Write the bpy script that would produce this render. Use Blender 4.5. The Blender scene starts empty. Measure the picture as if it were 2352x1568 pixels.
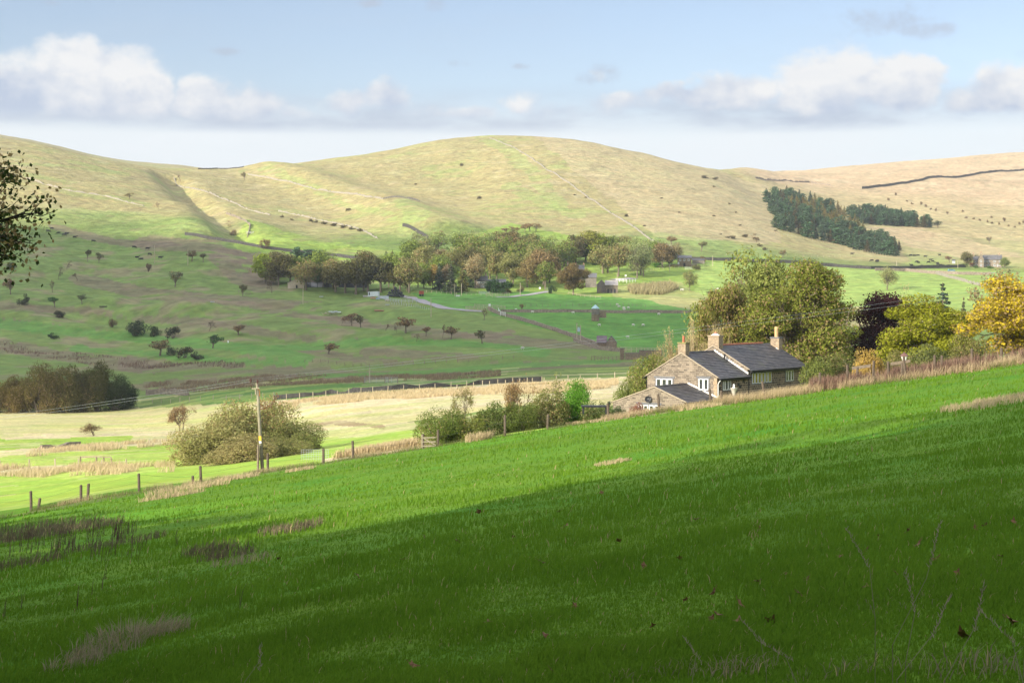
import bpy, bmesh, math, random
import numpy as np
from mathutils import Vector, Matrix
# ---------------------------------------------------------------- camera, light, exposure
# photo measurements are kept in a 2352 x 1568 grid: F is the focal length and HOR the eye level in that grid
F, CX, HOR = 3730.0, 1176.0, 690.0
SC = bpy.context.scene
COL = SC.collection
cam = bpy.data.cameras.new('camera'); camo = bpy.data.objects.new('camera', cam); COL.objects.link(camo)
camo.location = (0, 0, 0); camo.rotation_euler = (math.radians(90), 0, 0)
cam.sensor_width = 36; cam.lens = F/2352*36; cam.shift_y = -(784-HOR)/2352
cam.clip_start = 0.1; cam.clip_end = 20000
SC.camera = camo
SUN_EL = math.radians(19.5); SUNH = np.array([-0.77, -0.64])      # towards the sun, seen from above
SUNH = SUNH/np.hypot(*SUNH)
SUN_AZ = math.atan2(SUNH[0], SUNH[1])
SUNV = Vector((SUNH[0]*math.cos(SUN_EL), SUNH[1]*math.cos(SUN_EL), math.sin(SUN_EL)))
sl = bpy.data.lights.new('sun', 'SUN'); sl.energy = 4.9; sl.angle = math.radians(0.6); sl.color = (1, .92, .78)
so = bpy.data.objects.new('sun', sl); COL.objects.link(so)
so.rotation_euler = SUNV.to_track_quat('Z', 'Y').to_euler()
SC.view_settings.view_transform = 'Standard'; SC.view_settings.look = 'None'
SC.view_settings.exposure = 0.66; SC.view_settings.gamma = 1
SC.cycles.volume_bounces = 0; SC.cycles.max_bounces = 5; SC.cycles.transparent_max_bounces = 8
SC.cycles.diffuse_bounces = 2; SC.cycles.glossy_bounces = 2; SC.cycles.transmission_bounces = 3
SC.cycles.use_denoising = True

class NT:
    """small helper to write node trees"""
    def __init__(s, nt): s.nt = nt
    def n(s, t, **kw):
        x = s.nt.nodes.new(t)
        for k, v in kw.items():
            if k.startswith('i_'):
                k = k[2:]; k = int(k) if k.isdigit() else k.replace('_', ' ')
                if isinstance(v, bpy.types.NodeSocket): s.nt.links.new(v, x.inputs[k])
                else: x.inputs[k].default_value = v
            else: setattr(x, k, v)
        return x
    def l(s, a, b): s.nt.links.new(a, b)
    def m(s, op, a, b=0.0, c=None, clamp=False):
        x = s.nt.nodes.new('ShaderNodeMath'); x.operation = op; x.use_clamp = clamp
        for i, v in enumerate((a, b, c)):
            if v is None: continue
            if isinstance(v, bpy.types.NodeSocket): s.nt.links.new(v, x.inputs[i])
            else: x.inputs[i].default_value = v
        return x.outputs[0]
    def ramp(s, fac, a, b, ca=0.0, cb=1.0, kind='SMOOTHSTEP'):
        x = s.nt.nodes.new('ShaderNodeMapRange'); x.interpolation_type = kind
        for i, v in enumerate((fac, a, b, ca, cb)):
            if isinstance(v, bpy.types.NodeSocket): s.nt.links.new(v, x.inputs[i])
            else: x.inputs[i].default_value = v
        return x.outputs[0]
    def mix(s, f, a, b, mode='MIX'):
        x = s.nt.nodes.new('ShaderNodeMix'); x.data_type = 'RGBA'; x.blend_type = mode
        for i, v in ((0, f), (6, a), (7, b)):
            if isinstance(v, bpy.types.NodeSocket): s.nt.links.new(v, x.inputs[i])
            else: x.inputs[i].default_value = (*v, 1) if i and len(v) == 3 else v
        return x.outputs[2]
    def noise(s, vec, scale, det=4, rough=.55, dist=0.0, dim='3D'):
        x = s.nt.nodes.new('ShaderNodeTexNoise'); x.noise_dimensions = dim
        if vec is not None: s.nt.links.new(vec, x.inputs['Vector'])
        x.inputs['Scale'].default_value = scale; x.inputs['Detail'].default_value = det
        x.inputs['Roughness'].default_value = rough; x.inputs['Distortion'].default_value = dist
        return x.outputs[0]

# ---------------------------------------------------------------- sky: physical sky with cumulus by direction
W = bpy.data.worlds.new('World'); SC.world = W; W.use_nodes = True
w = NT(W.node_tree); W.node_tree.nodes.clear()
sky = w.n('ShaderNodeTexSky', sky_type='NISHITA', sun_disc=False, sun_elevation=SUN_EL, sun_rotation=SUN_AZ,
          air_density=1.0, dust_density=0.6, ozone_density=1.4)
tc = w.n('ShaderNodeTexCoord')
sep = w.n('ShaderNodeSeparateXYZ', i_0=tc.outputs['Generated'])
az = w.m('ARCTAN2', sep.outputs[0], sep.outputs[1])
hyp = w.m('SQRT', w.m('SUBTRACT', 1.0, w.m('MULTIPLY', sep.outputs[2], sep.outputs[2])))
el = w.m('DIVIDE', sep.outputs[2], w.m('MAXIMUM', hyp, .05))
P = w.n('ShaderNodeCombineXYZ', i_0=az, i_1=el).outputs[0]
scl = w.n('ShaderNodeVectorMath', operation='MULTIPLY', i_0=P, i_1=(1, 1.25, 1)).outputs[0]
n1 = w.noise(scl, 13, 8, .52)
n2 = w.noise(w.n('ShaderNodeVectorMath', operation='ADD', i_0=scl, i_1=(-.007, .009, 0)).outputs[0], 13, 8, .52)
nf = w.noise(scl, 60, 5, .6)
nl = w.noise(w.n('ShaderNodeVectorMath', operation='MULTIPLY', i_0=P, i_1=(1, 4, 1)).outputs[0], 9, 5, .6)
# (x, y, rx, ry, flat-bottom y) in the measurement grid -> azimuth / elevation of each cloud
CUM = [(215, 212, 200, 112, 1.1), (60, 250, 140, 80, 1), (10, 262, 110, 85, .9), (345, 238, 90, 80, 1), (492, 238, 78, 72, .85), (600, 235, 85, 60, .75), (680, 262, 90, 36, .5), (1905, 190, 140, 90, 1.1), (2035, 212, 110, 78, 1), (1560, 232, 170, 42, .65),
       (1700, 208, 170, 52, .8), (2290, 215, 110, 82, .95), (2240, 262, 150, 42, .6), (800, 236, 100, 50, .55), (900, 228, 90, 56, .6), (1040, 258, 150, 40, .5), (1200, 240, 80, 46, .5), (1290, 262, 130, 36, .5), (1420, 240, 110, 46, .55), (1370, 175, 55, 38, .35)]
dens = None
wa = w.m('ADD', az, w.m('MULTIPLY', w.m('SUBTRACT', w.noise(scl, 22, 4, .6), .5), .045)); we = w.m('ADD', el, w.m('MULTIPLY', w.m('SUBTRACT', w.noise(w.n('ShaderNodeVectorMath', operation='ADD', i_0=scl, i_1=(3, 1, 2)).outputs[0], 22, 4, .6), .5), .03))
for (x, y, rx, ry, st) in CUM:
    dx = w.m('DIVIDE', w.m('SUBTRACT', wa, (x-CX)/F), rx/F)
    dy0 = w.m('DIVIDE', w.m('SUBTRACT', we, (HOR-y)/F), ry/F)
    q = w.m('SUBTRACT', st, w.m('ADD', w.m('MULTIPLY', dx, dx), w.m('MULTIPLY', dy0, dy0)))
    dens = q if dens is None else w.m('SMOOTH_MAX', dens, q, .25)
dens = w.m('MAXIMUM', dens, -2.0)
base_cut = w.ramp(el, (HOR-300)/F, (HOR-262)/F)
puff = w.m('ADD', dens, w.m('MULTIPLY', w.m('SUBTRACT', n1, .5), 2.6))
puff = w.m('ADD', puff, w.m('MULTIPLY', w.m('SUBTRACT', nf, .5), .35))
mask = w.m('MULTIPLY', w.ramp(puff, .0, .62), base_cut)
light = w.m('ADD', .76, w.m('MULTIPLY', w.m('SUBTRACT', n1, n2), 5.5))
light = w.m('ADD', light, w.ramp(el, (HOR-290)/F, (HOR-140)/F, -.60, .36, 'LINEAR'), clamp=True)
light = w.m('ADD', light, w.m('MULTIPLY', w.m('SUBTRACT', nl, .5), .7), clamp=True)
ccol = w.mix(light, (.35, .41, .52), (.64, .64, .64))
# long grey-blue bases and the thin bright veil low over the hills
band = w.m('MULTIPLY', w.ramp(el, (HOR-318)/F, (HOR-285)/F), w.ramp(el, (HOR-185)/F, (HOR-262)/F))
band = w.m('MULTIPLY', w.m('MULTIPLY', band, w.ramp(nl, .36, .64, .2, .95)), w.ramp(w.m('ABSOLUTE', w.m('SUBTRACT', az, .0)), .03, .16, .8, 1.0))
veil = w.m('MULTIPLY', w.ramp(el, (HOR-205)/F, (HOR-330)/F), w.ramp(nl, .2, .7, .75, 1.0))
high = w.m('MULTIPLY', w.ramp(w.noise(w.n('ShaderNodeVectorMath', operation='MULTIPLY', i_0=P, i_1=(1, 3.2, 1)).outputs[0], 7, 4, .55), .42, .8), .28)
# small grey wisps
wis = None
for (x, y, rx, ry) in [(2000, 62, 160, 42), (2100, 90, 90, 26), (1370, 175, 62, 40), (525, 127, 52, 12), (140, 33, 30, 9), (1055, 150, 45, 14), (1010, 12, 40, 22), (850, 10, 45, 12), (1200, 153, 32, 10), (2330, 150, 60, 25)]:
    dx = w.m('DIVIDE', w.m('SUBTRACT', az, (x-CX)/F), rx/F)
    dy0 = w.m('DIVIDE', w.m('SUBTRACT', el, (HOR-y)/F), ry/F)
    q = w.m('SUBTRACT', 1.0, w.m('ADD', w.m('MULTIPLY', dx, dx), w.m('MULTIPLY', dy0, dy0)))
    wis = q if wis is None else w.m('MAXIMUM', wis, q)
wis = w.m('ADD', w.m('MAXIMUM', wis, -2.0), w.m('ADD', w.m('MULTIPLY', w.m('SUBTRACT', n1, .5), 4.0), w.m('MULTIPLY', w.m('SUBTRACT', nf, .5), 3.2)))
wis = w.m('MULTIPLY', w.ramp(wis, .1, 1.6), .7)
SKYK = 1.0
skyc = w.mix(1.0, sky.outputs[0], (.118, .109, .115), 'MULTIPLY')
c = w.mix(high, skyc, (.36, .44, .54))
c = w.mix(veil, c, (.63, .665, .69))
c = w.mix(band, c, (.34, .395, .49))
c = w.mix(mask, c, ccol)
c = w.mix(wis, c, w.mix(n1, (.22, .29, .41), (.42, .44, .50)))
# unseen broken bright cloud added overhead and behind the camera to fill the shade
upn = w.noise(tc.outputs['Generated'], 2.3, 5, .55)
upm = w.m('MULTIPLY', w.ramp(el, .24, .5), w.ramp(upn, .42, .60))
c = w.mix(upm, c, (1.4, 1.43, 1.5))
bg = w.n('ShaderNodeBackground', i_0=c, i_1=0.92)
w.l(bg.outputs[0], w.n('ShaderNodeOutputWorld').inputs[0])
W.cycles.sampling_method = 'AUTOMATIC'

# ---------------------------------------------------------------- object helpers
def tag(o, label=None, cat=None, group=None, kind=None):
    if label: o['label'] = label
    if cat: o['category'] = cat
    if group: o['group'] = group
    if kind: o['kind'] = kind
    return o
def empty(name, loc, rz=0, label=None, cat=None, group=None):
    o = bpy.data.objects.new(name, None); o.empty_display_size = .3
    o.location = loc; o.rotation_euler = (0, 0, rz); COL.objects.link(o)
    return tag(o, label, cat, group)
def mesh_np(name, V, faces, mat=None, smooth=False):
    """V (n,3); faces = list of int arrays (m,k)"""
    me = bpy.data.meshes.new(name); V = np.asarray(V, dtype=np.float32)
    me.vertices.add(len(V)); me.vertices.foreach_set('co', V.ravel())
    faces = [np.asarray(f, dtype=np.int32) for f in faces if len(f)]
    nl_ = sum(f.size for f in faces); nf_ = sum(len(f) for f in faces)
    me.loops.add(nl_); me.loops.foreach_set('vertex_index', np.concatenate([f.ravel() for f in faces]))
    tot = np.concatenate([np.full(len(f), f.shape[1]) for f in faces]).astype(np.int32)
    st = np.concatenate([[0], np.cumsum(tot)[:-1]]).astype(np.int32)
    me.polygons.add(nf_); me.polygons.foreach_set('loop_start', st)
    if smooth: me.polygons.foreach_set('use_smooth', np.ones(nf_, dtype=bool))
    me.update(calc_edges=True)
    for m_ in (mat if isinstance(mat, (list, tuple)) else [mat]):
        if m_: me.materials.append(m_)
    return me
def link(name, me, parent=None, loc=None):
    o = bpy.data.objects.new(name, me); COL.objects.link(o)
    if parent: o.parent = parent
    if loc is not None: o.location = loc
    return o
class MB:
    """collects boxes, prisms and tubes, links them as ONE mesh object"""
    def __init__(s): s.v = []; s.f = []
    def add(s, vs, fs):
        k = len(s.v); s.v += [tuple(map(float, p)) for p in vs]; s.f += [tuple(i+k for i in f) for f in fs]; return s
    def box(s, c, d, rz=0.0, M=None):
        x, y, z = d[0]/2, d[1]/2, d[2]/2; p = []
        ca, sa = math.cos(rz), math.sin(rz)
        for sx, sy, sz in ((-1,-1,-1),(1,-1,-1),(1,1,-1),(-1,1,-1),(-1,-1,1),(1,-1,1),(1,1,1),(-1,1,1)):
            a, b = sx*x, sy*y
            p.append((c[0]+a*ca-b*sa, c[1]+a*sa+b*ca, c[2]+sz*z))
        return s.add(p, [(0,3,2,1),(4,5,6,7),(0,1,5,4),(1,2,6,5),(2,3,7,6),(3,0,4,7)])
    def prism(s, poly, ext):
        """poly: list of 3d points, ext: 3d vector"""
        n = len(poly); p = [Vector(q) for q in poly]; e = Vector(ext)
        return s.add([tuple(q) for q in p]+[tuple(q+e) for q in p],
            [tuple(range(n))[::-1], tuple(range(n, 2*n))]+[(i, (i+1) % n, (i+1) % n+n, i+n) for i in range(n)])
    def tube(s, pts, rad, n=6, cap=True):
        pts = [Vector(p) for p in pts]
        if not isinstance(rad, (list, tuple)): rad = [rad]*len(pts)
        vs = []; ref = None
        for i, p in enumerate(pts):
            t = (pts[min(i+1, len(pts)-1)]-pts[max(i-1, 0)])
            t = t.normalized() if t.length > 1e-9 else Vector((0, 0, 1))
            if ref is None: ref = Vector((1, 0, 0)) if abs(t.x) < .8 else Vector((0, 1, 0))
            u = t.cross(ref).normalized(); v = t.cross(u)
            for k in range(n):
                a = 2*math.pi*k/n; vs.append(p+(u*math.cos(a)+v*math.sin(a))*rad[i])
        fs = [(i*n+k, i*n+(k+1) % n, (i+1)*n+(k+1) % n, (i+1)*n+k) for i in range(len(pts)-1) for k in range(n)]
        if cap: fs += [tuple(range(n))[::-1], tuple((len(pts)-1)*n+k for k in range(n))]
        return s.add(vs, fs)
    def lathe(s, prof, c=(0, 0, 0), n=12):
        vs = []; m = len(prof)
        for r, z in prof:
            for k in range(n):
                a = 2*math.pi*k/n; vs.append((c[0]+r*math.cos(a), c[1]+r*math.sin(a), c[2]+z))
        fs = [(i*n+k, i*n+(k+1) % n, (i+1)*n+(k+1) % n, (i+1)*n+k) for i in range(m-1) for k in range(n)]
        return s.add(vs, fs+[tuple(range(n))[::-1], tuple((m-1)*n+k for k in range(n))])
    def mesh(s, name, mat, smooth=False):
        me = bpy.data.meshes.new(name); me.from_pydata(s.v, [], s.f); me.update()
        if mat: me.materials.append(mat)
        if smooth:
            for p in me.polygons: p.use_smooth = True
        return me
    def build(s, name, mat, parent=None, loc=None, smooth=False, bevel=0):
        o = link(name, s.mesh(name, mat, smooth), parent, loc)
        if bevel:
            b = o.modifiers.new('bevel', 'BEVEL'); b.width = bevel; b.segments = 2; b.limit_method = 'ANGLE'
        return o

# ---------------------------------------------------------------- numpy value noise
def _h(ix, iy, s):
    n = (ix*374761393+iy*668265263+s*362437) & 0xffffffff
    n = ((n ^ (n >> 13))*1274126177) & 0xffffffff
    return ((n ^ (n >> 16)) & 0xffff)/65535.0
def vnoise(x, y, s=0):
    x = np.asarray(x, float); y = np.asarray(y, float)
    ix = np.floor(x).astype(np.int64); iy = np.floor(y).astype(np.int64)
    fx = x-ix; fy = y-iy; fx = fx*fx*(3-2*fx); fy = fy*fy*(3-2*fy)
    return (_h(ix, iy, s)*(1-fx)+_h(ix+1, iy, s)*fx)*(1-fy)+(_h(ix, iy+1, s)*(1-fx)+_h(ix+1, iy+1, s)*fx)*fy
def fbm(x, y, o=4, s=0, g=.5):
    t = 0; a = 1; q = 0
    for i in range(o):
        t = t+a*(vnoise(x, y, s+i*17)*2-1); q += a; a *= g; x = x*2.03+11.3; y = y*2.03-7.1
    return t/q
def sstep(x, a, b):
    t = np.clip((np.asarray(x, float)-a)/(b-a), 0, 1); return t*t*(3-2*t)
# ---------------------------------------------------------------- terrain height field
def pchip(x, y, xn):
    x = np.asarray(x, float); y = np.asarray(y, float); h = np.diff(x); d = np.diff(y)/h
    m = np.zeros_like(y)
    for i in range(1, len(x)-1):
        if d[i-1]*d[i] > 0:
            w1 = 2*h[i]+h[i-1]; w2 = h[i]+2*h[i-1]; m[i] = (w1+w2)/(w1/d[i-1]+w2/d[i])
    m[0] = d[0]; m[-1] = 0
    k = np.clip(np.searchsorted(x, xn, side='right')-1, 0, len(x)-2)
    t = np.clip((xn-x[k])/h[k], 0, 1)
    return ((1+2*t)*(1-t)**2*y[k]+t*(1-t)**2*h[k]*m[k]+t*t*(3-2*t)*y[k+1]+t*t*(t-1)*h[k]*m[k+1])
PL = lambda X, Y: -1.6-.069*Y+.148*X
# brow of the near field: column -> (picture y, distance)
BROW = [(-900, 1290, 100), (-400, 1250, 103), (0, 1186, 104), (150, 1160, 105), (320, 1131, 107), (460, 1111, 110), (600, 1086, 116), (743, 1064, 118), (811, 1052, 119),
        (973, 1031, 118), (1160, 1001, 118), (1398, 966, 118), (1517, 947, 117), (1640, 932, 116), (1800, 912, 112), (1935, 893, 108), (2129, 867, 106), (2352, 835, 105), (2900, 760, 104)]
KN = {  # beyond the brow: column -> (picture y, distance) ... last entries lie behind the skyline
 -500: [(1130,180),(1020,270),(950,430),(870,540),(770,680),(650,820),(540,960),(430,1150),(280,1450),(300,1900),(300,4000)],
 0: [(1122,160),(1062,205),(1000,275),(943,430),(862,540),(765,680),(640,830),(540,980),(430,1180),(318,1500),(335,1900),(350,4000)],
 300: [(1085,160),(1055,195),(1000,270),(937,430),(890,490),(830,580),(760,700),(660,830),(560,980),(440,1250),(378,1550),(400,1900),(400,4000)],
 450: [(1075,155),(1050,190),(995,270),(930,400),(900,460),(850,530),(790,620),(700,750),(600,900),(545,1010),(450,1330),(391,1700),(400,2100),(420,4000)],
 600: [(1060,150),(1040,180),(985,270),(920,370),(895,430),(845,520),(790,600),(725,700),(670,800),(605,910),(560,1010),(470,1350),(383,1900),(410,2400),(430,4000)],
 750: [(1040,150),(1000,220),(950,280),(912,350),(885,420),(850,500),(790,600),(735,690),(680,780),(620,890),(570,1010),(480,1350),(365,1900),(400,2400),(430,4000)],
 900: [(1020,150),(985,210),(930,290),(898,350),(876,420),(850,490),(800,580),(740,670),(690,750),(640,850),(585,960),(530,1130),(430,1500),(343,1900),(380,2400),(430,4000)],
 1050: [(1000,150),(960,220),(915,290),(890,350),(866,430),(830,520),(785,590),(716,690),(695,740),(655,840),(600,950),(545,1080),(430,1500),(317,1900),(370,2400),(430,4000)],
 1176: [(980,150),(940,220),(905,290),(880,350),(856,430),(830,510),(790,580),(717,690),(695,740),(660,840),(600,960),(550,1070),(430,1450),(314,1900),(370,2400),(430,4000)],
 1300: [(968,150),(950,190),(910,270),(868,370),(845,440),(815,530),(786,590),(717,690),(697,740),(665,840),(605,970),(555,1080),(440,1400),(322,1870),(380,2400),(430,4000)],
 1450: [(966,140),(972,162),(950,200),(900,280),(862,370),(838,450),(806,580),(717,690),(697,740),(660,840),(600,980),(550,1080),(450,1380),(348,1830),(390,2400),(430,4000)],
 1600: [(950,138),(957,165),(930,210),(890,290),(850,390),(820,480),(800,580),(718,690),(698,740),(655,850),(600,990),(550,1100),(460,1370),(383,1830),(415,2400),(425,4000)],
 1700: [(935,135),(935,168),(905,220),(870,300),(840,400),(805,520),(790,580),(719,690),(700,740),(650,860),(600,1000),(550,1130),(470,1400),(402,1830),(392,2900),(420,4200)],
 1800: [(912,140),(912,172),(885,230),(860,310),(830,410),(800,510),(755,610),(720,690),(690,770),(645,880),(600,1020),(550,1180),(480,1480),(440,1750),(388,3000),(420,4400)],
 1950: [(890,140),(884,180),(872,240),(850,320),(825,410),(790,510),(750,610),(715,700),(680,790),(640,910),(605,1060),(570,1230),(500,1550),(440,1950),(376,3200),(420,4600)],
 2150: [(860,140),(858,180),(850,240),(835,320),(815,410),(780,510),(740,620),(705,710),(670,810),(635,940),(612,1070),(575,1300),(500,1650),(420,2200),(362,3300),(410,4800)],
 2352: [(835,140),(840,180),(835,240),(822,320),(800,410),(765,510),(725,620),(690,720),(655,830),(632,950),(618,1060),(575,1330),(500,1720),(415,2300),(348,3300),(400,4800)],
 2850: [(790,140),(790,180),(790,240),(780,320),(760,410),(730,520),(700,620),(670,730),(640,850),(620,950),(600,1100),(540,1400),(470,1750),(400,2300),(330,3300),(380,4800)],
}
RG = np.exp(np.linspace(math.log(60), math.log(9000), 700))
bx = [b[0] for b in BROW]
cols = sorted(KN); Zc = []
for c_ in cols:
    u = (c_-CX)/F
    by = np.interp(c_, bx, [b[1] for b in BROW]); br = np.interp(c_, bx, [b[2] for b in BROW])
    rr = [20, 40, 62, 80]; zz = [PL(u*r, r) for r in rr]
    rr.append(br); zz.append((HOR-by)/F*br)
    for (py, r) in KN[c_]: rr.append(r); zz.append((HOR-py)/F*r)
    rr.append(9500); zz.append(zz[-1])
    Zc.append(pchip(rr, zz, RG))
Zc = np.array(Zc)
UG = np.linspace((-900-CX)/F, (3100-CX)/F, 500)
TB = np.empty((len(UG), len(RG)))
uc = [(c_-CX)/F for c_ in cols]
for j in range(len(RG)): TB[:, j] = pchip(uc, Zc[:, j], np.clip(UG, uc[0], uc[-1]))
# exact brow line refinement: pull columns between knots to the measured brow
k_ = np.exp(-np.linspace(-2, 2, 15)**2); k_ /= k_.sum()
pad = np.pad(TB, ((7, 7), (0, 0)), mode='edge')
TB = sum(pad[i:i+len(UG)]*k_[i] for i in range(15))
LR0, LR1 = math.log(60), math.log(9000)
TMAX = math.atan(UG[-1])*.98
def table(u, r):
    fu = np.clip((u-UG[0])/(UG[1]-UG[0]), 0, len(UG)-1.001); fr = np.clip((np.log(np.maximum(r, 60))-LR0)/(LR1-LR0)*(len(RG)-1), 0, len(RG)-1.001)
    iu = fu.astype(int); ir = fr.astype(int); fu = fu-iu; fr = fr-ir
    return (TB[iu, ir]*(1-fu)+TB[iu+1, ir]*fu)*(1-fr)+(TB[iu, ir+1]*(1-fu)+TB[iu+1, ir+1]*fu)*fr
GUL = []   # gullies and spurs in world metres: (points, width, depth)
def segd(X, Y, pts):
    best = np.full(np.shape(X), 1e9)
    for (a, b) in zip(pts[:-1], pts[1:]):
        dx, dy = b[0]-a[0], b[1]-a[1]; L = dx*dx+dy*dy+1e-9
        t = np.clip(((X-a[0])*dx+(Y-a[1])*dy)/L, 0, 1)
        best = np.minimum(best, np.hypot(X-a[0]-t*dx, Y-a[1]-t*dy))
    return best
def H0(X, Y):
    X = np.asarray(X, float); Y = np.asarray(Y, float); rho = np.hypot(X, Y); th = np.arctan2(X, Y)
    thc = np.clip(th, -TMAX, TMAX); Yc = rho*np.cos(thc)
    z = table(np.tan(thc), Yc)
    mean = .5*(table(np.full(X.shape, math.tan(TMAX)), rho*math.cos(TMAX))+table(np.full(X.shape, -math.tan(TMAX)), rho*math.cos(TMAX)))
    t = sstep(np.abs(th), TMAX, math.pi*.8)
    z = z*(1-t)+(mean*.3+10)*t
    w_ = sstep(rho, 45, 80)
    return PL(X, Y)*(1-w_)+z*w_
def relief(X, Y, rho):
    z = .035*fbm(X/1.3, Y/1.3, 3, 3)*sstep(rho, 2, 8)*(1-sstep(rho, 140, 200))
    z = z+.20*fbm(X/9, Y/9, 3, 5)*sstep(rho, 8, 30)*(1-sstep(rho, 105, 125))
    u = X/np.maximum(Y, 1)
    z = z+.5*fbm(X/25, Y/25, 4, 7)*sstep(rho, 125, 250)
    left = sstep(-u, .0, .08)
    z = z+(2.4*fbm(X/38, Y/30, 4, 9)+3.2*fbm(X/90, Y/60, 2, 19))*sstep(rho, 480, 620)*left*(1-sstep(rho, 1000, 1150))
    z = z+(3.5*fbm(X/150, Y/150, 4, 13)+1.0*fbm(X/30, Y/30, 3, 15))*sstep(rho, 1050, 1400)
    z = z+12*fbm(X/700, Y/500, 3, 23)*sstep(rho, 2100, 2600)
    for (pts, wd, dp) in GUL:
        z = z-dp*np.exp(-(segd(X, Y, pts)/wd)**2)
    return z
def H(X, Y):
    X = np.asarray(X, float); Y = np.asarray(Y, float)
    return H0(X, Y)+relief(X, Y, np.hypot(X, Y))
def hz(x, y): return float(H(np.array([x]), np.array([y]))[0])
RS = np.exp(np.linspace(math.log(3), math.log(5000), 2600))
def gp(px, py, rmin=3):
    """picture position -> first ground point of the line of sight beyond rmin"""
    u = (px-CX)/F; h = H(u*RS, RS); ray = (HOR-py)/F*RS
    ok = (h >= ray) & (RS >= rmin); i = int(np.argmax(ok))
    if not ok[i]:                                       # above the skyline: nearest miss
        i = int(np.argmin(np.where(RS >= rmin, (ray-h)/RS, 1e9)))
    r = RS[i]; return Vector((u*r, r, float(h[i])))
def at(px, r, dz=0):
    """column and distance -> ground point"""
    x = (px-CX)/F*r; return Vector((x, r, hz(x, r)+dz))
def P3(px, py, r): return Vector(((px-CX)/F*r, r, (HOR-py)/F*r))
def wl(L): return [tuple(P3(a, 0, r))[:2] for (a, r) in L]
GUL += [(wl([(395, 1500), (420, 1380), (455, 1280), (490, 1180), (520, 1100), (560, 1020)]), 15, 11),
        (wl([(620, 1700), (760, 1500), (900, 1320), (1010, 1120)]), 30, -9),
        (wl([(480, 1200), (500, 1120), (470, 1050)]), 30, -7),
        (wl([(1700, 1780), (1740, 1600), (1770, 1480)]), 25, 4),
        (wl([(250, 760), (330, 735), (450, 725)]), 14, -5), (wl([(60, 730), (180, 700), (300, 690)]), 12, -4),
        (wl([(640, 640), (800, 610), (960, 600)]), 10, 2.5), (wl([(560, 560), (760, 520), (1000, 510), (1180, 500)]), 9, -2.2)]

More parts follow.
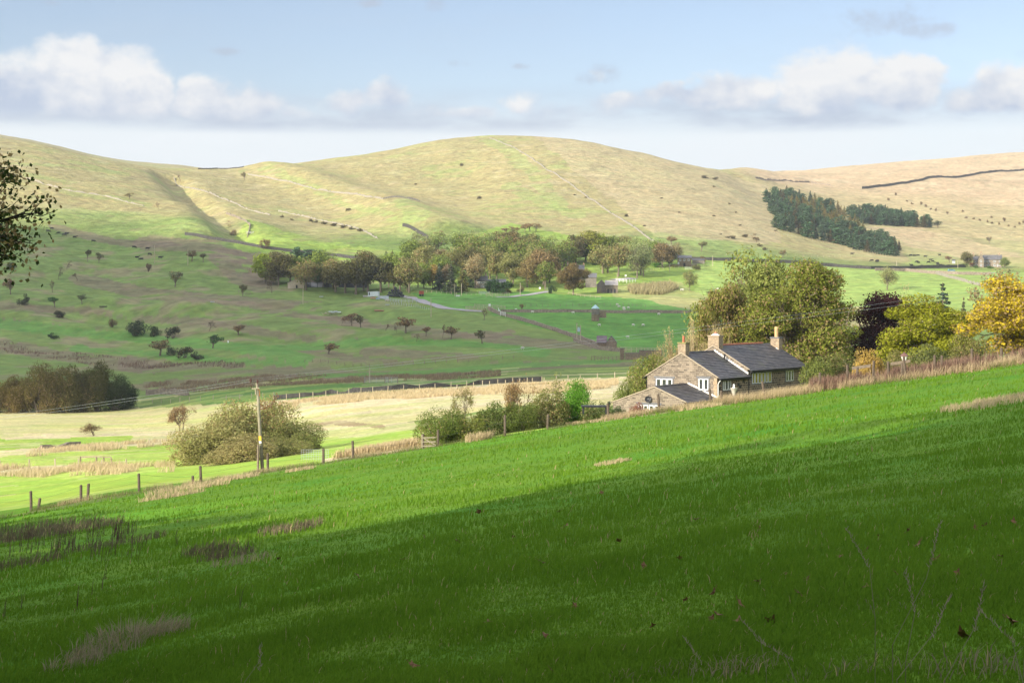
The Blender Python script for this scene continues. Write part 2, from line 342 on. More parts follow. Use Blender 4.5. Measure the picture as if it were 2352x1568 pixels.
# ---------------------------------------------------------------- land cover (true colours of the ground, per vertex)
NCOL, NROW = 900, 860
G_NEAR = (.130, .262, .018); G_VAL = (.245, .345, .055); G_MID = (.16, .228, .055); G_DK = (.13, .19, .04)
TAN = (.47, .39, .19); STRAW = (.62, .52, .31); HTAN = (.350, .300, .130); HGRN = (.225, .285, .078); MOOR = (.52, .38, .215); BRN = (.195, .150, .095); BRN2 = (.30, .26, .13)
def inpoly(px, py, poly):
    r = np.zeros(px.shape, bool); n = len(poly); j = n-1
    for i in range(n):
        xi, yi = poly[i]; xj, yj = poly[j]
        if yi != yj: r ^= ((yi > py) != (yj > py)) & (px < (xj-xi)*(py-yi)/(yj-yi)+xi)
        j = i
    return r
def landcover(X, Y, Z):
    N = len(X); Yp = np.maximum(Y, 1); px = CX+F*X/Yp; py = HOR-F*Z/Yp; r = np.hypot(X, Y)
    C = np.empty((N, 3)); C[:] = G_MID
    a = fbm(X/60, Y/60, 4, 31); b = fbm(X/14, Y/14, 4, 37); d = fbm(X/4, Y/4, 3, 41)
    jx = px+18*fbm(X/45, Y/45, 4, 51); jy = py+7*fbm(X/35, Y/35, 4, 53)+2.5*fbm(X/7, Y/7, 2, 55)
    def put(m, col, k=1.0):
        m = m*k if not isinstance(m, np.ndarray) or m.dtype != bool else m.astype(float)*k
        C[:] = C*(1-m[:, None])+np.array(col)*m[:, None]
    def poly(pts, col, r0, r1, k=1.0): put(inpoly(jx, jy, pts) & (r > r0) & (r < r1), col, k)
    def strip(pts, wd, col, r0, r1, k=1.0, thr=-.15, s=61):
        dd = segd(jx, jy*2.2, [(p[0], p[1]*2.2) for p in pts])
        m = (dd < wd*2.2) & (r > r0) & (r < r1) & (fbm(X/22, Y/16, 4, s) > thr); put(m, col, k)
    near = r < 122
    # far ground in general
    hill = sstep(r+90*a, 1030, 1180); put(hill, HTAN)
    put(hill*sstep(a*.5+b*.6, .0, .42), HGRN, .6); put(hill*sstep(b-a*.4, .2, .6), (.42, .35, .19), .6)
    poly([(1150, 300), (1210, 300), (1420, 470), (1500, 545), (1800, 560), (1760, 430), (1500, 350), (1300, 318)], (.43, .345, .19), 1050, 2200, .65)
    # green fingers on the hills
    for L, wd in [([(1115, 318), (1160, 345), (1230, 400), (1290, 470)], 10), ([(930, 470), (960, 490), (940, 530)], 14), ([(560, 395), (640, 392), (800, 470), (900, 500)], 7),
                  ([(60, 500), (200, 490), (330, 500), (470, 520)], 12), ([(150, 440), (260, 455), (330, 470)], 6), ([(60, 400), (160, 420)], 5), ([(1180, 430), (1260, 470), (1320, 490)], 10),
                  ([(30, 375), (150, 382), (300, 400)], 4), ([(1500, 548), (1600, 560), (1740, 580)], 14), ([(1140, 555), (1260, 545), (1300, 560)], 16)]:
        strip(L, wd, (.27, .36, .10), 1000, 2200, .42, -.2)
    # hillside foot, bright grass
    poly([(560, 500), (640, 530), (760, 560), (1000, 585), (1300, 600), (1560, 600), (1760, 590), (1900, 620), (2400, 640), (2400, 690), (1600, 690), (1300, 690), (560, 620), (540, 560)], G_VAL, 700, 1500, .68)
    poly([(1080, 540), (1180, 515), (1300, 535), (1420, 560), (1500, 590), (1300, 620), (1080, 590)], G_VAL, 850, 1500, .9)
    poly([(2060, 570), (2160, 540), (2400, 560), (2400, 588), (2230, 590), (2100, 610)], (.25, .33, .09), 1100, 1700, .8)
    moor = sstep(px-1640, 0, 140)*sstep(r+150*a, 1700, 2050); put(moor, MOOR, .95)
    put(moor*sstep(b+a, .1, .6), (.56, .43, .26), .6)
    put(sstep(px-1850, 0, 100)*sstep(r+90*a, 1120, 1300)*(1-sstep(r, 1900, 2100)), (.46, .37, .185), .6)
    poly([(1990, 520), (2100, 520), (2400, 600), (2400, 625), (2200, 590), (2080, 560)], (.50, .36, .22), 1200, 1700, .5)
    poly([(2080, 600), (2300, 590), (2400, 600), (2400, 625), (2100, 625)], G_VAL, 950, 1300, .3)
    # right-hand valley fields
    poly([(1600, 605), (2250, 622), (2400, 632), (2400, 740), (1850, 740), (1700, 700), (1600, 680)], (.28, .38, .09), 620, 1080, .95)
    poly([(1500, 675), (1620, 690), (1900, 700), (2400, 720), (2400, 770), (1700, 740), (1560, 720), (1480, 700)], TAN, 600, 900, .7)
    poly([(1400, 655), (1560, 650), (1640, 690), (1560, 715), (1420, 690)], (.33, .33, .12), 700, 950, .7)
    strip([(1300, 700), (1420, 700), (1540, 712), (1650, 714)], 5, TAN, 680, 800, .4)
    # dam and the lawns behind it
    poly([(1150, 700), (1560, 712), (1800, 712), (1800, 830), (1480, 815), (1130, 722)], (.105, .240, .040), 560, 700)
    poly([(950, 672), (1250, 672), (1500, 690), (1600, 714), (1150, 713), (1000, 705)], (.110, .265, .045), 690, 860, .9)
    # left hillside: bands of rush and rough grass between green
    put(sstep(-px+1000, 0, 200)*sstep(b+.4*a, .12, .42)*sstep(r, 460, 520)*(1-sstep(r, 980, 1050)), (.22, .185, .10), .8)
    for L, wd in [([(0, 790), (120, 812), (240, 828), (330, 845)], 13), ([(300, 835), (420, 850), (560, 838), (700, 856), (900, 862)], 14), ([(330, 880), (500, 880), (640, 868), (820, 872), (1150, 856)], 12),
                  ([(0, 703), (200, 712), (330, 735), (480, 740), (640, 770), (830, 785)], 8), ([(180, 640), (330, 672), (520, 688), (640, 700), (720, 700)], 12), ([(520, 590), (600, 650), (580, 620)], 22),
                  ([(350, 560), (480, 566), (590, 600), (600, 640)], 17), ([(130, 520), (260, 560), (400, 560)], 8), ([(560, 700), (700, 725), (830, 740)], 7), ([(0, 740), (180, 760)], 9), ([(1130, 770), (1230, 790), (1330, 800)], 13),
                  ([(850, 805), (1000, 815), (1200, 835), (1340, 830)], 10), ([(1180, 845), (1400, 845), (1560, 835), (1640, 830)], 10), ([(960, 770), (1130, 770), (1180, 760)], 6), ([(700, 800), (840, 826), (1000, 842)], 8), ([(720, 732), (850, 745), (960, 752), (1100, 770)], 6)]:
        strip(L, wd, BRN, 440, 1080, .72, -.25)
    strip([(600, 915), (760, 903), (1240, 873)], 1, BRN, 300, 480, .4)
    for L, wd in [([(0, 745), (300, 775), (560, 800), (700, 822)], 11), ([(180, 800), (400, 820), (700, 835)], 6), ([(650, 800), (900, 780), (1100, 790), (1240, 810)], 9), ([(480, 915), (700, 900), (1000, 888), (1150, 880)], 12), ([(1150, 880), (1220, 872)], 4), ([(700, 862), (900, 858), (1180, 842), (1420, 830)], 6)]:
        strip(L, wd, (.115, .25, .045), 360, 800, .85, -.6)
    # sunlit valley floor beyond the brow
    fl = (r > 122) & (r < 470)
    put(fl & (jy > 985), (.31, .45, .06))
    poly([(-500, 945), (0, 945), (330, 938), (640, 918), (1240, 876), (1440, 868), (1640, 860), (1950, 830), (1950, 990), (1640, 990), (960, 985), (640, 990), (330, 1000), (-500, 1010)], (.54, .49, .22), 225, 470)
    poly([(560, 930), (640, 916), (900, 903), (1240, 878), (1440, 868), (1640, 860), (1950, 830), (1950, 900), (1640, 900), (1250, 920), (900, 945), (640, 960)], STRAW, 225, 470, .9)
    poly([(300, 1000), (640, 985), (960, 965), (960, 1004), (640, 1004), (300, 1010)], STRAW, 200, 330, .7)
    for L, wd in [([(-200, 1082), (120, 1076), (300, 1078)], 8), ([(0, 1040), (120, 1030), (320, 1018), (420, 1012)], 6), ([(0, 1002), (200, 998), (420, 988)], 6), ([(760, 1056), (850, 1043), (1000, 1020)], 8)]:
        strip(L, wd, STRAW, 123, 330, .9, -.6)
    strip([(700, 975), (780, 968), (880, 978)], 5, (.28, .2, .11), 200, 400, .8, -.5)
    put(fl & (fbm(X/30, Y/9, 4, 77) > .12), (.42, .48, .12), .45)
    put(fl & (fbm(X/26, Y/7, 4, 79) > .25), STRAW, .4)
    # near field
    put(near, G_NEAR); put(near*sstep(b, .1, .5), (.125, .33, .014), .6); put(near*sstep(d, .2, .6), (.055, .205, .009), .6)
    put(near*sstep(fbm(X/6, Y/6, 3, 91), .35, .6), (.13, .24, .02), .2)
    bf = np.abs(r-np.interp(px, bx, [q[2] for q in BROW]))
    put((bf < 3.5+2.5*b) & (px < 1000), (.16, .17, .06), .7)
    put((bf < 5+2.5*b) & (px >= 1380), (.26, .22, .11), .8)
    # every patch carries its own fine mottling
    v = 1+.16*d+.12*b+.10*a; C *= v[:, None]
    far = sstep(r, 850, 1050); tr_ = fbm(X/45, Z/2.0, 4, 95); C *= (1+.09*tr_*far)[:, None]
    put(far*sstep(fbm(X/16, Z/5, 4, 97), .30, .55), (.24, .20, .10), .45)
    C[:, 0] *= (1+.10*fbm(X/9, Y/5, 3, 83)); return np.clip(C, .01, .9)

def build_ground():
    # one sheet all the way round; finer inside the view
    th = np.concatenate([np.linspace(-math.pi, -.34, 60)[:-1], np.linspace(-.34, .34, NCOL), np.linspace(.34, math.pi, 60)[1:]])
    q = np.linspace(0, 1, NROW)
    rr = np.exp(math.log(1.2)+q*(math.log(9000)-math.log(1.2)))
    # more rows where the slopes face the camera
    rr = np.unique(np.concatenate([rr, np.linspace(96, 135, 60), np.linspace(560, 2100, 330)]))
    T, R = np.meshgrid(th, rr, indexing='ij'); X = (R*np.sin(T)).ravel(); Y = (R*np.cos(T)).ravel()
    Z = H(X, Y); n, m = T.shape
    i = np.arange(n-1)[:, None]*m+np.arange(m-1)[None, :]; i = i.ravel()
    q4 = np.stack([i, i+1, i+m+1, i+m], 1)[:, ::-1]
    V = np.stack([X, Y, Z], 1)
    V = np.vstack([V, [[0, 0, -1.6]]]); c = len(V)-1
    k = np.arange(n-1)*m; tri = np.stack([np.full(n-1, c), k+m, k], 1)
    me = mesh_np('ground', V, [q4, tri], None, True)
    C = landcover(V[:, 0], V[:, 1], V[:, 2])
    ca = me.color_attributes.new('land', 'FLOAT_COLOR', 'POINT')
    ca.data.foreach_set('color', np.concatenate([C, np.ones((len(C), 1))], 1).astype(np.float32).ravel())
    return me
M_ground = bpy.data.materials.new('turf'); M_ground.use_nodes = True
g = NT(M_ground.node_tree); bs = M_ground.node_tree.nodes['Principled BSDF']
ca = g.n('ShaderNodeAttribute', attribute_name='land')
pos = g.n('ShaderNodeNewGeometry').outputs['Position']
dist = g.n('ShaderNodeVectorMath', operation='LENGTH', i_0=pos).outputs['Value']
v1 = g.noise(pos, 9, 6, .7); v2 = g.noise(pos, 1.1, 6, .65); v3 = g.noise(pos, .16, 6, .6)
va = g.ramp(dist, 60, 200); vb = g.ramp(dist, 300, 800)
nn = g.n('ShaderNodeMix', i_0=va, i_2=v1, i_3=v2).outputs[0]; nn = g.n('ShaderNodeMix', i_0=vb, i_2=nn, i_3=v3).outputs[0]
k1 = g.ramp(nn, .27, .73, .64, 1.36, 'LINEAR')
cc = g.mix(1.0, ca.outputs['Color'], g.n('ShaderNodeCombineXYZ', i_0=k1, i_1=k1, i_2=k1).outputs[0], 'MULTIPLY')
hs = g.n('ShaderNodeHueSaturation', i_4=cc); g.l(g.ramp(g.noise(pos, .45, 4, .6), .3, .7, .485, .515, 'LINEAR'), hs.inputs[0])
g.l(hs.outputs[0], bs.inputs['Base Color']); bs.inputs['Roughness'].default_value = .95; bs.inputs['Specular IOR Level'].default_value = .15
bd = g.ramp(dist, 40, 900, .10, 2.2, 'LINEAR')
bp = g.n('ShaderNodeBump', i_Height=nn); g.l(bd, bp.inputs['Distance']); bp.inputs['Strength'].default_value = .9
g.l(bp.outputs[0], bs.inputs['Normal'])
gme = build_ground(); gme.materials.append(M_ground)
tag(link('ground', gme), kind='structure')
# ---------------------------------------------------------------- materials
def mat(name, col, rough=.8, noise=None, amp=.25, bump=0, spec=.3, metal=0, spots=None):
    m = bpy.data.materials.new(name); m.use_nodes = True; t = NT(m.node_tree); b = m.node_tree.nodes['Principled BSDF']
    b.inputs['Roughness'].default_value = rough; b.inputs['Specular IOR Level'].default_value = spec; b.inputs['Metallic'].default_value = metal
    b.inputs['Base Color'].default_value = (*col, 1)
    if noise:
        p = t.n('ShaderNodeTexCoord').outputs['Object']; n = t.noise(p, noise, 5, .65)
        k = t.ramp(n, .25, .75, 1-amp, 1+amp, 'LINEAR')
        c = t.mix(1.0, col, t.n('ShaderNodeCombineXYZ', i_0=k, i_1=k, i_2=k).outputs[0], 'MULTIPLY')
        if spots: c = t.mix(t.ramp(t.noise(p, spots[1], 4, .6), .5, .66), c, spots[0])
        t.l(c, b.inputs['Base Color'])
        if bump:
            q = t.n('ShaderNodeBump', i_Height=n); q.inputs['Distance'].default_value = bump; t.l(q.outputs[0], b.inputs['Normal'])
    return m
def leaf_mat(name='leaves', trans=.35, var=.35, sheen=.25):
    """foliage: the object's colour, varied leaf by leaf; its alpha says how many leaves have turned brown"""
    m = bpy.data.materials.new(name); m.use_nodes = True; t = NT(m.node_tree); m.node_tree.nodes.clear()
    oi = t.n('ShaderNodeObjectInfo'); geo = t.n('ShaderNodeNewGeometry')
    rnd = geo.outputs['Random Per Island']
    p = t.n('ShaderNodeTexCoord').outputs['Object']
    n = t.noise(p, .45, 3, .6)
    r2 = t.m('FRACT', t.m('MULTIPLY', rnd, 37.7))
    k = t.m('ADD', t.ramp(rnd, 0, 1, 1-var, 1+var, 'LINEAR'), t.m('MULTIPLY', t.m('SUBTRACT', n, .5), .9))
    c = t.mix(1.0, oi.outputs['Color'], t.n('ShaderNodeCombineXYZ', i_0=k, i_1=k, i_2=k).outputs[0], 'MULTIPLY')
    br = t.ramp(t.m('ADD', t.m('MULTIPLY', r2, .6), t.m('MULTIPLY', n, .8)), t.m('SUBTRACT', 1.02, oi.outputs['Alpha']), t.m('SUBTRACT', 1.12, oi.outputs['Alpha']))
    c = t.mix(br, c, (.34, .235, .115))
    d = t.n('ShaderNodeBsdfPrincipled'); t.l(c, d.inputs['Base Color']); d.inputs['Roughness'].default_value = .6; d.inputs['Specular IOR Level'].default_value = sheen*.4
    tr = t.n('ShaderNodeBsdfTranslucent'); t.l(t.mix(.35, c, t.mix(1.0, c, (1.15, 1.25, .6), 'MULTIPLY')), tr.inputs[0])
    mx = t.n('ShaderNodeMixShader'); mx.inputs[0].default_value = trans; t.l(d.outputs[0], mx.inputs[1]); t.l(tr.outputs[0], mx.inputs[2])
    t.l(mx.outputs[0], t.n('ShaderNodeOutputMaterial').inputs[0]); return m
M_leaf = leaf_mat(); M_needle = leaf_mat('needles', .15, .3, .15)
M_bark = mat('bark', (.19, .155, .11), .95, 3, .4, .03); M_twig = mat('pale_twigs', (.46, .36, .20), .8, 2, .25); M_dark_twig = mat('dark_twigs', (.14, .10, .075), .9, 2, .3)
M_wood = mat('weathered_wood', (.24, .19, .13), .9, 6, .4, .01); M_palewood = mat('pale_wood', (.42, .36, .25), .85, 6, .25, .005)

# ---------------------------------------------------------------- tree shapes (unit height; shared by copies)
def quads(C, N, S, rng, asp=.62):
    """leaf-sized quads at C with rough normals N and sizes S"""
    n = len(C); N = N/np.maximum(np.linalg.norm(N, axis=1, keepdims=True), 1e-6)
    A = np.cross(N, rng.normal(size=(n, 3))); A /= np.maximum(np.linalg.norm(A, axis=1, keepdims=True), 1e-6)
    B = np.cross(N, A); S = S[:, None]
    V = np.stack([C-A*S*.5, C+B*S*.5*asp+N*S*.08, C+A*S*.5, C-B*S*.5*asp+N*S*.08], 1).reshape(-1, 3)
    return V, np.arange(4*n).reshape(n, 4)
def leafmesh(name, C, N, S, rng, m=None, asp=.62):
    V, f = quads(C, N, S, rng, asp); return mesh_np(name, V, [f], m or M_leaf)
def limb_tubes(mb, ends, z0, z1, r0, rng, n=5, k=3):
    for e in ends:
        s = Vector((0, 0, z0+(z1-z0)*rng.random())); e = Vector(e); mid = s.lerp(e, .5)+Vector(rng.normal(size=3))*.03-Vector((0, 0, .02))
        rr = r0*(.35+.25*rng.random()); mb.tube([s, s.lerp(mid, .5)+Vector((0, 0, .005)), mid, mid.lerp(e, .6), e], [rr, rr*.8, rr*.6, rr*.4, rr*.15], n, False)
        for j in range(k):
            p = mid.lerp(e, rng.random()*.8); q = p+Vector(rng.normal(size=3))*.07+(e-mid)*.35
            mb.tube([p, q], [rr*.35, rr*.08], 3, False)
def broad(seed, nleaf, ls, cb=.22, lobes=22, lobr=.17, wid=.5, airy=0., flat=.75, twigs=4, tilt=0., trunk=.022, shell=.55):
    rng = np.random.default_rng(seed); L = []
    while len(L) < lobes:
        p = rng.uniform(-1, 1, 3)
        if np.linalg.norm(p) > 1: continue
        if np.linalg.norm(p) < .35 and rng.random() < .7: continue
        z = cb+lobr*.6+(p[2]*.5+.5)*(1-cb-lobr*1.3); taper = .75+.25*math.sin(math.pi*min(1, (z-cb)/(1-cb)+.15))
        L.append((p[0]*(wid-lobr*.6)*taper+tilt*z, p[1]*(wid-lobr*.6)*taper, z, lobr*rng.uniform(.65, 1.25)))
    L = np.array(L); pr = L[:, 3]**2; idx = rng.choice(len(L), nleaf, p=pr/pr.sum())
    D = rng.normal(size=(nleaf, 3)); D /= np.linalg.norm(D, axis=1, keepdims=True); D[:, 2] = D[:, 2]*.9+.12
    rad = L[idx, 3]*np.where(rng.random(nleaf) < shell, rng.uniform(.8, 1.08, nleaf), rng.uniform(.2, 1.0, nleaf)**.7)
    wob = 1+.25*np.sin(D[:, 0]*7+idx)*np.cos(D[:, 1]*6+idx*2)
    C = L[idx, :3]+D*(rad*wob)[:, None]*np.array([1, 1, flat])
    if airy > 0:
        keep = fbm(C[:, 0]*9+seed, C[:, 2]*9+C[:, 1]*5, 3, seed) > airy-.6; C = C[keep]; D = D[keep]
    S = ls*rng.uniform(.55, 1.35, len(C))
    crown = leafmesh('crown', C, D+rng.normal(size=C.shape)*.55, S, rng)
    mb = MB(); top = .6
    mb.tube([(0, 0, -.04), (0, 0, 0), (.008, 0, .12), (tilt*.3, .006, .3), (tilt*.5, 0, top)], [trunk*1.5, trunk*1.25, trunk, trunk*.8, trunk*.3], 7)
    limb_tubes(mb, L[:, :3], .12+cb*.3, .5, trunk, rng, 4, twigs)
    return crown, mb.mesh('trunk', M_bark)
def bush(seed, nleaf, ls, lobes=14, wid=.62, lobr=.24, flat=.85, airy=0.):
    rng = np.random.default_rng(seed); L = []
    for i in range(lobes):
        a = rng.random()*6.283; q = rng.random()**.6*(wid-lobr*.5); z = lobr*.5+(1-lobr*1.4)*rng.random()*math.sqrt(max(.05, 1-(q/wid)**2))
        L.append((q*math.cos(a), q*math.sin(a), z, lobr*rng.uniform(.7, 1.25)))
    L = np.array(L); idx = rng.integers(0, lobes, nleaf); D = rng.normal(size=(nleaf, 3)); D /= np.linalg.norm(D, axis=1, keepdims=True)
    rad = L[idx, 3]*rng.uniform(.35, 1.1, nleaf)**.5; C = L[idx, :3]+D*rad[:, None]*np.array([1, 1, flat]); C = C[C[:, 2] > -.03]
    if airy > 0: C = C[fbm(C[:, 0]*8+seed, C[:, 2]*8, 3, seed) > airy-.6]
    crown = leafmesh('crown', C, rng.normal(size=C.shape)+(C-[0, 0, .2])*2, ls*rng.uniform(.6, 1.3, len(C)), rng)
    mb = MB()
    for i in range(lobes):
        e = L[i, :3]; mb.tube([(e[0]*.15, e[1]*.15, -.03), (e[0]*.5, e[1]*.5, e[2]*.5), tuple(e)], [.014, .01, .003], 4, False)
    return crown, mb.mesh('stems', M_bark)
def conifer(seed, nleaf, ls, wid=.2, cb=.08, power=.8, rnd=0., levels=22):
    rng = np.random.default_rng(seed); C = []; N = []; mb = MB(); mb.tube([(0, 0, -.03), (0, 0, .5), (0, 0, .98)], [.022, .014, .002], 6)
    br = []
    for i in range(levels):
        z = cb+(1-cb)*(i+.3*rng.random())/levels; R = wid*((1-z)/(1-cb))**power if not rnd else wid*math.sqrt(max(.02, 1-abs((z-cb)/(1-cb)*2-.75)**2.2/1.9))
        for k in range(6+int(5*(1-z))):
            a = rng.random()*6.283; q = R*rng.uniform(.65, 1.15); br.append((a, q, z))
    w_ = np.array([b[1] for b in br]); w_ /= w_.sum()
    idx = rng.choice(len(br), nleaf, p=w_); B = np.array(br)[idx]; t = rng.random(nleaf)**.65
    a = B[:, 0]+rng.normal(size=nleaf)*.12; q = B[:, 1]*t; z = B[:, 2]-.25*B[:, 1]*t**1.5+rng.normal(size=nleaf)*.008+(.08*B[:, 1]*t**4)
    C = np.stack([q*np.cos(a), q*np.sin(a), z], 1)
    crown = leafmesh('crown', C, rng.normal(size=C.shape)*.7+[0, 0, .8], ls*rng.uniform(.6, 1.3, nleaf), rng, M_needle, .45)
    for b in br[::3]: mb.tube([(0, 0, b[2]), (b[1]*.9*math.cos(b[0]), b[1]*.9*math.sin(b[0]), b[2]-.15*b[1])], [.004, .001], 3, False)
    return crown, mb.mesh('trunk', M_bark)
def grow(mb, p, d, L, r, depth, rng, ends, up=.15, sp=.55):
    q = p+d*L; mb.tube([p, p.lerp(q, .5)+Vector(rng.normal(size=3))*L*.05, q], [r, r*.85, r*.7], 4 if depth > 1 else 3, False)
    if depth == 0: ends.append(q); return
    for k in range(2 if rng.random() < .6 else 3):
        nd = (d+Vector(rng.normal(size=3))*sp+Vector((0, 0, up))).normalized(); grow(mb, q, nd, L*rng.uniform(.62, .85), r*.62, depth-1, rng, ends, up, sp)
    ends.append(q)
def twiggy(seed, nleaf, ls, depth=6, up=.1, sp=.55, L0=.26, m=None, stems=1, r0=.022, spread=.08, wid=None):
    """open tree: branching limbs carrying leaves at their ends"""
    rng = np.random.default_rng(seed); mb = MB(); ends = []
    for s in range(stems):
        d = Vector((rng.normal()*.15*stems**.5, rng.normal()*.15*stems**.5, 1)).normalized()
        grow(mb, Vector((rng.normal()*.015*stems, rng.normal()*.015*stems, -.02)), d, L0*rng.uniform(.8, 1.1), r0, depth, rng, ends, up, sp)
    E = np.array([tuple(e) for e in ends]); zt = E[:, 2].max(); me = mb.mesh('trunk', m or M_dark_twig)
    co = np.empty(len(me.vertices)*3, np.float32); me.vertices.foreach_get('co', co); co = co.reshape(-1, 3)/zt
    ww = np.percentile(np.hypot(E[:, 0], E[:, 1]), 92)/zt; sxy = (wid or .45)/ww; co[:, :2] *= np.where(co[:, 2:3] > .1, sxy, 1+(sxy-1)*np.clip(co[:, 2:3]*10, 0, 1)); me.vertices.foreach_set('co', co.ravel()); me.update()
    E = E/zt; E[:, :2] *= sxy; E = E[E[:, 2] > .25]; idx = rng.integers(0, len(E), nleaf); C = E[idx]+rng.normal(size=(nleaf, 3))*spread*.45*np.array([1, 1, .6])
    crown = leafmesh('crown', C, rng.normal(size=C.shape)+[0, 0, .6], ls*rng.uniform(.6, 1.3, nleaf), rng)
    return crown, me
PR = {}
def proto(k):
    if k in PR: return PR[k]
    kind, i = k
    PR[k] = {
     'oak': lambda: broad(100+i, 4200, .052, .08, 26, .19, .5),
     'beech': lambda: broad(120+i, 4200, .050, .05, 28, .18, .5, flat=.65),
     'stem': lambda: broad(140+i, 3800, .050, .20, 24, .185, .46, trunk=.028),
     'pale': lambda: broad(160+i, 3000, .046, .10, 24, .18, .5, airy=.35, twigs=8),
     'thorn': lambda: broad(180+i, 700, .085, .26, 11, .20, .5, flat=.6, airy=.35, twigs=5, tilt=.12, trunk=.035),
     'barethorn': lambda: twiggy(200+i, 260, .06, 5, .05, .6, .3, r0=.03, wid=.5),
     'bush': lambda: bush(220+i, 1500, .085),
     'spruce': lambda: conifer(240+i, 2200, .055, .20),
     'pine': lambda: conifer(260+i, 2000, .095, .30, .06, .8, 1., 14),
     'larch': lambda: conifer(280+i, 1300, .06, .22, .08, .9),
     'bigbush': lambda: bush(300+i, 20000, .030, 30, .62, .24),
     'midbush': lambda: bush(320+i, 7000, .045, 20, .6, .24, airy=.08),
     'near_syc': lambda: broad(330+i, 48000, .0185, .03, 70, .115, .5, flat=.75, shell=.7, twigs=5, trunk=.03),
     'near_map': lambda: broad(340+i, 22000, .026, .08, 40, .13, .5, flat=.72, shell=.65, trunk=.02, airy=.12),
     'near_ash': lambda: broad(350+i, 12000, .024, .1, 44, .12, .5, flat=.85, airy=.42, twigs=12, trunk=.018),
     'near_spr': lambda: conifer(360+i, 9000, .032, .30, .05, .85, 0, 20),
     'twig': lambda: twiggy(370+i, 1600, .022, 6, .30, .34, .2, M_twig, 14, .019, .05, .42),
     'thin': lambda: twiggy(380+i, 1500, .034, 7, .1, .5, .22, M_bark, 2, .016, .08, .45),
     'rust': lambda: twiggy(390+i, 2600, .045, 7, -.02, .5, .2, M_dark_twig, 3, .02, .12, .5),
    }[kind]()
    return PR[k]
def plant(kind, i, px, pyb, pyt, wpx, col, name, label, cat='tree', group=None, r=None, brown=0., rz=None, sink=.0, depth=1.):
    """stand a tree on the ground: picture column, foot, top, width -> real place, height and width"""
    g_ = at(px, r) if r else gp(px, pyb, 30)
    r_ = g_.y; h = (HOR-pyt)/F*r_-g_.z if r else (pyb-pyt)/F*r_
    crown, tr = proto((kind, i)); co = PRW.get((kind, i))
    if co is None:
        a = np.empty(len(crown.vertices)*3, np.float32); crown.vertices.foreach_get('co', a); a = a.reshape(-1, 3)
        rd = np.percentile(np.hypot(a[:, 0], a[:, 1]), 97); co = PRW[(kind, i)] = (rd, np.percentile(a[:, 2], 99.5))
    if kind in ('oak', 'beech', 'stem', 'pale', 'thorn', 'pine'): wpx = wpx*1.22; col = tuple(min(.5, q*s_) for q, s_ in zip(col, (1.55, 1.65, 1.5)))
    if name == 'broadleaf_tree' and r_ > 600: h *= 1.12
    W_ = wpx/F*r_/2/co[0]; hh = h/co[1]
    e = empty(name, g_-Vector((0, 0, sink)), rz if rz is not None else RT.random()*6.28, label, cat, group)
    e.scale = (W_, W_*depth, hh)
    c = link('crown', crown, e); c.color = (*col, brown*(.6 if name == 'broadleaf_tree' else 1))
    t = link('trunk' if kind not in ('bush', 'bigbush', 'midbush') else 'stems', tr, e)
    return e
PRW = {}; RT = random.Random(4)
OLIVE = (.125, .15, .035); BRWN = (.17, .16, .06); DGRN = (.045, .075, .028); YGRN = (.20, .23, .03); PALE = (.20, .23, .08); GREYB = (.17, .13, .085)
GRN = (.075, .13, .03); BLUE = (.05, .085, .05); LARCH = (.17, .155, .045); RED = (.14, .06, .035); PINK = (.22, .18, .10); DARKB = (.085, .075, .03); BRIGHT = (.10, .22, .03)
def V1(x, y): return 1378.1+x*.21974, 717.8+y*.21974
def V2(x, y): return 516.8+x*.26857, 488.1+y*.26857
def V3(x, y): return 1033.6+x*.26857, 488.1+y*.26857
def V4(x, y): return 1665.2+x*.29198, 373.2+y*.29198
def V5(x, y): return x*.2746, 315.8+y*.2746
def V6(x, y): return x*.3174, 717.8+y*.3174
def V7(x, y): return 689+x*.3174, 717.8+y*.3174
def V8(x, y): return 2009.8+x*.14552, 545.5+y*.14552
def many(V, sc, rows, name, cat, group):
    for (kind, i, x, zb, zt, wz, col, brown, label) in rows:
        px, b_ = V(x, zb); t_ = V(x, zt)[1]
        plant(kind, i, px, b_, t_, wz*sc, col, name, label, cat, group, brown=brown)
G1 = 'trees of the farm grove and village'
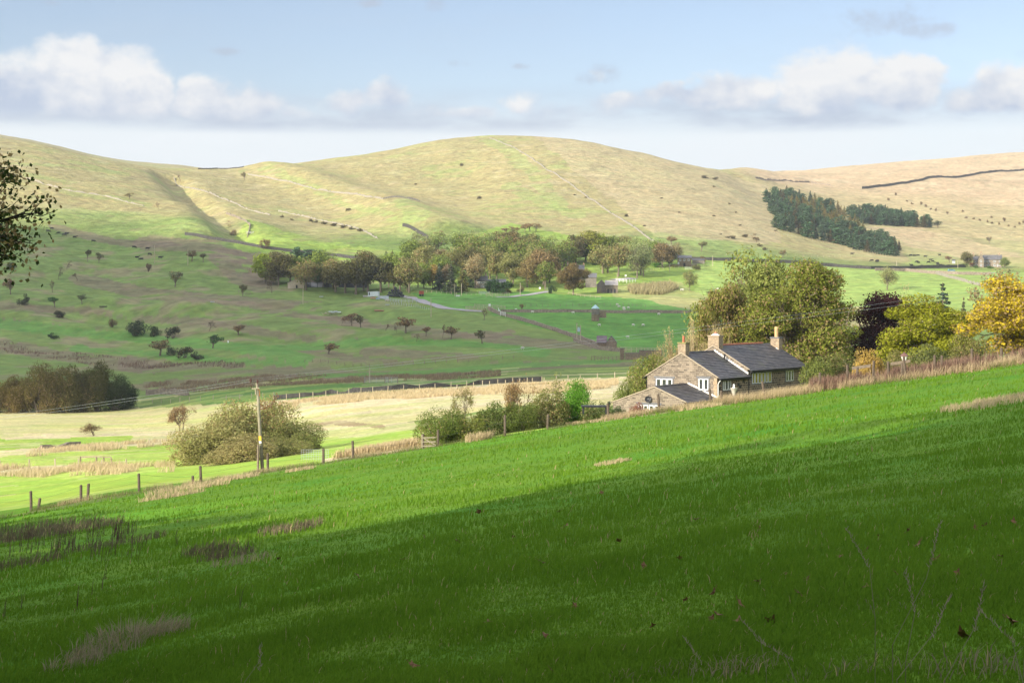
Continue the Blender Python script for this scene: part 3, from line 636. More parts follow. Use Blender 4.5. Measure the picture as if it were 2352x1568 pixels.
many(V2, .26857, [
 ('beech', 0, 345, 600, 382, 290, YGRN, .1, 'wide yellow-green tree at the left end of the farm grove'),
 ('oak', 1, 400, 606, 470, 200, OLIVE, .35, 'low olive-brown tree in front of the yellow-green tree'),
 ('oak', 2, 560, 600, 395, 260, OLIVE, .2, 'olive tree with dark underside right of the yellow-green tree'),
 ('pine', 0, 625, 540, 325, 130, BLUE, 0, 'dark blue-green pine rising highest at the left of the grove'),
 ('pine', 1, 720, 560, 350, 190, BLUE, 0, 'dark blue-green pine in the middle of the three grove pines'),
 ('pine', 2, 805, 570, 352, 150, (.07, .10, .045), 0, 'dark green pine at the right of the three grove pines'),
 ('stem', 0, 690, 668, 445, 220, BRWN, .5, 'brown layered tree standing in front of the low sheds'),
 ('oak', 0, 790, 640, 450, 150, GRN, .1, 'dark green tree right of the brown layered tree'),
 ('beech', 1, 925, 660, 430, 200, BRWN, .5, 'rusty brown tree behind the dark beeches of the grove'),
 ('stem', 1, 945, 684, 480, 200, DARKB, .1, 'leaning dark olive tree over the long farm shed'),
 ('stem', 2, 1030, 690, 455, 230, DARKB, .15, 'dark olive tree, second from the left of the grove front row'),
 ('stem', 3, 1120, 700, 422, 260, DARKB, .1, 'tallest dark olive tree above the cattle yard'),
 ('stem', 0, 1220, 690, 425, 230, (.07, .07, .03), .1, 'dark rounded tree behind the white container'),
 ('stem', 1, 1330, 690, 430, 230, (.07, .065, .03), .15, 'dark brown-black tree right of the white container'),
 ('beech', 2, 1400, 640, 440, 150, OLIVE, .4, 'olive-brown tree behind the dark trees of the grove'),
 ('stem', 2, 1495, 688, 480, 190, DARKB, .15, 'dark tree with forked trunks beside the bale heap'),
 ('stem', 3, 1575, 690, 425, 210, BRWN, .35, 'brown tree with lit crown at the right end of the grove'),
 ('larch', 0, 1378, 440, 345, 70, BLUE, 0, 'small grey-green spire tree above the grove by the wall'),
 ('larch', 1, 1430, 440, 340, 75, LARCH, 0, 'small golden larch above the grove by the wall'),
 ('pale', 1, 1340, 460, 365, 110, PALE, .1, 'pale grey-green sapling left of the golden larch'),
 ('pale', 0, 1650, 430, 195, 220, (.17, .16, .08), .1, 'tall grey-olive tree standing at the upper left of the village'),
 ('oak', 1, 1710, 470, 275, 170, BRWN, .35, 'brown dense tree in front of the tall grey-olive tree'),
 ('oak', 2, 1840, 470, 335, 170, PINK, .4, 'pinkish brown round tree below the spur wall'),
 ('oak', 0, 1700, 650, 465, 150, OLIVE, .15, 'olive tree at the left end of the roadside row'),
 ('beech', 0, 1775, 655, 470, 110, (.22, .15, .03), .6, 'orange-topped tree in the roadside row'),
 ('spruce', 0, 1832, 668, 470, 120, (.10, .135, .085), 0, 'pale blue-grey spruce, leftmost of the roadside spruces'),
 ('spruce', 1, 1930, 692, 475, 130, (.11, .13, .08), 0, 'grey-green spruce in the middle of the roadside row'),
 ('larch', 2, 2030, 688, 465, 125, LARCH, 0, 'golden larch at the right end of the roadside row'),
 ('stem', 1, 1885, 655, 470, 110, GREYB, .4, 'grey-brown tree between the two roadside spruces'),
 ('pine', 0, 2090, 645, 500, 90, (.05, .07, .03), 0, 'dark evergreen left of the cottage with white windows'),
 ('stem', 3, 2140, 650, 390, 170, PINK, .5, 'tall pinkish half-bare tree with pale trunk by the cottage'),
 ('bush', 0, 2290, 690, 575, 150, (.04, .09, .03), 0, 'dark green round bush right of the cottage garden'),
], 'broadleaf_tree', 'tree', G1)
many(V3, .26857, [
 ('pale', 0, 90, 400, 178, 180, PALE, 0, 'pale green feathery tree highest on the village left'),
 ('pale', 1, 195, 430, 195, 170, (.17, .18, .07), .1, 'pale olive tree right of the feathery one'),
 ('oak', 1, 235, 420, 285, 150, OLIVE, .1, 'small olive tree below the two pale feathery trees'),
 ('beech', 1, 400, 400, 288, 170, BRWN, .4, 'flat-topped brown tree in the middle of the village left side'),
 ('oak', 2, 490, 405, 188, 260, (.13, .105, .045), .3, 'big brown-olive tree crowning the village left side'),
 ('oak', 0, 330, 520, 345, 130, (.07, .15, .04), 0, 'fresh green tree above the cottage roof'),
 ('stem', 0, 215, 640, 392, 140, PINK, .4, 'brown tree with straight trunk left of the cottage roof'),
 ('beech', 2, 400, 570, 358, 170, BRWN, .35, 'brown cone-shaped tree right of the fresh green tree'),
 ('oak', 1, 520, 600, 410, 140, BRWN, .35, 'small brown tree behind the village road'),
 ('oak', 2, 690, 330, 203, 160, (.07, .12, .035), 0, 'dark green tree at the back edge by the hill'),
 ('thorn', 1, 805, 330, 250, 100, (.07, .11, .035), 0, 'small dark spreading tree at the foot of the hill pasture'),
 ('pale', 0, 690, 450, 280, 200, PALE, .05, 'light olive dome of a tree in the village middle'),
 ('oak', 0, 800, 620, 352, 260, (.17, .115, .055), .35, 'broad brown tree, largest in the village middle'),
 ('oak', 1, 660, 640, 420, 180, (.18, .13, .055), .3, 'brown tree left of the broad village tree'),
 ('stem', 2, 815, 655, 450, 170, OLIVE, .3, 'olive tree with clear trunk beside the village gate'),
 ('pale', 1, 905, 440, 290, 190, (.17, .18, .065), .1, 'light green-olive tree behind the farmhouse'),
 ('oak', 2, 1055, 440, 300, 150, GREYB, .4, 'grey-brown clumpy tree behind the farmhouse roof'),
 ('near_map', 1, 1055, 705, 470, 290, (.165, .125, .045), .35, 'broad brown oak standing alone before the farm buildings'),
 ('beech', 0, 1210, 420, 188, 290, (.17, .16, .035), .15, 'large yellow-green beech behind the farm'),
 ('oak', 1, 1330, 400, 228, 150, (.10, .10, .04), .2, 'dark olive tree right of the large beech'),
 ('oak', 0, 1480, 340, 218, 130, GREYB, .3, 'grey-brown domed tree below the long hill wall'),
 ('stem', 1, 1350, 520, 340, 180, BRWN, .45, 'tan-brown tree left of the pair behind the barn'),
 ('stem', 2, 1440, 550, 308, 190, BRWN, .45, 'tan-brown tree right of the pair behind the barn'),
 ('pale', 0, 1600, 562, 300, 200, (.15, .155, .075), .05, 'grey-green willow with forked dark trunk by the lane'),
 ('pale', 1, 1655, 545, 285, 190, (.19, .19, .10), .05, 'pale grey willow with thick trunk by the lane'),
 ('oak', 2, 1815, 470, 285, 190, (.15, .105, .055), .3, 'brown clumpy tree left of the far cottage'),
 ('oak', 0, 1880, 465, 330, 110, (.06, .055, .03), .1, 'dark tree touching the left of the far cottage'),
 ('oak', 1, 1930, 400, 280, 110, PINK, .35, 'pinkish brown round tree above the far cottage'),
 ('pale', 0, 1600, 330, 225, 90, PALE, 0, 'faint pale green sapling beside the long hill wall'),
 ('pale', 1, 2050, 672, 508, 110, (.18, .17, .07), .1, 'thin airy tree alone in the bright pasture'),
], 'broadleaf_tree', 'tree', G1)
# further trees that close the village into one wooded band
FT = [(948, 622, 62, 60, OLIVE, 'oak'), (975, 640, 66, 62, BRWN, 'beech'), (1002, 600, 58, 60, PALE, 'pale'), (1018, 655, 60, 58, OLIVE, 'oak'), (1040, 632, 56, 54, BRWN, 'oak'), (1068, 600, 54, 56, OLIVE, 'beech'),
      (1078, 640, 62, 54, DARKB, 'oak'), (1100, 612, 60, 60, OLIVE, 'oak'), (1128, 595, 56, 64, PALE, 'pale'), (1125, 640, 66, 58, BRWN, 'beech'), (1150, 618, 64, 62, OLIVE, 'oak'), (1172, 592, 52, 60, DARKB, 'beech'),
      (1178, 652, 62, 56, BRWN, 'oak'), (1200, 628, 66, 64, OLIVE, 'beech'), (1212, 600, 56, 62, BRWN, 'oak'), (1232, 648, 70, 62, BRWN, 'oak'), (1246, 618, 62, 60, OLIVE, 'pale'), (1262, 650, 66, 56, DARKB, 'oak'),
      (1276, 600, 54, 60, PALE, 'pale'), (1296, 612, 52, 56, OLIVE, 'oak'), (1322, 605, 56, 56, DARKB, 'beech'), (1345, 600, 50, 54, OLIVE, 'oak'), (1372, 603, 58, 60, YGRN, 'beech'), (1400, 600, 50, 56, OLIVE, 'oak'),
      (1428, 598, 48, 54, BRWN, 'oak'), (1452, 606, 52, 56, PALE, 'pale'), (1490, 598, 44, 48, PALE, 'pale'), (1515, 610, 50, 50, OLIVE, 'oak'), (1385, 628, 58, 56, BRWN, 'oak'), (1472, 632, 66, 58, PALE, 'pale'),
      (905, 668, 74, 60, OLIVE, 'beech'), (935, 668, 66, 54, DARKB, 'oak'), (640, 655, 68, 60, DARKB, 'oak'), (742, 660, 74, 66, OLIVE, 'oak'), (835, 668, 80, 70, DARKB, 'beech'), (960, 660, 50, 44, YGRN, 'oak')]
WH = ['at the left foot of the spur wall', 'behind the orange-topped roadside tree', 'above the roadside row, left part', 'between the two blue-grey spruces', 'behind the golden larch', 'on the lawn edge near the white glasshouse',
      'just left of the cottage', 'above the cottage roof, left', 'high on the village left side', 'right of the cottage gable', 'above the cottage roof, right', 'under the big brown-olive crown',
      'above the dark hedge, left', 'above the dark hedge, right', 'right of the big brown-olive crown', 'behind the pale dry bush', 'in the village middle, behind the broad brown tree', 'left of the farmhouse gable, low',
      'left of the farmhouse gable, high', 'behind the farmhouse chimney', 'behind the long farm roof', 'left foot of the large yellow-green beech', 'beside the trunk of the large beech', 'right foot of the large beech',
      'above the wooden barn, right', 'behind the grey-green willow', 'left of the long wall end', 'left of the far cottage trees', 'directly behind the wooden barn roof', 'behind the thick-trunked lane willow',
      'at the right end of the farm grove', 'between grove and roadside row', 'second crown of the grove from the left, behind', 'behind the cream shed gable', 'behind the white container, high', 'in front of the roadside row, left end']
NMC = {id(OLIVE): 'olive', id(BRWN): 'tan-brown', id(PALE): 'pale green', id(DARKB): 'dark olive', id(YGRN): 'yellow-green'}
for k, ((px, py, h_, w_, c_, kd), wh_) in enumerate(zip(FT, WH)):
    plant(kd, k % 3, px, py, py-h_, w_, c_, 'broadleaf_tree', f'{NMC[id(c_)]} tree {wh_}', 'tree', G1, brown=[.1, .3, .2][k % 3])
for k, (x, zb, zt, wz, where) in enumerate([(400, 188, 160, 50, 'lowest and leftmost of the thorn row'), (480, 185, 135, 80, 'second from the left in the thorn row'), (530, 180, 118, 60, 'third from the left in the thorn row'),
      (572, 176, 128, 50, 'thin one in the middle of the thorn row'), (640, 168, 103, 75, 'fifth in the thorn row'), (684, 165, 93, 75, 'tall one near the right of the thorn row'), (735, 160, 90, 80, 'rightmost of the thorn row')]):
    p_ = V3(x, zb); plant('thorn', k % 4, p_[0], p_[1], V3(x, zt)[1], wz*.26857, (.15, .10, .06), 'hawthorn', 'brown hawthorn on the hill pasture, '+where, 'tree', 'hawthorns in a row above the village', brown=.4)
many(V3, .26857, [
 ('bush', 1, 380, 690, 590, 170, (.04, .095, .03), 0, 'dark green hedge bush, left one beside the cottage'),
 ('bush', 2, 480, 692, 588, 170, (.045, .09, .03), 0, 'dark green hedge bush, right one along the lane'),
 ('bush', 3, 605, 680, 628, 75, (.26, .22, .12), .2, 'pale dry bush by the lane entrance'),
 ('bush', 0, 870, 692, 620, 90, (.045, .085, .03), 0, 'dark green bush left of the broad brown oak'),
 ('bush', 1, 500, 690, 655, 60, (.15, .10, .06), .3, 'low brown bush before the dark hedge'),
 ('bush', 2, 1772, 472, 432, 100, (.10, .23, .03), 0, 'bright green bush below the brown clumpy tree'),
 ('bush', 3, 1250, 450, 385, 110, (.05, .11, .03), 0, 'dark green bush under the large beech'),
 ('bush', 0, 2110, 492, 445, 90, (.16, .16, .06), .1, 'olive bush right of the far cottage gate'),
 ('bush', 1, 2160, 430, 372, 60, (.14, .11, .05), .3, 'small brown bush by the far cottage wall'),
 ('bush', 2, 2245, 712, 670, 110, (.17, .17, .07), .1, 'low olive bush in the bright pasture'),
 ('bush', 3, 1920, 470, 440, 80, (.20, .20, .07), .1, 'light olive garden bush left of the far cottage door'),
 ('bush', 0, 2010, 440, 385, 60, (.16, .11, .05), .2, 'brown climber bush against the far cottage'),
], 'shrub', 'bush', 'bushes of the village')
many(V3, .26857, [
 ('thorn', 0, 1895, 277, 205, 95, (.15, .10, .06), .4, 'brown hawthorn alone on the slope above the far cottage'),
 ('thorn', 1, 2150, 332, 250, 80, (.14, .13, .06), .2, 'olive hawthorn alone with a long shadow on the slope'),
 ('thorn', 2, 615, 843, 782, 42, (.13, .07, .045), .4, 'small reddish bush-tree beside the reservoir wall'),
 ('barethorn', 1, 290, 925, 820, 110, (.12, .09, .05), .3, 'wind-bent bare tree over a log by the reservoir wall'),
 ('thorn', 3, 275, 1122, 1008, 120, (.09, .085, .05), .2, 'dark hawthorn right of the brown rushes'),
 ('thorn', 0, 10, 1085, 975, 110, (.10, .07, .05), .35, 'dark reddish hawthorn, right end of the hedgerow remnant'),
 ], 'hawthorn', 'tree', 'lone hawthorns on the slopes')
many(V2, .26857, [
 ('rust', 0, 345, 318, 233, 115, (.20, .10, .07), .5, 'reddish hawthorn overhanging the long dark wall'),
 ('barethorn', 0, 400, 690, 540, 120, (.16, .13, .09), .2, 'bare pale-stemmed tree in front of the grove'),
 ('thorn', 1, 152, 712, 618, 70, (.10, .10, .05), .2, 'small dark tree left of the grove on the shaded slope'),
 ('thorn', 2, 1083, 970, 862, 125, (.11, .05, .045), .4, 'dark red hawthorn, leftmost dense one of the hedgerow remnant'),
 ('thorn', 3, 1160, 985, 878, 110, (.08, .075, .04), .2, 'dark olive hawthorn right of the dark red one'),
 ('barethorn', 1, 1000, 965, 895, 65, (.12, .08, .06), .3, 'thin bare hawthorn left of the dark red one'),
 ('barethorn', 2, 1375, 1015, 955, 75, (.11, .08, .06), .3, 'small windswept hawthorn in the middle of the hedgerow remnant'),
 ('barethorn', 0, 1468, 1030, 945, 60, (.11, .08, .06), .2, 'bare forked hawthorn stems beside the large red hawthorn'),
 ('thorn', 0, 1545, 1035, 898, 150, (.12, .06, .05), .45, 'large dull red hawthorn in the hedgerow remnant'),
 ('thorn', 1, 1720, 1060, 982, 80, (.11, .06, .05), .4, 'small reddish hawthorn right of the large red hawthorn'),
 ('barethorn', 1, 1640, 1108, 1038, 90, (.13, .12, .06), .2, 'low open hawthorn standing below the hedgerow remnant'),
 ('barethorn', 2, 1860, 1080, 955, 70, (.11, .08, .06), .3, 'tall narrow bare hawthorn in the hedgerow remnant'),
 ('thorn', 2, 110, 1048, 968, 92, (.14, .07, .05), .4, 'reddish hawthorn alone on the shaded pasture'),
 ('thorn', 3, 885, 1210, 1118, 160, (.10, .06, .05), .4, 'wide dark red hawthorn low on the shaded slope'),
 ('thorn', 0, 1840, 245, 160, 80, (.17, .14, .08), .3, 'grey-brown hawthorn above the village by the spur wall'),
 ], 'hawthorn', 'tree', 'lone hawthorns on the slopes')
many(V5, .2746, [
 ('thorn', 1, 730, 1040, 938, 55, (.08, .085, .05), .2, 'narrow dark tree, left one of two on the upper shaded slope'),
 ('thorn', 2, 828, 1050, 965, 70, (.08, .08, .05), .2, 'round dark tree, right one of two on the upper shaded slope'),
 ('barethorn', 0, 490, 1192, 1085, 70, (.09, .09, .06), .2, 'grey bare tree on the left hummocks'),
 ('thorn', 3, 88, 1315, 1185, 110, (.13, .06, .05), .4, 'reddish tree near the left edge of the shaded slope'),
 ('barethorn', 1, 440, 1300, 1190, 80, (.10, .08, .06), .3, 'thin grey tree below the hummocks'),
 ('thorn', 0, 685, 1392, 1310, 72, (.09, .10, .05), .1, 'grey-green tree at the foot of the hummocks'),
 ('thorn', 1, 458, 1422, 1335, 88, (.05, .10, .035), 0, 'dark green holly-like tree on the lower left slope'),
 ('thorn', 2, 1465, 1250, 1118, 115, (.10, .10, .055), .2, 'spreading grey-green tree on top of the small mound'),
 ('thorn', 3, 2030, 1328, 1230, 70, (.09, .09, .05), .2, 'grey tree near the brown bank left of the grove'),
 ('barethorn', 2, 645, 1208, 1140, 85, (.10, .08, .06), .3, 'low bushy thorn on the hummock side'),
 ('barethorn', 0, 560, 1110, 1030, 85, (.10, .07, .06), .3, 'dull brown thorn on the upper left slope'),
 ('thorn', 0, 1605, 1037, 945, 95, (.08, .06, .04), .3, 'dark brown thorn behind the right one of two poles'),
 ('thorn', 1, 1700, 1048, 975, 65, (.09, .08, .05), .2, 'small grey thorn right of the two poles'),
 ('bush', 2, 1240, 1130, 1060, 60, (.17, .13, .09), .3, 'pale brown bush left of the small mound'),
 ('thorn', 2, 1085, 518, 465, 72, (.14, .12, .06), .3, 'brown hawthorn with a long shadow on the left hill'),
 ('barethorn', 1, 1328, 602, 540, 78, (.17, .12, .07), .4, 'bare brown hawthorn on the left hill pasture'),
 ('barethorn', 2, 1508, 372, 313, 50, (.17, .10, .06), .4, 'small reddish thorn beside the gully head'),
 ('thorn', 3, 2045, 358, 290, 50, (.13, .12, .06), .3, 'small grey thorn on the saddle by the skyline wall'),
 ('barethorn', 0, 1915, 775, 700, 65, (.22, .11, .07), .4, 'small reddish thorn at the corner of two walls'),
 ('bush', 1, 1950, 820, 770, 60, (.20, .16, .11), .3, 'pale bush below the corner of two walls'),
 ('bush', 3, 200, 1405, 1310, 110, (.08, .095, .05), 0, 'round grey-green bush on the lower left slope'),
 ('bush', 0, 92, 1110, 1045, 100, (.08, .085, .05), .1, 'low dark bush near the left edge under the branch'),
 ('bush', 1, 490, 1508, 1450, 90, (.075, .08, .045), .1, 'low dark bush on the rushy bank at left'),
 ], 'hawthorn', 'tree', 'lone hawthorns on the slopes')
many(V6, .3174, [
 ('bush', 0, 985, 168, 55, 170, (.055, .08, .04), .05, 'large dark willow bush on the lower slope'),
 ('bush', 1, 1110, 172, 95, 115, (.06, .085, .04), .05, 'smaller dark bush joined to the large dark one'),
 ('bush', 2, 1255, 185, 103, 112, (.07, .085, .045), .1, 'grey-green bush right of the dark pair'),
 ('bush', 3, 385, 190, 145, 95, (.05, .095, .035), 0, 'small dark bush alone in the shaded left pasture'),
 ('thorn', 3, 1540, 258, 160, 125, (.04, .08, .03), 0, 'dark green tree beside the white drum'),
 ('thorn', 0, 1158, 312, 198, 160, (.11, .085, .05), .3, 'flat-topped spreading thorn above the dark bushes'),
 ('bush', 1, 1240, 315, 250, 80, (.07, .09, .05), .1, 'small grey bush under the flat-topped thorn'),
 ('bush', 2, 1340, 330, 252, 130, (.08, .085, .045), .15, 'dark bush, left one of the bushes right of the thorn'),
 ('bush', 3, 1425, 340, 282, 110, (.06, .075, .04), .1, 'dark bush, right one of the bushes right of the thorn'),
 ('barethorn', 1, 1518, 137, 62, 90, (.08, .08, .05), .2, 'grey twiggy thorn on the middle pasture'),
 ('thorn', 1, 1725, 165, 95, 85, (.11, .08, .055), .35, 'small brown thorn on the middle pasture'),
 ('bush', 0, 815, 112, 50, 70, (.16, .13, .08), .3, 'pale brown bush left of the large dark willow'),
 ('bush', 2, 425, 38, -5, 90, (.08, .085, .05), .1, 'low dark bush on the rushy bank above the pasture'),
 ('rust', 1, 1310, 862, 668, 210, (.17, .095, .05), .5, 'rusty hawthorn alone in the sunlit pale field'),
 ('rust', 2, 672, 893, 800, 175, (.20, .15, .07), .3, 'low spiky bush alone in the sunlit field at left'),
 ('bush', 1, 945, 678, 645, 55, (.09, .17, .04), 0, 'small light green bush at the foot of the dark copse'),
 ], 'hawthorn', 'tree', 'lone hawthorns on the slopes')
# the dark autumn copse at the left edge
many(V6, .3174, [
 ('bigbush', 0, -60, 722, 540, 300, (.15, .125, .03), .3, 'orange-olive tree cut by the left edge of the copse'),
 ('bigbush', 1, 110, 724, 470, 300, (.155, .125, .03), .3, 'orange-olive tree, second from the left in the copse'),
 ('bigbush', 2, 290, 724, 380, 320, (.14, .12, .032), .25, 'tall orange-brown tree in the left half of the copse'),
 ('bigbush', 3, 470, 722, 392, 300, (.125, .115, .033), .22, 'olive-brown tree in the middle of the copse'),
 ('bigbush', 0, 600, 720, 430, 240, (.105, .10, .03), .2, 'lower olive tree right of the copse middle'),
 ('bigbush', 1, 705, 716, 368, 250, (.10, .10, .028), .15, 'tallest dark green-brown tree of the copse'),
 ('bigbush', 2, 830, 708, 450, 230, (.055, .08, .028), .05, 'dark green tree right of the tallest copse tree'),
 ('bigbush', 3, 915, 696, 525, 180, (.04, .065, .025), 0, 'very dark low tree at the right end of the copse'),
 ('bush', 1, 390, 718, 590, 220, (.13, .10, .035), .3, 'low brown undergrowth bush along the copse front'),
 ('bush', 2, 180, 720, 590, 240, (.15, .11, .035), .3, 'low orange undergrowth bush at the copse left'),
 ], 'broadleaf_tree', 'tree', 'trees of the dark copse')
# right-hand farmhouse trees
many(V8, .14552, [
 ('oak', 0, 1455, 460, 252, 190, (.11, .10, .04), .25, 'dark olive tree left of the far farmhouse'),
 ('oak', 1, 1620, 400, 290, 150, (.07, .07, .035), .2, 'dark tree behind the far farmhouse chimney'),
 ('oak', 2, 1755, 385, 288, 140, (.16, .13, .06), .3, 'olive tree behind the far farmhouse roof'),
 ('pale', 0, 1890, 385, 292, 130, PINK, .3, 'pinkish tree behind the far farmhouse roof'),
 ('beech', 1, 2045, 480, 335, 130, (.14, .16, .05), .1, 'green tree touching the right gable of the farmhouse'),
 ('thorn', 1, 1175, 400, 308, 105, (.13, .07, .05), .4, 'red-brown round thorn left of the farmhouse'),
 ('thorn', 2, 1803, 95, 0, 90, (.11, .09, .055), .3, 'small grey thorn alone on the moor slope'),
 ('pale', 1, 1400, 470, 410, 140, (.14, .16, .06), .1, 'low green garden tree below the dark olive tree'),
 ('pale', 1, 190, 828, 500, 300, (.20, .19, .085), .05, 'light olive round tree standing alone in the green field'),
 ], 'broadleaf_tree', 'tree', 'trees around the far farmhouse')
many(V4, .29198, [
 ('thorn', 3, 1675, 515, 460, 90, (.09, .10, .06), .1, 'round dark tree at the right tip of the plantation'),
 ('barethorn', 0, 250, 630, 560, 85, (.15, .11, .07), .4, 'brown thorn on the slope left of the plantation'),
 ('thorn', 0, 455, 755, 690, 66, (.12, .10, .055), .3, 'brown thorn behind the tall ash tree top'),
 ], 'hawthorn', 'tree', 'lone hawthorns on the slopes')
# conifer plantation, two blocks
def fill(polys, n, seed):
    rg = random.Random(seed); xs = [p[0] for p in polys]; ys = [p[1] for p in polys]; out = []; tr = 0
    while len(out) < n and tr < 60000:
        tr += 1; x = rg.uniform(min(xs), max(xs)); y = rg.uniform(min(ys), max(ys))
        if not bool(inpoly(np.array([x]), np.array([y]), polys)[0]): continue
        if any(((x-a)/19)**2+((y-b)/11)**2 < 1 for a, b in out): continue
        out.append((x, y))
    return out
rg = random.Random(9); rows = []
edge = [(400, 510), (460, 535), (525, 552), (590, 568), (650, 590), (715, 605), (775, 618), (830, 628), (885, 640), (945, 655), (1005, 672), (1060, 690), (1120, 705), (1175, 715), (1235, 725), (1295, 732), (1350, 738)]
rows += [(x, y, 120 if x > 450 else 105) for x, y in edge]
rows += [(x, y, 95) for x, y in fill([(300, 290), (420, 265), (620, 300), (800, 340), (930, 410), (1120, 560), (1390, 690), (1385, 725), (1230, 715), (900, 630), (600, 555), (400, 500), (385, 430)], 215, 3)]
rows2 = [(x, y, 95) for x, y in [(1150, 488), (1210, 493), (1270, 496), (1330, 500), (1390, 504), (1450, 508), (1510, 510), (1565, 513), (1610, 514)]]
rows2 += [(x, y, 90) for x, y in fill([(960, 430), (1000, 400), (1300, 420), (1590, 490), (1600, 505), (1150, 485), (1060, 480)], 58, 5)]
for blk, (R_, wh) in enumerate(((rows, 'larger lower block'), (rows2, 'smaller right block'))):
    for (x, y, hpx) in R_:
        px, py = V4(x, y); g_ = gp(px, py, 900); m_ = rg.random(); mid = blk == 0 and 330 < y < 600 and abs((y-300)-(x-500)*.42) < 75
        if mid and m_ < .7: kind, col, nm = 'larch', (.20+.06*rg.random(), .20, .06), 'yellowing larch'
        elif m_ < .15: kind, col, nm = 'spruce', (.13, .115, .05), 'brownish spruce'
        elif m_ < .45: kind, col, nm = 'spruce', (.075, .125, .075), 'dark spruce'
        else: kind, col, nm = 'pine', (.095, .155+.03*rg.random(), .085), 'blue-green pine'
        hh = hpx*.29198/F*g_.y*rg.uniform(.8, 1.1); i_ = rg.randrange(3)
        crown, tr_ = proto((kind, i_))
        zn = (['upper left', 'middle', 'lower right'][0 if px < 1830 else 1 if px < 1960 else 2] if blk == 0 else ['left', 'right'][px > 2050]); rw = 'front row' if (x, y, hpx) in R_[:17 if blk == 0 else 9] else 'inner part'
        e = empty('conifer', g_, rg.random()*6.28, f'{nm} in the {zn} {rw} of the plantation\'s {wh}', 'tree', f'{nm} trees, {zn} {rw} of the {wh} of the plantation')
        w_ = hh*rg.uniform(1.35, 1.7); e.scale = (w_, w_, hh)
        link('crown', crown, e).color = (*col, 0); link('trunk', tr_, e)
# saplings and gorse patches on the moor and hill
rg = random.Random(12)
for k, (x, y) in enumerate([(1285, 300), (1345, 262), (1430, 312), (1470, 330), (1545, 335), (1580, 352), (1620, 375), (1870, 390), (1898, 440), (1955, 448), (2003, 462), (2065, 478), (2100, 480), (2158, 492), (2195, 465), (2230, 505), (2280, 515), (2318, 490), (2345, 485), (2095, 437), (1750, 405), (1660, 385)]):
    p_ = V4(x, y); plant('bush', k % 4, p_[0], p_[1], p_[1]-rg.uniform(4, 9), rg.uniform(5, 9), (.17, .12, .075), 'sapling', 'small brown sapling in the straggling line across the moor slope', 'sapling', 'saplings across the moor slope', brown=.3)
for k, (x, y, w_) in enumerate([(1060, 382, 14), (1100, 457, 16), (955, 425, 10), (1320, 450, 12), (1345, 455, 10), (1440, 498, 16), (1520, 457, 10), (1560, 490, 10), (1480, 520, 12), (1640, 498, 12), (1700, 520, 10), (1655, 540, 10),
      (1680, 548, 34), (1712, 545, 24), (1736, 552, 22), (1745, 566, 20), (1756, 575, 18), (1800, 530, 10), (1782, 532, 12), (725, 512, 22), (745, 516, 26), (768, 520, 28), (788, 524, 26), (808, 528, 24), (826, 532, 20), (715, 510, 14),
      (800, 486, 18), (648, 500, 14), (670, 506, 12), (1675, 470, 10), (1690, 490, 9), (1820, 512, 8), (1840, 518, 8), (1620, 410, 26), (1644, 414, 18), (1640, 430, 12)]):
    plant('bush', k % 4, x, y, y-(3.5 if w_ < 14 else 7), w_*.8, (.10, .095, .05), 'gorse_bush', 'low dark gorse bush '+(GZ := ['in the dense strip on the spur', 'scattered on the left part of the main hill', 'scattered on the right flank of the main hill', 'in the thicket below the right flank'][0 if x < 900 and y > 500 else 1 if x < 1400 else 3 if y > 535 else 2]), 'bush', 'gorse bushes '+GZ, brown=.2)
# ---------------------------------------------------------------- stone, slate, glass
def stone_mat(name, c1, c2, mortar, row=.19, wid=.46, msz=.016, dirt=.5):
    m = bpy.data.materials.new(name); m.use_nodes = True; t = NT(m.node_tree); b = m.node_tree.nodes['Principled BSDF']
    p = t.n('ShaderNodeTexCoord').outputs['Object']; s = t.n('ShaderNodeSeparateXYZ', i_0=p)
    q = t.n('ShaderNodeCombineXYZ', i_0=t.m('ADD', s.outputs[0], s.outputs[1]), i_1=s.outputs[2]).outputs[0]
    wv = t.noise(p, 2.2, 3, .5); q = t.n('ShaderNodeVectorMath', operation='ADD', i_0=q, i_1=t.n('ShaderNodeCombineXYZ', i_0=t.m('MULTIPLY', wv, .05), i_1=t.m('MULTIPLY', wv, .05)).outputs[0]).outputs[0]
    br = t.n('ShaderNodeTexBrick', offset=.5, squash=1.4, squash_frequency=3)
    t.l(q, br.inputs[0]); br.inputs['Color1'].default_value = (*c1, 1); br.inputs['Color2'].default_value = (*c2, 1); br.inputs['Mortar'].default_value = (*mortar, 1)
    br.inputs['Scale'].default_value = 1; br.inputs['Mortar Size'].default_value = msz; br.inputs['Brick Width'].default_value = wid; br.inputs['Row Height'].default_value = row; br.inputs['Bias'].default_value = -.1
    k = t.ramp(t.noise(p, 1.1, 5, .7), .3, .7, 1-dirt*.5, 1+dirt*.4, 'LINEAR')
    c = t.mix(1.0, br.outputs[0], t.n('ShaderNodeCombineXYZ', i_0=k, i_1=k, i_2=k).outputs[0], 'MULTIPLY')
    t.l(c, b.inputs['Base Color']); b.inputs['Roughness'].default_value = .9; b.inputs['Specular IOR Level'].default_value = .2
    bp_ = t.n('ShaderNodeBump', i_Height=t.m('SUBTRACT', 1.0, br.outputs[1])); bp_.inputs['Distance'].default_value = .015; t.l(bp_.outputs[0], b.inputs['Normal'])
    return m
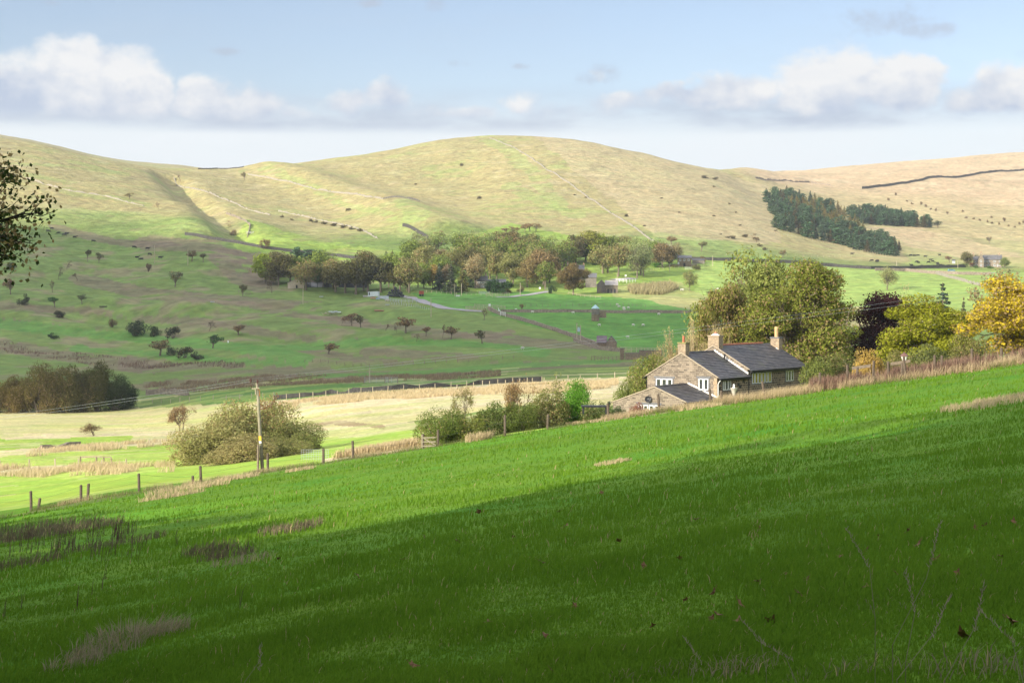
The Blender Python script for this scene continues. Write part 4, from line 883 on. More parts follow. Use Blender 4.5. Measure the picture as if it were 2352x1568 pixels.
def slate_mat(name, col, col2):
    m = bpy.data.materials.new(name); m.use_nodes = True; t = NT(m.node_tree); b = m.node_tree.nodes['Principled BSDF']
    p = t.n('ShaderNodeTexCoord').outputs['Object']; s = t.n('ShaderNodeSeparateXYZ', i_0=p)
    q = t.n('ShaderNodeCombineXYZ', i_0=s.outputs[0], i_1=s.outputs[1]).outputs[0]
    br = t.n('ShaderNodeTexBrick', offset=.5); t.l(q, br.inputs[0]); br.inputs['Color1'].default_value = (*col, 1); br.inputs['Color2'].default_value = (*col2, 1)
    br.inputs['Mortar'].default_value = (.03, .03, .03, 1); br.inputs['Scale'].default_value = 1; br.inputs['Mortar Size'].default_value = .008; br.inputs['Brick Width'].default_value = .5; br.inputs['Row Height'].default_value = .26
    k = t.ramp(t.noise(p, .9, 5, .7), .3, .7, .7, 1.35, 'LINEAR')
    c = t.mix(1.0, br.outputs[0], t.n('ShaderNodeCombineXYZ', i_0=k, i_1=k, i_2=k).outputs[0], 'MULTIPLY')
    c = t.mix(t.ramp(t.noise(p, .6, 4, .6), .52, .7, 0, .5), c, (.10, .105, .06))
    t.l(c, b.inputs['Base Color']); b.inputs['Roughness'].default_value = .55; b.inputs['Specular IOR Level'].default_value = .5
    return m
M_stone = stone_mat('sandstone_courses', (.275, .222, .165), (.105, .085, .067), (.35, .295, .225), msz=.02)
M_side = stone_mat('black_shaded_side_stone', (.22, .165, .115), (.05, .042, .038), (.42, .34, .24), .24, .5, .03)  # side wall: some black stones, but mostly its shade put into the colour
M_stone2 = stone_mat('dark_sandstone', (.24, .175, .12), (.12, .09, .065), (.40, .32, .22), .17, .4, .02)
M_stack = stone_mat('chimney_stone', (.36, .27, .18), (.22, .165, .12), (.5, .40, .28), .16, .35)
M_greystone = stone_mat('grey_stone', (.23, .20, .165), (.13, .115, .10), (.27, .24, .20), .35, .8, .03)
M_slate = slate_mat('stone_slates', (.105, .095, .095), (.045, .045, .052)); M_slate2 = slate_mat('grey_slates', (.16, .15, .15), (.10, .10, .105))
M_verge = mat('verge_mortar', (.40, .33, .24), .9, 3, .2); M_lead = mat('pale_flashing', (.78, .77, .74), .6, 5, .15); M_white = mat('white_paint', (.82, .82, .80), .45, 4, .06)
M_lintel = mat('painted_stone', (.155, .155, .16), .8, 5, .2); M_gut = mat('black_gutter', (.012, .012, .014), .4); M_terra = mat('terracotta', (.42, .16, .09), .8, 6, .25); M_buff = mat('buff_clay', (.62, .42, .22), .8, 6, .2)
M_blackm = mat('dark_metal', (.03, .03, .035), .45); M_galv = mat('galvanised', (.42, .45, .47), .5, 5, .2, metal=.3)
M_glass = bpy.data.materials.new('window_glass'); M_glass.use_nodes = True
_b = M_glass.node_tree.nodes['Principled BSDF']; _b.inputs['Base Color'].default_value = (.03, .035, .035, 1); _b.inputs['Roughness'].default_value = .06; _b.inputs['Specular IOR Level'].default_value = .9
M_curt = mat('yellow_curtain_glass', (.30, .26, .03), .25, 6, .5, spec=.6)

# ---------------------------------------------------------------- the stone house
HA = math.radians(36); A_ = Vector((math.sin(HA), math.cos(HA), 0)); B_ = Vector((math.cos(HA), -math.sin(HA), 0))
REF = Vector((20.94, 166.0, -12.6))
house = empty('stone_house', REF, math.pi/2-HA, 'rambling sandstone farmhouse with three stepped dark slate roofs and three chimneys behind the fence', 'house')
def hp(zx, zy, plane, c):
    """detail-picture point -> house-local point on the plane x=c or y=c"""
    px, py = V1(zx, zy); D = Vector(((px-CX)/F, 1, (HOR-py)/F))
    if plane == 'x': t = (REF.dot(A_)+c)/D.dot(A_)
    else: t = (REF.dot(-B_)+c)/D.dot(-B_)
    q = D*t-REF; return Vector((q.dot(A_), q.dot(-B_), q.z))
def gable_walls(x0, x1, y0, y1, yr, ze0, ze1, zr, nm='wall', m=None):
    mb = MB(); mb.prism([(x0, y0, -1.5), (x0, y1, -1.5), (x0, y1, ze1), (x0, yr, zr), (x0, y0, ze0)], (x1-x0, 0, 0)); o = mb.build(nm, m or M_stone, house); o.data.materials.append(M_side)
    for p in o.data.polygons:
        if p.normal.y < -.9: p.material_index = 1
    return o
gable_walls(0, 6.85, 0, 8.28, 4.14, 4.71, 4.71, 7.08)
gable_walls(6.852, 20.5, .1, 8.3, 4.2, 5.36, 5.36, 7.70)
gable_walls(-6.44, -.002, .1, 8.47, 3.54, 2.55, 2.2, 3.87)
def roof(x0, x1, y0, z0, y1, z1, nm='roof', m=None, th=.07, step=.30, parent=None):
    """one slope laid in overlapping courses from eave (y0,z0) to ridge (y1,z1)"""
    mb = MB(); L = math.hypot(y1-y0, z1-z0); n = max(3, int(L/step)); uy, uz = (y1-y0)/L, (z1-z0)/L; ny, nz = (-uz, uy) if y1 > y0 else (uz, -uy)
    rg_ = random.Random(int(x0*10)+n)
    for i in range(n):
        a, b = L*i/n-.03, L*(i+1)/n+.03; lift0 = th+.035; lift1 = th
        k = max(2, int((x1-x0)/1.6)); xs = [x0+(x1-x0)*j/k for j in range(k+1)]
        for j in range(k):
            e = rg_.uniform(-.008, .008)
            P_ = [(xs[j], y0+uy*a+ny*(lift0+e), z0+uz*a+nz*(lift0+e)), (xs[j+1], y0+uy*a+ny*(lift0+e), z0+uz*a+nz*(lift0+e)), (xs[j+1], y0+uy*b+ny*lift1, z0+uz*b+nz*lift1), (xs[j], y0+uy*b+ny*lift1, z0+uz*b+nz*lift1)]
            Q_ = [(p[0], p[1]-ny*.05, p[2]-nz*.05) for p in P_]
            mb.add(P_+Q_, [(0, 1, 2, 3), (7, 6, 5, 4), (0, 4, 5, 1), (1, 5, 6, 2), (2, 6, 7, 3), (3, 7, 4, 0)])
    return mb.build(nm, m or M_slate, parent or house)
RM = roof(.02, 6.84, -.30, 4.54, 4.14, 7.08); roof(.02, 6.84, 8.58, 4.54, 4.14, 7.08)
RR = roof(6.87, 20.65, -.25, 5.14, 4.2, 7.70); roof(6.87, 20.65, 8.65, 5.14, 4.2, 7.70)
RE = roof(-6.42, -.01, -.20, 2.42, 3.54, 3.87); roof(-6.42, -.01, 8.75, 2.11, 3.54, 3.87)
def strip(pts, w_, h_, name, m, x, n=(1, 0, 0)):
    mb = MB()
    for (a, b) in zip(pts[:-1], pts[1:]):
        mb.prism([(x, a[0], a[1]), (x, b[0], b[1]), (x, b[0], b[1]+h_), (x, a[0], a[1]+h_)], (w_, 0, 0))
    return mb.build(name, m, house)
strip([(-.18, 4.66), (4.14, 7.13), (8.46, 4.66)], .14, .10, 'verge', M_verge, -.06)
strip([(-.14, 5.26), (4.2, 7.74), (8.5, 5.26)], .14, .10, 'verge', M_verge, 6.80)
strip([(-.10, 2.50), (3.54, 3.91), (8.65, 2.18)], .14, .09, 'verge', M_verge, -6.50)
def steps(x, y0, z0, y1, z1, n, d=.035):
    mb = MB()
    for i in range(n):
        a = y0+(y1-y0)*i/n; b = y0+(y1-y0)*(i+1)/n; z = z0+(z1-z0)*i/n; zt = z0+(z1-z0)*(i+1)/n+.16
        mb.prism([(x-d, a, z+.05), (x-d, b, z+.05+(z1-z0)/n), (x-d, b, zt), (x-d, a, zt)], (d-.004, 0, 0))
    return mb.build('flashing', M_lead, house)
steps(0, -.1, 2.55, 3.4, 3.95, 13); steps(6.85, .0, 4.75, 4.1, 7.17, 17)
def ridge(x0, x1, y, z, m, parent, step=.45, r=.11):
    mb = MB(); n = int((x1-x0)/step)
    for i in range(n):
        a = x0+(x1-x0)*i/n; b = x0+(x1-x0)*(i+1)/n-.03
        mb.tube([(a, y, z), (b, y, z)], [r*1.1, r], 8)
    return mb.build('ridge_tiles', m, parent)
ridge(7.6, 18.2, 4.2, 7.80, M_terra, RR); ridge(.5, 6.8, 4.14, 7.17, M_slate, RM); ridge(-6.4, -.05, 3.54, 3.96, M_slate, RE)
def gutter(x0, x1, y, z):
    mb = MB(); mb.box(((x0+x1)/2, y, z), (x1-x0, .13, .12)); mb.box(((x0+x1)/2, y+.14, z-.08), (x1-x0-.1, .12, .2)); mb.build('gutter', M_gut, house)
gutter(.05, 6.83, -.38, 4.50); gutter(6.9, 20.6, -.33, 5.08); gutter(-6.4, -.02, -.28, 2.38)
mb = MB(); mb.box((.06, 8.66, 4.48), (.5, .14, .14)); mb.tube([(.12, 8.6, 4.4), (.12, 8.42, 4.1), (.12, 8.36, 0)], .05, 8); mb.build('gutter', M_gut, house)
mb = MB(); mb.tube([(.10, -.36, 4.42), (.10, -.16, 4.2), (.10, -.09, 4.0), (.10, -.09, -1)], .045, 8); mb.build('downpipe', M_white, house)
mb = MB(); mb.tube([(7.0, -.31, 5.0), (7.0, -.1, 4.85), (7.0, .02, 4.7), (7.0, .02, -1)], .045, 8); mb.build('downpipe', M_gut, house)
# quoins at the near corner
mb = MB()
for i in range(14): mb.box((.0+(.22 if i % 2 else .16)-.02, (.16 if i % 2 else .22)-.02, .2+i*.33), (.46 if i % 2 else .34, .34 if i % 2 else .46, .30))
mb.build('quoins', mat('quoin_stone', (.38, .28, .18), .9, 2.5, .35), house)
def chimney(x, y, z0, z1, wx, wy, parent, pot, ptall, pm, capm=None, ribs=0, flaunch=False):
    mb = MB(); mb.box((x, y, (z0+z1)/2), (wx, wy, z1-z0)); c = mb.build('chimney', M_stack, parent)
    mb = MB(); mb.box((x, y, z1+.05), (wx+.12, wy+.12, .13)); mb.build('cap', capm or M_lintel, c)
    mb = MB(); zz = z1+.11; pr = [(pot*1.15, 0), (pot*1.15, .05), (pot, .10)]
    if ribs:
        for k in range(ribs): q = .12+(ptall-.2)*k/ribs; pr += [(pot, q), (pot*1.25, q+.02), (pot*1.25, q+(ptall-.2)/ribs*.5), (pot, q+(ptall-.2)/ribs*.55)]
    pr += [(pot*.98, ptall-.1), (pot*1.1, ptall-.06), (pot*.9, ptall), (pot*.7, ptall-.02)]
    mb.lathe(pr, (x, y, zz), 12); mb.build('chimney_pot', pm, c, smooth=False)
    mb = MB()
    if flaunch: mb.lathe([(wx*.55, 0), (pot*1.2, .2)], (x, y, zz), 10); mb.build('flaunching', M_lead, c)
    return c
chimney(.42, 4.14, 6.0, 8.15, .80, .90, RM, .13, .66, M_terra, mat('mossy_cap', (.23, .21, .08), .9, 6, .4), 4)
chimney(7.35, 4.2, 6.5, 8.75, .95, 1.30, RR, .15, .35, M_terra, M_stack, 0, True)
chimney(20.0, 3.35, 5.6, 8.35, .85, 1.05, RR, .19, 1.15, M_buff, None, 7)
mb = MB()
for i in range(5): mb.box((20.0, 2.72+.0-.13+.26*i*.5, 6.62+.14*i), (.9, .16, .16))
mb.build('flashing', M_lead, house)
mb = MB(); mb.prism([(6.855, 4.9, 7.0), (6.855, 5.05, 7.4), (6.855, 4.9, 7.55)], (.3, 0, 0))
def window(plane, c, lights, zt, zb, glass=None, sur=None, lint=None, fw=.085):
    """lights: list of (left x, right x) in detail-picture columns on one wall plane; each light is a white casement"""
    o = -1  # outwards along -x or -y
    def bx_(mb, a0, a1, z0, z1, d0, d1):
        if plane == 'x': mb.box(((c-(d0+d1)/2), (a0+a1)/2, (z0+z1)/2), (d1-d0, abs(a1-a0), z1-z0))
        else: mb.box(((a0+a1)/2, (c-(d0+d1)/2), (z0+z1)/2), (abs(a1-a0), d1-d0, z1-z0))
    ax = 1 if plane == 'x' else 0; Ls = []
    for (l, r_) in lights:
        a = hp(l, (zt+zb)/2, plane, c)[ax]; b = hp(r_, (zt+zb)/2, plane, c)[ax]; Ls.append((min(a, b), max(a, b)))
    m0 = (lights[0][0]+lights[-1][1])/2; z1 = hp(m0, zt, plane, c).z; z0 = hp(m0, zb, plane, c).z
    lo = min(l[0] for l in Ls); hi = max(l[1] for l in Ls)
    mb = MB(); bx_(mb, lo-.12, hi+.12, z0-.10, z1+.06, -.01, .035)
    s_ = mb.build('window_surround', M_lintel, house)
    mb = MB(); bx_(mb, lo-.28, hi+.28, z1+.061, z1+.24, -.01, .05); mb.build('lintel', M_lintel, s_)
    for (a, b) in Ls:
        mb = MB(); bx_(mb, a, b, z1-fw, z1, .036, .075); bx_(mb, a, b, z0, z0+fw, .036, .075); bx_(mb, a, a+fw, z0+fw, z1-fw, .036, .075); bx_(mb, b-fw, b, z0+fw, z1-fw, .036, .075)
        f_ = mb.build('window', M_white, house)
        mb = MB(); bx_(mb, a+fw, b-fw, z0+fw, z1-fw, .037, .048); mb.build('pane', glass or M_glass, f_)
window('x', 0, [(590, 641), (648, 701), (707, 758)], 690, 778)
window('x', 0, [(1035, 1081), (1088, 1134)], 690, 808)
window('x', -6.44, [(402, 443), (458, 505), (515, 564), (573, 618)], 965, 1045)
window('y', 0, [(1283, 1301), (1306, 1333), (1340, 1363)], 703, 808, fw=.07)
window('y', .1, [(1588, 1609), (1617, 1644)], 629, 740, M_curt, fw=.07); window('y', .1, [(1651, 1679), (1688, 1715)], 627, 736, M_curt, fw=.07); window('y', .1, [(1727, 1749), (1757, 1786)], 617, 726, M_curt, fw=.07)
window('y', .1, [(1940, 1963), (1965, 1992), (1994, 2019)], 603, 712, fw=.06)
mb = MB(); q = hp(1303, 455, 'x', 6.85); mb.box((6.85-.03, q.y, q.z), (.05, .22, .5)); mb.build('vent_slot', M_gut, house)
# dark stones of the side wall
mb = MB(); rg = random.Random(3)
for (zx, zy) in [(1447, 750), (1465, 775), (1250, 735), (1252, 790), (1500, 712), (1345, 860), (1420, 820)]:
    q = hp(zx, zy, 'y', 0); mb.box((q.x, -.012, q.z), (rg.uniform(.4, .6), .03, rg.uniform(.25, .34)))
mb.build('dark_stones', M_blackm, house)
# wooden lean-to behind the left corner, small pale shed roof at the right end
mb = MB(); mb.prism([(1.5, 8.3, -1), (1.5, 10.6, -1), (1.5, 10.6, 1.6), (1.5, 8.3, 2.9)], (4, 0, 0)); lt = mb.build('rear_lean_to', M_stone2, house)
roof(1.4, 5.6, 10.8, 1.5, 8.3, 2.95, 'lean_to_roof', M_slate, parent=lt)
d = hp(513, 905, 'x', -6.44); dish = empty('satellite_dish', house.matrix_world @ Vector((0, 0, 0)), 0, 'round dark satellite dish on the low sandstone gable', 'satellite dish')
bpy.context.view_layer.update(); hm = Matrix.Translation(REF) @ Matrix.Rotation(math.pi/2-HA, 4, 'Z')
dish.matrix_world = hm @ Matrix.Translation((-6.62, d.y, d.z)) @ Matrix.Rotation(math.radians(-78), 4, 'Y') @ Matrix.Rotation(.5, 4, 'X')
mb = MB(); mb.lathe([(.0, -.04), (.12, -.035), (.24, -.01), (.31, .03), (.33, .035), (.30, .0), (.02, -.06)], (0, 0, .12), 20); mb.build('reflector', M_blackm, dish, smooth=True)
mb = MB(); mb.tube([(.0, -.3, .12), (.02, -.1, .32), (0, 0, .42)], .012, 5); mb.box((0, 0, .43), (.06, .06, .10)); mb.build('receiver_arm', M_galv, dish)
mb = MB(); mb.tube([(0, 0, .08), (0, 0, -.02), (.0, .1, -.14)], .02, 6); mb.build('bracket', M_blackm, dish)
# pale shed roof right of the house
q = hm @ Vector((21.6, 1.2, 3.0)); e = empty('garden_shed', P3(1862, 905, 184), .4, 'low pale grey shed roof at the right end of the house', 'shed'); e.location.z = -10.3
mb = MB(); mb.box((0, 0, .65), (2.6, 2.0, 2.1)); mb.build('walls', M_wood, e); mb = MB(); mb.prism([(-1.5, -1.3, 1.55), (1.5, -1.3, 1.35), (1.5, 1.3, 2.25), (-1.5, 1.3, 2.35)], (0, 0, .08)); mb.build('roof', mat('felt', (.38, .38, .36), .8, 3, .2), e)
# planter and lantern
g_ = hm @ Vector((1.6, -1.1, 0)); e = empty('garden_urn', (g_.x, g_.y, P3(1665.6, 912, 164).z), 0, 'pale stone urn on a pillar by the shaded house window', 'urn')
mb = MB(); mb.box((0, 0, -.6), (.35, .35, 1.2)); mb.build('pillar', M_greystone, e)
mb = MB(); mb.lathe([(.16, 0), (.12, .08), (.2, .3), (.36, .75), (.4, .8), (.33, .8), (.1, .5)], (0, 0, .0), 12); mb.build('bowl', mat('pale_stone', (.5, .47, .40), .85, 5, .2), e, smooth=True)
mb = MB(); mb.lathe([(.1, .72), (.14, .85), (.08, 1.0), (.12, 1.08), (.03, 1.2)], (0, 0, 0), 8); mb.build('ornament', M_white, e)
def lantern(px, pyt, pyb, r, label):
    h = (pyb-pyt)/F*r; p = P3(px, pyb, r); e = empty('garden_lantern', p, 0, label, 'lamp')
    mb = MB(); mb.tube([(0, 0, -2.2), (0, 0, 0)], .06, 8); mb.build('post', M_white, e)
    mb = MB(); mb.lathe([(.12, 0), (.26, h*.55)], (0, 0, 0), 6); mb.build('glass_body', M_lead, e)
    mb = MB(); mb.lathe([(.36, h*.55), (.30, h*.68), (.12, h*.85), (.05, h*.88), (.06, h)], (0, 0, 0), 6); mb.build('cap', mat('copper_brown', (.16, .085, .07), .5), e)
lantern(2077, 808, 830, 132, 'white glass lantern with brown cap above the dock weeds')
e = empty('coach_lamp', hm @ Vector((-6.5, 8.9, 2.0)), 0, 'small black coach lamp at the left eave of the low gable', 'lamp')
mb = MB(); mb.lathe([(.04, -.25), (.13, -.2), (.16, .15), (.2, .17), (.03, .32)], (0, 0, 0), 6); mb.build('lamp_body', M_blackm, e)
mb = MB(); mb.tube([(0, 0, .3), (.1, -.2, .35), (.25, -.5, .25)], .02, 5); mb.build('bracket', M_blackm, e)

# ---------------------------------------------------------------- trees and shrubs around the house (real places, 150-200 m away)
GH = 'trees around the stone house'
def near(kind, i, px, pyt, wpx, r, col, name, label, cat='tree', brown=0., depth=1., sink=.3):
    return plant(kind, i, px, None, pyt, wpx, col, name, label, cat, None, r=r, brown=brown, depth=depth, sink=sink)
near('near_syc', 0, 1845, 601, 275, 196, (.20, .225, .035), 'sycamore_tree', 'huge dense autumn sycamore rising behind the house roof', brown=.20)
near('near_ash', 1, 1728, 578, 260, 212, (.25, .28, .07), 'ash_tree', 'pale green airy ash with visible limbs left of the big sycamore', brown=.12)
near('near_map', 3, 1668, 655, 140, 200, (.21, .21, .045), 'sycamore_tree', 'rust-green tree behind the tall chimney, below the ash', brown=.28)
near('near_map', 0, 2035, 672, 225, 205, (.060, .022, .022), 'copper_beech', 'dark purple copper beech between the sycamore and the yellow maple', brown=.03)
near('near_map', 2, 2125, 676, 235, 178, (.28, .29, .022), 'maple_tree', 'yellow-green round maple in the garden right of the copper beech', brown=.12)
near('near_spr', 0, 2165, 655, 110, 190, (.075, .12, .085), 'spruce_tree', 'blue-green spruce top with brown cones above the yellow maple', brown=.12)
near('near_spr', 1, 2214, 688, 42, 188, (.10, .12, .07), 'spruce_tree', 'thin sparse spire between the maple and the orange tree', brown=.2)
near('near_map', 1, 2325, 632, 275, 172, (.50, .38, .028), 'beech_tree', 'bright orange-yellow beech at the right edge', brown=.22)
near('thin', 0, 2300, 615, 170, 230, (.22, .19, .10), 'bare_tree', 'grey half-bare tree behind the top of the orange beech', brown=.3)
near('thin', 1, 2090, 655, 110, 225, (.40, .36, .18), 'birch_tree', 'pale straw-coloured bare birch behind the copper beech', brown=.1)
near('twig', 0, 1598, 728, 140, 186, (.48, .40, .17), 'pollard_willow', 'cluster of upright straw-coloured bare stems behind the left chimney', brown=.05)
near('twig', 1, 1550, 750, 110, 184, (.46, .38, .16), 'pollard_willow', 'lower straw-coloured bare stems left of the upright cluster', brown=.05)
near('twig', 2, 1640, 738, 110, 190, (.46, .38, .16), 'pollard_willow', 'straw-coloured bare stems between the two left chimneys', brown=.05)
near('bigbush', 0, 1488, 812, 130, 181, (.20, .23, .05), 'shrub', 'tall leafy green-yellow bush beside the left house gable', 'bush', brown=.15)
near('midbush', 1, 1440, 868, 62, 176, (.20, .24, .06), 'shrub', 'lower green bush at the foot of the tall leafy bush', 'bush', brown=.1)
near('midbush', 2, 1880, 815, 90, 172, (.18, .21, .05), 'shrub', 'olive green bush just right of the house corner', 'bush', brown=.1)
near('midbush', 3, 1935, 805, 110, 176, (.13, .15, .04), 'shrub', 'wide dark olive bush below the sycamore', 'bush', brown=.2)
near('midbush', 0, 1990, 795, 80, 150, (.50, .34, .09), 'shrub', 'peach-yellow shrub behind the fence posts', 'bush', brown=.2)
near('midbush', 1, 2055, 800, 90, 155, (.20, .19, .06), 'shrub', 'olive shrub behind the garden lantern', 'bush', brown=.15)
near('midbush', 2, 2130, 785, 120, 150, (.18, .20, .06), 'shrub', 'low green shrub under the yellow maple', 'bush', brown=.1)
near('midbush', 3, 2230, 765, 110, 150, (.20, .20, .055), 'shrub', 'low yellow-green shrub under the orange beech', 'bush', brown=.2)
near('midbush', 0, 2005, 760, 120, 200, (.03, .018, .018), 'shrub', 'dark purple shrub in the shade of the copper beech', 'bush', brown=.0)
near('midbush', 1, 1470, 918, 52, 140, (.30, .11, .085), 'shrub', 'pinkish red shrub before the low sandstone gable', 'bush', brown=.25)
near('midbush', 2, 1420, 925, 50, 136, (.09, .15, .035), 'shrub', 'green shrub left of the low sandstone gable', 'bush', brown=.1)
# willow thicket and hedge bushes along the brow, left of the house
near('bigbush', 1, 490, 945, 215, 168, (.36, .33, .13), 'willow_bush', 'pale olive left flank of the large willow thicket', 'bush', brown=.15, sink=.6)
near('bigbush', 2, 585, 908, 225, 172, (.33, .33, .115), 'willow_bush', 'highest dome of the large willow thicket behind the pole', 'bush', brown=.25, sink=.6)
near('bigbush', 3, 680, 958, 140, 170, (.22, .235, .075), 'willow_bush', 'darker right flank of the large willow thicket', 'bush', brown=.15, sink=.6)
near('bigbush', 0, 550, 985, 170, 158, (.36, .31, .13), 'willow_bush', 'low front of the large willow thicket left of the pole', 'bush', brown=.15, sink=.6)
near('bigbush', 1, 655, 992, 130, 160, (.28, .28, .095), 'willow_bush', 'low front of the large willow thicket right of the pole', 'bush', brown=.15, sink=.6)
near('rust', 0, 622, 905, 80, 182, (.30, .12, .05), 'hawthorn', 'rusty orange crown showing over the willow thicket', 'bush', brown=.5)
near('bigbush', 2, 1015, 925, 130, 126, (.15, .20, .04), 'shrub', 'dense green bush at the left end of the hedge by the gateway', 'bush', brown=.12, sink=.5)
near('midbush', 3, 1068, 945, 95, 126, (.22, .24, .05), 'shrub', 'low yellowish bush right of the gateway bush', 'bush', brown=.15)
near('thin', 0, 1062, 878, 70, 150, (.22, .20, .07), 'hawthorn', 'slender open hawthorn standing over the hedge', 'tree', brown=.15)
near('midbush', 0, 1135, 915, 95, 128, (.14, .18, .045), 'shrub', 'dark green bush left of the middle hedge post', 'bush', brown=.1)
near('bigbush', 3, 1192, 912, 95, 128, (.14, .18, .04), 'shrub', 'dense green bush below the rusty hawthorn', 'bush', brown=.1, sink=.5)
near('rust', 1, 1187, 866, 75, 150, (.30, .15, .065), 'hawthorn', 'rusty brown hawthorn in the middle of the hedge', 'tree', brown=.6)
near('thin', 1, 1255, 852, 115, 132, (.25, .26, .075), 'shrub', 'airy light olive shrub with many stems in the hedge', 'bush', brown=.12)
near('midbush', 2, 1252, 900, 120, 130, (.19, .20, .06), 'shrub', 'olive foot of the airy many-stemmed shrub', 'bush', brown=.2)
near('bigbush', 0, 1316, 860, 92, 132, (.13, .30, .03), 'shrub', 'bright green leafy bush at the right end of the hedge', 'bush', brown=.02, sink=.5)
near('midbush', 3, 1362, 915, 95, 130, (.13, .17, .045), 'shrub', 'low dark green bush right of the bright green bush', 'bush', brown=.15)
# ---------------------------------------------------------------- walls, fences, gates
M_dry = mat('drystone', (.07, .066, .06), .95, 1.2, .6, .12); M_drylight = mat('pale_drystone', (.30, .27, .215), .95, 1.2, .45, .12); M_drymid = mat('brown_drystone', (.25, .205, .155), .95, 1.2, .5, .12)
def drywall(pts, h, label, m=None, th=.6, rmin=150, name='stone_wall', broken=0, world=None):
    Pn = [gp(x, y, rmin) if len((x, y)) == 2 else None for (x, y) in pts] if world is None else [Vector((x, y, 0)) for x, y in world]
    rg_ = random.Random(len(label)); S = []
    for a, b in zip(Pn[:-1], Pn[1:]):
        n = max(2, min(60, int((b-a).length/3.0)))
        for i in range(n): S.append(a.lerp(b, i/n))
    S.append(Pn[-1]); xs = np.array([p.x for p in S]); ys = np.array([p.y for p in S]); zs = H(xs, ys); mb = MB(); prev = None; ring = []
    for i, p in enumerate(S):
        t = (S[min(i+1, len(S)-1)]-S[max(i-1, 0)]); t.z = 0; t.normalize(); nrm = Vector((-t.y, t.x, 0)); hh = h*rg_.uniform(.88, 1.08)
        if broken and rg_.random() < broken: hh *= rg_.uniform(.1, .6)
        b0 = Vector((p.x, p.y, zs[i])); j = nrm*rg_.uniform(-.08, .08)
        ring.append([b0-nrm*th*.6+j-Vector((0, 0, .6)), b0-nrm*th*.38+j+Vector((0, 0, hh)), b0+nrm*th*.38+j+Vector((0, 0, hh)), b0+nrm*th*.6+j-Vector((0, 0, .6))])
    o0 = ring[0][0].copy(); vs = [tuple(q-o0) for r_ in ring for q in r_]; fs = []
    for i in range(len(ring)-1):
        for k in range(3): fs.append((i*4+k, i*4+k+1, (i+1)*4+k+1, (i+1)*4+k))
    k = (len(ring)-1)*4; fs += [(0, 1, 2, 3), (k+3, k+2, k+1, k)]
    mb.add(vs, fs); return tag(mb.build(name, m or M_dry, None, o0), label, 'wall')
W_ = [
 ([(1125, 318), (1190, 347), (1250, 387), (1330, 440), (1420, 500), (1498, 556)], 1.15, 'long pale stone wall running straight down the main hill', M_drylight, 900, .25),
 ([(1498, 556), (1520, 566), (1545, 572)], 2.0, 'tumbled end of the long hill wall', M_drylight, 900, .3),
 ([(570, 402), (640, 416), (700, 430), (800, 446), (880, 458), (965, 463)], 1.4, 'pale wall crossing the saddle below the main hill', M_drylight, 1100, .2),
 ([(455, 389), (500, 388), (560, 385)], 1.1, 'dark wall on the skyline at the saddle', M_dry, 1500, 0),
 ([(425, 541), (470, 548), (520, 556), (600, 571), (680, 580), (760, 588), (830, 594), (925, 600)], 1.9, 'long dark stone wall above the farm grove', M_dry, 700, 0),
 ([(925, 521), (965, 538), (1015, 562)], 2.2, 'dark wall at the foot of the spur', M_dry, 850, 0),
 ([(568, 545), (575, 520), (562, 508), (520, 492)], 1.5, 'ruined wall climbing the shoulder of the spur', M_drymid, 900, .3),
 ([(640, 486), (700, 498), (760, 512), (820, 525), (868, 548)], 1.2, 'broken pale wall across the spur pasture', M_drylight, 900, .5),
 ([(400, 410), (470, 440), (560, 478), (620, 495)], 1.2, 'faint broken wall beside the gully', M_drylight, 1000, .5),
 ([(60, 410), (160, 440), (240, 452), (330, 474)], 1.3, 'broken wall across the left hill', M_drylight, 1000, .5),
 ([(1565, 596), (1625, 598), (1680, 600), (1727, 602), (1811, 605), (1913, 613), (2000, 618), (2110, 617), (2218, 614)], 2.0, 'long dark roadside wall across the valley at right', M_dry, 800, 0),
 ([(2010, 622), (2080, 623), (2130, 628), (2200, 631), (2276, 632)], 1.9, 'second dark wall just below the road at right', M_drymid, 800, 0),
 ([(2145, 628), (2178, 638), (2225, 650), (2268, 661)], 1.6, 'pale stone wall dropping from the road at right', M_drylight, 700, .1),
 ([(1980, 434), (2045, 427), (2120, 415), (2200, 409), (2250, 400), (2290, 395), (2352, 393)], 3.2, 'dark wall crossing the far moor', M_dry, 1500, 0),
 ([(1735, 410), (1800, 415), (1860, 420), (1915, 428)], 2.0, 'thin dark wall on the near edge of the moor', M_drymid, 1500, .3),
 ([(1150, 717), (1200, 717.5), (1280, 718), (1360, 718.5), (1450, 719), (1540, 719.5), (1640, 720)], 1.3, 'low brown wall along the crest of the dam', M_drymid, 600, 0),
 ([(1122, 712), (1150, 724), (1200, 738), (1260, 756), (1320, 776), (1360, 790), (1400, 805)], 1.5, 'stone wall running down the left edge of the dam', M_drymid, 500, 0),
 ([(1318, 784), (1345, 793), (1375, 803), (1425, 808)], 1.4, 'second short wall below the transformer poles', M_drymid, 480, 0),
 ([(628, 918), (700, 911), (760, 905), (830, 901), (900, 896), (960, 891), (1040, 888), (1100, 883), (1160, 880), (1245, 876)], 1.1, 'dark drystone wall beside the pale sunlit field', M_dry, 230, .3),
 ([(95, 1030), (130, 1027), (182, 1022)], .55, 'short ruined wall in the bright left pasture', M_drymid, 150, .2),
 ([(1090, 600), (1140, 604)], 1.3, 'short dark wall among the village trees', M_dry, 800, 0),
 ([(1536, 613), (1580, 612), (1600, 610)], 1.2, 'garden wall in front of the far cottage', M_drymid, 800, 0),
 ([(335, 908), (365, 905), (400, 905), (432, 908)], 1.6, 'arched brown wall of the small bridge by the copse', M_drymid, 380, 0),
]
for (pts, h, lab, m_, rm, brk) in W_: drywall(pts, h, lab, m_, rmin=rm, broken=brk)
